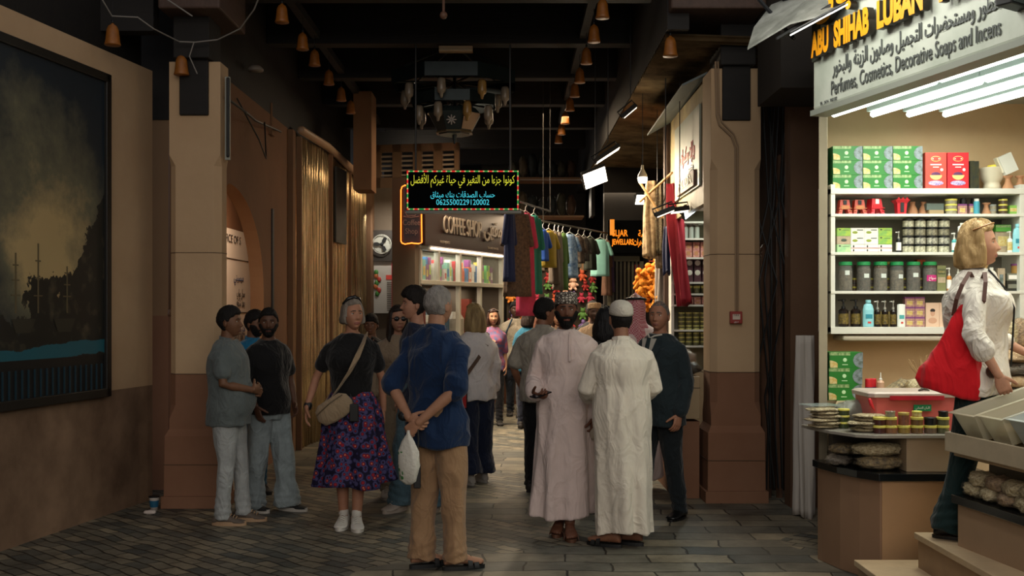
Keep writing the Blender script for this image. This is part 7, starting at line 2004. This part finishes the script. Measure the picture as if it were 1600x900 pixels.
# 5 young man in black behind
p = Person(-1.55, 12.0, 5, 1.60, 'young man in a black t-shirt holding a hand to his mouth in the passage', '6b4a38', '5f3a30', '120c0a', 0, .95, 1, head=(-8, 6),
           arms={'R': dict(el=(-.22, -.12, 1.16), wr=(-.06, -.20, 1.40), d=(.3, .1, 1), n=(0, 1, 0), th=(1, 0, 0), curl=1.0)})
p.top(C('black_tee3', '101012'), 't_shirt', .84, .7, .02, seed=11); p.trousers(C('dark_trousers', '1c1c22')); p.hair_short('0f0b0a', .016, .024, .045); p.shoes(mat('shoe_dark', '201c1a', .7))
# 6 woman with sunglasses
p = Person(-1.03, 9.75, 8, 1.68, 'long-haired woman in sunglasses and a cream cardigan behind the floral skirt', 'a87a62', '8a5048', '2a1c14', 1, 1.0, 1, head=(14, 0),
           arms={'R': dict(el=(-.22, .02, 1.13), wr=(-.22, -.05, .9))}, legs={'R': dict(an=(-.10, -.12, .09)), 'L': dict(an=(.11, .02, .09))})
def tail(mb): mb.vloft([(.52, 0, .05, .23, .14), (.75, 0, .045, .21, .14), (.95, 0, .02, .185, .135), (1.1, 0, .01, .16, .125)], 32)
p.top(C('cardigan', '8a7864'), 'cardigan', .95, 1.8, .018, extra=tail, seed=12)
p.trousers(C('beige_trousers', '7c6c5a'), wide=1.15); p.hair_long('20150f', .24, .018, .5, .01)
MB().ball(p.HM @ Vector((-.031, -.088, .002)), (.027, .008, .021), 0, 14, p.HM.to_3x3()).ball(p.HM @ Vector((.031, -.088, .002)), (.027, .008, .021), 0, 14, p.HM.to_3x3()).tube([p.HM @ Vector((-.075, -.02, .008)), p.HM @ Vector((-.055, -.085, .010)), p.HM @ Vector((0, -.094, .012)), p.HM @ Vector((.055, -.085, .010)), p.HM @ Vector((.075, -.02, .008))], .003, 6).build('sunglasses', mat('glasses_black', '0c0c0e', .2), p.o, smooth=True)
p.shoes(mat('shoe_cream', 'a89c90', .6), style='chunky')
# 7 young man with dark hair
p = Person(-.79, 8.95, -62, 1.82, 'dark-haired young man in faded jeans looking left behind the man in blue', 'b08068', '8a5048', '16100d', 0, .95, 1, head=(-12, 0),
           arms={'R': dict(el=(-.20, .03, 1.12)), 'L': dict(el=(.20, .03, 1.12))}, legs={'R': dict(an=(-.09, -.10, .09), yaw=.5), 'L': dict(an=(.09, .10, .09), yaw=.5)})
p.top(C('navy_tee', '141c34'), 't_shirt', .84, .6, .016, seed=14); p.trousers(C('faded_jeans', '55707c', var=.45), wide=1.25, hemw=.10, amp=.009, seed=15)
p.hair_short('17110e', .018, .036, .050, back=-.085, sideb=-.03); p.shoes(mat('shoe_cream', 'a89c90', .6), style='chunky')
# 8 man in the blue shirt, seen from behind
p = Person(-.48, 6.95, 150, 1.80, 'grey-haired man in a blue shirt and khaki trousers, hands clasped behind his back', 'a67a60', '8a5c50', '8a8078', 0, 1.06, 2, head=(-5, 0),
           arms={'L': dict(el=(.235, .15, 1.14), wr=(.045, .235, .955), d=(-.9, .1, -.35), n=(-.1, -1, 0), th=(0, 0, 1), curl=.9), 'R': dict(el=(-.23, .14, 1.13), wr=(-.035, .25, .93), d=(.75, .1, -.6), n=(0, -1, 0), th=(0, 0, 1), curl=1.0)},
           legs={'L': dict(an=(.10, .02, .09), yaw=-.6), 'R': dict(an=(-.11, -.04, .09), yaw=-.7)}, bare=True, sole=.022)
p.top(C('blue_linen', '0b2648', var=.2), 'shirt', .77, 1.06, .026, amp=.014, seed=16, collar=C('blue_linen', '123a66', var=.25), hem=.01)
p.trousers(C('khaki', '9c7c5c', var=.15), wide=1.22, hemw=.085, hemz=.055, amp=.009, seed=17, bunch=.003); p.hair_short('8c8782', .008, .014, .070, bald=.5, back=-.06)
p.shoes(BLACK, style='sandal')
MB().tube([(.10, .225, .965), (.085, .23, .962)], .031, 14).build('wristwatch', BLACK, p.o)
M8 = loc_M(p.o); hb_ = M8 @ Vector((.02, .275, .86))
t = empty('carrier_bag', hb_, math.radians(150), 'white plastic carrier bag with a green pattern held behind his back', 'bag')
GPN = bpy.data.materials.new('bag_print'); nt, b = nodes_of(GPN); v = coords(nt, (1, 1, 1)); ck = N(nt, 'ShaderNodeTexVoronoi', Scale=34.0); nt.links.new(v, ck.inputs['Vector'])
rr = N(nt, 'ShaderNodeValToRGB'); rr.color_ramp.interpolation = 'CONSTANT'; rr.color_ramp.elements[0].color = srgb('3f7a44'); rr.color_ramp.elements[1].position = .42; rr.color_ramp.elements[1].color = srgb('c8c6bc'); nt.links.new(ck.outputs['Distance'], rr.inputs['Fac']); nt.links.new(rr.outputs['Color'], b.inputs['Base Color'])
rs = []
for z, a, b_ in ((-.36, .03, .012), (-.33, .085, .035), (-.22, .105, .05), (-.12, .10, .045), (-.05, .06, .03), (.0, .018, .014), (.03, .012, .010)):
    a *= .72; b_ *= .85; z *= .86
    rs.append([(a*math.cos(q)*(1+.10*math.sin(5*q+z*20)), b_*math.sin(q)*(1+.2*math.sin(4*q+z*30)), z) for q in [2*math.pi*k/28 for k in range(28)]])
mb = MB().rings(rs); 
for i, f in enumerate(mb.f):
    if len(f) == 4:
        c = sum((Vector(mb.v[k]) for k in f), Vector())/4
        if c.x > .02 and c.z < -.08: mb.m[i] = 1
mb.build('bag_body', [mat('bag_white', 'c6c4ba', .5, bump=.4, bscale=40), GPN], t, smooth=True)
t = empty('camera_strap', M8 @ Vector((-.03, .255, .83)), 0, 'black strap with a small case dangling from his hand beside the bag', 'case')
MB().tube([(0, 0, .12), (.01, 0, 0), (-.01, 0, -.15)], .005, 6).build('strap', BLACK, t); MB().box((-.022, -.015, -.30), (.022, .015, -.15)).build('case_body', mat('case_black', '121214', .4), t, bevel=.006)
# 9 blonde woman in white blouse
p = Person(-.35, 10.4, 208, 1.70, 'blonde woman in a loose white blouse and navy trousers seen from behind', 'b98a70', '9a5c50', '5a4630', 1, 1.08, 1, head=(35, 0),
           arms={'L': dict(el=(.21, .02, 1.13), wr=(.22, -.10, .92)), 'R': dict(el=(-.21, .04, 1.12), wr=(-.22, -.02, .88))}, legs={'L': dict(an=(.09, .06, .09)), 'R': dict(an=(-.10, -.04, .09))})
p.top(C('white_blouse', 'c4c0c0'), 'blouse', .82, 1.75, .028, amp=.010, seed=18); p.trousers(C('navy_wide', '121c34'), wide=1.6, hemw=.13, hemz=.10, seed=19); p.hair_long('a08a5c', .17, .018, .55, .012, col2='6a5434'); p.shoes(mat('shoe_grey', '9a9690', .6))
M9 = loc_M(p.o)
t = empty('shoulder_bag', M9 @ Vector((.24, .06, .86)), math.radians(208), 'black and red shoulder bag at the hip of the white blouse', 'bag')
MB().box((-.06, -.13, -.09), (.06, .13, .09), 0).box((-.064, -.12, -.07), (-.055, -.02, .07), 1).box((-.02, .13, -.09), (.06, .19, .08), 1).build('bag_body', [mat('bag_black', '141214', .4), mat('bag_red', '9c1c20', .5)], t, bevel=.02)
Ti = (Matrix.Translation(t.location) @ Matrix.Rotation(math.radians(208), 4, 'Z')).inverted() @ M9
MB().ribbon([Ti @ Vector(q) for q in ((.24, .06, .93), (.18, .13, 1.05), (.06, .165, 1.22), (-.05, .15, 1.36), (-.115, .05, 1.475), (-.10, -.06, 1.44), (.0, -.14, 1.3), (.14, -.13, 1.1), (.23, -.02, .94))], [(1, 0, .6)]*9, .035, .004).build('strap', mat('strap_brown', '5a4436', .7, var=.5, vscale=40), t)
# 10 man walking towards us, light shirt
p = Person(.05, 16.9, -5, 1.78, 'man in a light checked shirt walking in the far passage with a blue bag', '4a3024', '50302a', '0e0a08', 0, 1.0, 1, head=(10, 0),
           arms={'L': dict(el=(.24, .03, 1.13), wr=(.26, -.10, .92)), 'R': dict(el=(-.24, .05, 1.13), wr=(-.25, .0, .89))}, legs={'R': dict(an=(-.09, .15, .09)), 'L': dict(an=(.08, -.14, .09))})
p.top(C('light_check', 'a09684', var=.3), 'shirt', .86, 1.7, .02, collar=C('light_check', 'a09684', var=.3), seed=20); p.trousers(C('dark_blue_trousers', '18202c')); p.hair_short('0e0a09'); p.shoes(mat('shoe_dark', '201c1a', .7))
t = empty('blue_satchel', loc_M(p.o) @ Vector((-.24, -.06, .88)), 0, 'dark blue satchel hanging at the hip of the light checked shirt', 'bag')
MB().box((-.07, -.06, -.28), (.10, .06, .06)).build('bag_body', C('satchel_blue', '1c3c54'), t, bevel=.02); MB().tube([(0, 0, .05), (.08, -.06, .35), (.2, -.09, .62)], .012, 6).build('strap', C('satchel_blue', '1c3c54'), t)
# 11 woman with sunglasses on her head, patterned top
p = Person(-.27, 15.6, 8, 1.66, 'woman in a colourful patterned top with sunglasses pushed up on her hair', 'b98a6c', '8a4a40', '2a1c14', 1, 1.0, 1, arms={'R': dict(el=(-.2, -.08, 1.14), wr=(-.07, -.24, 1.2), d=(.4, -.2, .8), n=(0, 1, 0), th=(1, 0, 0), curl=.9)})
p.top(mat('cloth_multicolour', '3a6a9a', .85, var=.5, vscale=22, col2='b0444a'), 'blouse', .84, 1.0, .02, seed=21); p.trousers(C('dark_trousers', '1c1c22')); p.hair_long('4a2c20', .12, .016, .5); p.shoes(mat('shoe_dark', '201c1a', .7))
MB().tube([p.HM @ Vector((-.07, -.03, .09)), p.HM @ Vector((0, -.065, .115)), p.HM @ Vector((.07, -.03, .09))], .012, 8).build('sunglasses', mat('glasses_black', '0c0c0e', .2), p.o, smooth=True)
# 12 man with dark cap seen from behind, looking right
p = Person(.285, 9.95, 160, 1.75, 'man in a grey-white shirt and black trousers seen from behind, face turned right', '8a5f48', '70443a', '14100e', 0, 1.12, 1, head=(-42, 0),
           arms={'R': dict(el=(-.25, .05, 1.13), wr=(-.25, -.04, .9)), 'L': dict(el=(.27, .06, 1.13), wr=(.25, -.07, .96), curl=.6)}, legs={'R': dict(an=(-.09, -.05, .09)), 'L': dict(an=(.10, .05, .09))})
p.top(C('grey_white_shirt', '989286', var=.15), 'shirt', .82, .85, .036, seed=22, collar=C('grey_white_shirt', '989286', var=.15)); p.trousers(C('black_trousers', '0e0f13'), wide=1.15); p.hair_short('12100f', .014, .022, .045, name='hair'); p.shoes(mat('shoe_dark', '201c1a', .7))
# 13 the man in a white dishdasha with embroidered cap
p = Person(.40, 8.06, -4, 1.77, 'black-bearded man in a long white robe and embroidered cap, phone in hand', '6a4432', '7a463c', '0c0807', 0, 1.0, 2, head=(5, 1),
           arms={'R': dict(el=(-.23, .02, 1.13), wr=(-.225, -.18, 1.03), d=(.55, -.8, -.15), n=(.5, .2, 1), th=(.4, -.3, 1), curl=.8), 'L': dict(el=(.215, .03, 1.12), wr=(.20, -.06, .86), d=(-.1, -.1, -1), n=(-1, .1, 0), curl=.95)},
           legs={'R': dict(an=(-.045, .0, .09), yaw=-.15), 'L': dict(an=(.03, -.15, .09), yaw=.1)}, bare=True, sole=.022)
ROBE = cloth('robe_white', 'd4c2bc', bump=.4, bscale=6)
p.robe(ROBE, 'dishdasha', .15, (.25, .19), nf=7, amp=.15, belly=.02, seed=2.0, cuff=.062, sway=(-.02, -.03), ease=.030)
MB().tube([(.03, -.10, 1.475), (.028, -.14, 1.38), (.03, -.15, 1.27)], [.006, .008, .012], 8).build('tassel', ROBE, p.o, smooth=True)
p.beard('0d0908', .013, 1.0)
m = bpy.data.materials.new('embroidered_cap'); nt, b = nodes_of(m); v = coords(nt, (1, 1, 1)); vo = N(nt, 'ShaderNodeTexVoronoi', Scale=48.0, feature='DISTANCE_TO_EDGE'); nt.links.new(v, vo.inputs['Vector'])
rr = N(nt, 'ShaderNodeValToRGB'); rr.color_ramp.interpolation = 'CONSTANT'; rr.color_ramp.elements[0].color = srgb('3a322c'); rr.color_ramp.elements[1].position = .16; rr.color_ramp.elements[1].color = srgb('b0a89c'); nt.links.new(vo.outputs['Distance'], rr.inputs['Fac']); nt.links.new(rr.outputs['Color'], b.inputs['Base Color']); b.inputs['Roughness'].default_value = .9
p.hair_short('0c0908', .004, .006, .05); p.kuma(m, .090); p.shoes(mat('sandal_brown', '5c3c2a', .6), style='sandal')
M13 = loc_M(p.o)
t = empty('mobile_phone', M13 @ Vector((-.175, -.255, 1.035)), .3, 'black mobile phone held by the man in the embroidered cap', 'phone'); t.rotation_euler = (.25, .1, -.9)
MB().box((-.036, -.075, -.004), (.036, .075, .004), 0).box((-.033, -.071, .004), (.033, .071, .005), 1).build('phone_body', [mat('phone_black', '0c0c0e', .3), mat('phone_screen', '141a22', .1)], t, bevel=.002)
bag_of('tissue_ball', M13 @ Vector((.205, -.085, .69)), (.07, .05, .10), .3, mat('tissue_cream', 'a89c8c', .8), 'crumpled pale bag dangling from the robed man\'s hand', None, 'bag', False, 4)
# 14 the man in cream robe from behind
p = Person(.765, 7.64, 190, 1.70, 'man in a white robe and plain white cap standing with his back to us', '8a5f48', '70443a', '14100e', 0, 1.08, 2, head=(0, -4),
           arms={'R': dict(el=(-.25, -.02, 1.13), wr=(-.19, -.22, 1.05), d=(.6, -.8, 0), n=(0, 0, -1), th=(1, 0, 0)), 'L': dict(el=(.25, -.02, 1.13), wr=(.18, -.22, 1.06), d=(-.6, -.8, 0), n=(0, 0, -1), th=(-1, 0, 0))},
           legs={'R': dict(an=(-.09, .0, .09), yaw=.9), 'L': dict(an=(.08, .03, .09), yaw=.9)}, bare=True, sole=.022)
ROB2 = cloth('robe_cream', 'd2cabb', bump=.4, bscale=6)
p.robe(ROB2, 'dishdasha', .10, (.205, .19), nf=7, amp=.15, belly=.05, seed=5.0, cuff=.062, ease=.034, sleeves=1.85, sway=(-.02, .0))
p.hair_short('14100e', .006, .008, .05); p.kuma(mat('cap_white', 'b8b2a6', .9, bump=.4, bscale=60), .085, dome=True, r=1.03); p.shoes(BLACK, style='sandal')
# 15 man in dark suit
p = Person(1.17, 8.62, -48, 1.72, 'man in a dark suit and tie with thinning grey hair, looking towards us', '9a6c54', '7e4e44', '4a4038', 0, 1.10, 2, head=(20, 0),
           arms={'L': dict(el=(.23, .05, 1.12), wr=(.235, -.04, .86), curl=.5), 'R': dict(el=(-.225, .03, 1.12), wr=(-.22, -.06, .88))}, legs={'L': dict(an=(.10, .14, .09), yaw=.2), 'R': dict(an=(-.09, -.12, .09))})
SUIT = C('suit', '1a262b'); j_ = p.top(SUIT, 'suit_jacket', .76, 1.92, .034, belly=.045, seed=24, hem=.012, cuff=.058)
MB().add([(-.075, -.125, 1.455), (.075, -.125, 1.455), (.035, -.180, 1.30), (.0, -.198, 1.16), (-.035, -.180, 1.30), (0, -.145, 1.45)], [(0, 4, 3, 2, 1)]).tube([(-.07, -.06, 1.485), (-.03, -.10, 1.475), (0, -.12, 1.455), (.03, -.10, 1.475), (.07, -.06, 1.485)], .008, 8).build('shirt_front', mat('shirt_white', 'a8a49a', .8), p.o)
MB().rings([[(-.016, -.135, 1.46), (.016, -.135, 1.46), (.016, -.125, 1.46), (-.016, -.125, 1.46)], [(-.022, -.190, 1.30), (.022, -.190, 1.30), (.022, -.180, 1.30), (-.022, -.180, 1.30)], [(-.026, -.205, 1.17), (.026, -.205, 1.17), (.026, -.195, 1.17), (-.026, -.195, 1.17)]]).build('tie', C('tie', '12282c'), p.o)
for sx in (-1, 1): MB().add([(sx*.078, -.115, 1.47), (sx*.125, -.140, 1.37), (sx*.085, -.175, 1.31), (sx*.005, -.205, 1.14), (sx*.03, -.192, 1.28)], [(0, 1, 2, 3, 4)]).build('lapel', SUIT, j_)
p.trousers(C('suit_trousers', '121a1f'), wide=1.15); p.hair_short('6a645e', .006, .008, .075, bald=.9, back=-.055, sideb=-.02); p.shoes(mat('shoe_black', '0c0c0c', .3), style='loafer')
# 16 man with red checked headscarf
p = Person(1.14, 10.05, 175, 1.80, 'man in a red and white checked headscarf behind the man in the suit', '8a5f48', '70443a', '14100e', 0, 1.05, 1, head=(0, 0))
p.robe(ROBE, 'thobe', .10, (.25, .2), seed=8.0)
m = bpy.data.materials.new('checked_headscarf'); nt, b = nodes_of(m); v = coords(nt, (1, 1, 1)); ck = N(nt, 'ShaderNodeTexChecker', Scale=85.0); nt.links.new(v, ck.inputs['Vector']); ck.inputs['Color1'].default_value = srgb('a8505c'); ck.inputs['Color2'].default_value = srgb('c89c9c'); nt.links.new(ck.outputs['Color'], b.inputs['Base Color']); b.inputs['Roughness'].default_value = .9
rs = []
for i in range(24):
    q = i/23; z = .128-.50*q; k = math.sin(min(1, q*4.2)*math.pi/2) if q < .24 else 1
    rx = (.088+.004)*max(.05, k)+(.10*sstep(.45, .95, q)); ry = (.105+.004)*max(.05, k)+(.045*sstep(.45, .95, q))
    rs.append([p.HM @ Vector((rx*math.cos(a)*(1+.07*sstep(.3, .8, q)*math.sin(9*a+q*4)), .01+ry*math.sin(a)*(1+.07*sstep(.3, .8, q)*math.sin(7*a+1)), z)) for a in [2*math.pi*k_/48 for k_ in range(48)]])
rs.reverse(); o = MB().rings(rs).build('headscarf', m, p.o, smooth=True)
MB().tube([p.HM @ Vector((.090*math.cos(a), .008+.106*math.sin(a), .062+.012*math.sin(a))) for a in [2*math.pi*k/28 for k in range(29)]], .012, 8, cap=False).build('headscarf_ring', BLACK, p.o, smooth=True)
p.shoes(mat('shoe_dark', '201c1a', .7))
# 17 woman in black abaya
p = Person(.82, 9.45, 185, 1.66, 'person in a black cloak and headscarf between the two robed men', '8a5f48', '70443a', '14100e', 1, 1.08, 1)
ABA = C('abaya', '0b0c0f'); p.robe(ABA, 'cloak', .03, (.30, .25), seed=11.0, nf=6); p.hair_long('0b0c0f', .20, .028, .6, .02, name='headscarf', wave=.01); p.shoes(mat('shoe_dark', '201c1a', .7))
# 18 and the crowd in the distance
def walker(x, y, yaw, H, label, top_c, bot_c, hair, skin='5a3c2c', fem=0, robe=False, cap=None, **kw):
    q = Person(x, y, yaw, H, label, skin, '70443a', '120c0a', fem, kw.get('w', 1.02), 0, head=kw.get('head', (0, 0)), arms=kw.get('arms', {}))
    if robe: q.robe(C('w_'+top_c, top_c), 'robe', .08, (.25, .2), seed=x*7)
    else: q.top(C('w_'+top_c, top_c), 'shirt', .84, kw.get('sl', 1.6), .022, seed=x*5); q.trousers(C('w_'+bot_c, bot_c))
    if cap: q.hair_short('120e0d', .004, .006, .05); q.kuma(C('cap_'+cap, cap), .075)
    elif fem: q.hair_long(hair, kw.get('L', .14), .018, .5)
    else: q.hair_short(hair)
    q.shoes(mat('shoe_dark', '201c1a', .7)); return q
walker(1.0, 13.2, 5, 1.74, 'man in a beige robe and beige cap between the robed man and the cloak', '8a745c', '', '', '3c281e', robe=True, cap='8a7254')
walker(.70, 10.9, 170, 1.38, 'child in a red top behind the man in the embroidered cap', '8c1c20', '2a2a34', '241a16', w=.95)
walker(.22, 15.2, 175, 1.66, 'person in a blue-green top walking away behind the grey-white shirt', '1c5870', '1c2030', '2a1c16', fem=1)
walker(1.22, 15.0, 185, 1.72, 'man in a pale blue shirt walking away near the jewellers', '6c8894', '2a2c34', '120e0c')
walker(1.05, 14.2, 178, 1.76, 'dark-haired person in black walking away beside the pale blue shirt', '141418', '141418', '0e0b0a')
walker(.08, 18.2, 8, 1.70, 'man in a brown shirt coming towards us in the far passage', '5a4636', '24242a', '100c0a')
walker(.52, 17.2, -4, 1.66, 'woman in a teal dress coming towards us under the hanging clothes', '1c5c6c', '', '2c1c14', '8a5f48', 1, robe=True)
walker(-.40, 19.0, 175, 1.74, 'man in a grey shirt walking away in the far passage', '5c5a54', '22242c', '18120e')
walker(.74, 18.0, 10, 1.62, 'woman in a tan top near the far stall table', '8c6c50', '2c2c34', '3c2418', 'a8785c', 1)
walker(1.32, 16.3, 12, 1.70, 'man in a dark red shirt standing below the jewellers sign', '5c2024', '202228', '120e0c')
walker(.36, 13.4, 182, 1.60, 'woman with reddish hair walking away behind the embroidered cap', '4c3c34', '24262c', '6a3c24', '9a6c54', 1)
# 20 woman on the shop steps
p = Person(2.62, 6.13, 70, 1.765, 'blonde woman in a white linen shirt and dark green trousers climbing the shop steps', 'bf8c70', 'a0605a', '7a5c3c', 1, 1.10, 2, z=.371, head=(-6, -3),
           arms={'R': dict(el=(-.285, .03, 1.14), wr=(-.30, -.09, .92), d=(.05, -.4, -1), n=(1, 0, 0), th=(0, -1, .2), curl=.95), 'L': dict(el=(.25, -.06, 1.14), wr=(.20, -.28, 1.02), d=(0, -.8, -.5), n=(-.6, 0, -1), th=(-1, 0, 0), curl=.3)},
           legs={'R': dict(an=(-.08, .15, .09), kn=(-.09, .06, .50)), 'L': dict(an=(.09, -.20, .15), kn=(.09, -.22, .55))})
LIN = cloth('white_linen', 'e6dfd2', bump=.55, bscale=9)
p.top(LIN, 'shirt', .80, {'L': 1.45, 'R': 1.38}, .034, amp=.010, seed=26, collar=LIN, sease=.024, cuff=.062)
p.trousers(C('dark_green', '0e2626'), wide=1.15, hemw=.10, seat=.02, seed=27)
p.hair_long('c4a470', .135, .020, .40, .014, col2='8f7040', wave=.022)
MB().tube([p.HM @ Vector((-.080, .02, .075)), p.HM @ Vector((-.088, -.03, .09)), p.HM @ Vector((-.06, -.07, .105)), p.HM @ Vector((0, -.085, .112)), p.HM @ Vector((.06, -.07, .105)), p.HM @ Vector((.085, 0, .08))], .0045, 6).build('glasses', mat('glasses_gold', '9a6a34', .3), p.o, smooth=True)
p.shoes(mat('shoe_black', '0c0c0c', .3), style='loafer')
MB().tube([(-.228, -.058, .945), (-.226, -.064, .93)], .030, 12).build('bracelet', mat('bracelet_brown', '4a3424', .5), p.o)
M20 = loc_M(p.o)
t = empty('red_tote_bag', M20 @ Vector((-.195, .13, .84)), math.radians(70), 'bright red cloth tote bag hanging from the blonde woman\'s shoulder', 'bag')
REDB = cloth('tote_red', 'd01420', bump=.5, bscale=5)
prof = [(-.03, .12, .045), (-.025, .15, .060), (.02, .175, .068), (.08, .165, .066), (.16, .135, .055), (.28, .095, .04), (.38, .06, .028), (.46, .03, .016)]
rs = []
for z, a, b_ in prof:
    rs.append([(b_*math.cos(q)*(1+.12*math.sin(3*q+z*9)), .02+a*math.sin(q)*(1+.06*math.sin(5*q+z*14))-.10*(z/.5)**1.3 if z > 0 else .02+a*math.sin(q), z+.035*math.sin(q*1.0)*(z < .1)) for q in [2*math.pi*k/48 for k in range(48)]])
mb = MB().rings(rs); mb = melt(mb, .008, 2, folds(.010, sc=(5, 6, 4), seed=31)); mb.build('bag_body', REDB, t, smooth=True)
STR = mat('strap_leather', '5a3428', .6, var=.3)
Ti = (Matrix.Translation(t.location) @ Matrix.Rotation(math.radians(70), 4, 'Z')).inverted() @ M20
MB().ribbon([Ti @ Vector(q) for q in ((-.19, .13, 1.24), (-.235, .115, 1.33), (-.225, .085, 1.41), (-.165, .045, 1.478), (-.12, .03, 1.45))], [(0, 1, 0)]*5, .022, .004).build('strap', STR, t)
MB().ribbon([Ti @ Vector(q) for q in ((-.20, .05, 1.22), (-.26, -.02, 1.32), (-.225, -.03, 1.42), (-.165, -.03, 1.475), (-.12, -.02, 1.44))], [(0, 1, 0)]*5, .022, .004).build('strap', STR, t)
t = empty('crossbody_strap', M20 @ Vector((.0, -.18, 1.2)), 0, 'thin dark cord crossing the front of the white linen shirt', 'cord')
Ti = Matrix.Translation(t.location).inverted() @ M20
MB().tube([Ti @ Vector(q) for q in ((-.09, -.055, 1.49), (-.08, -.13, 1.40), (-.06, -.185, 1.28), (-.02, -.18, 1.12), (.03, -.175, .96))], .006, 6).build('cord', BLACK, t)
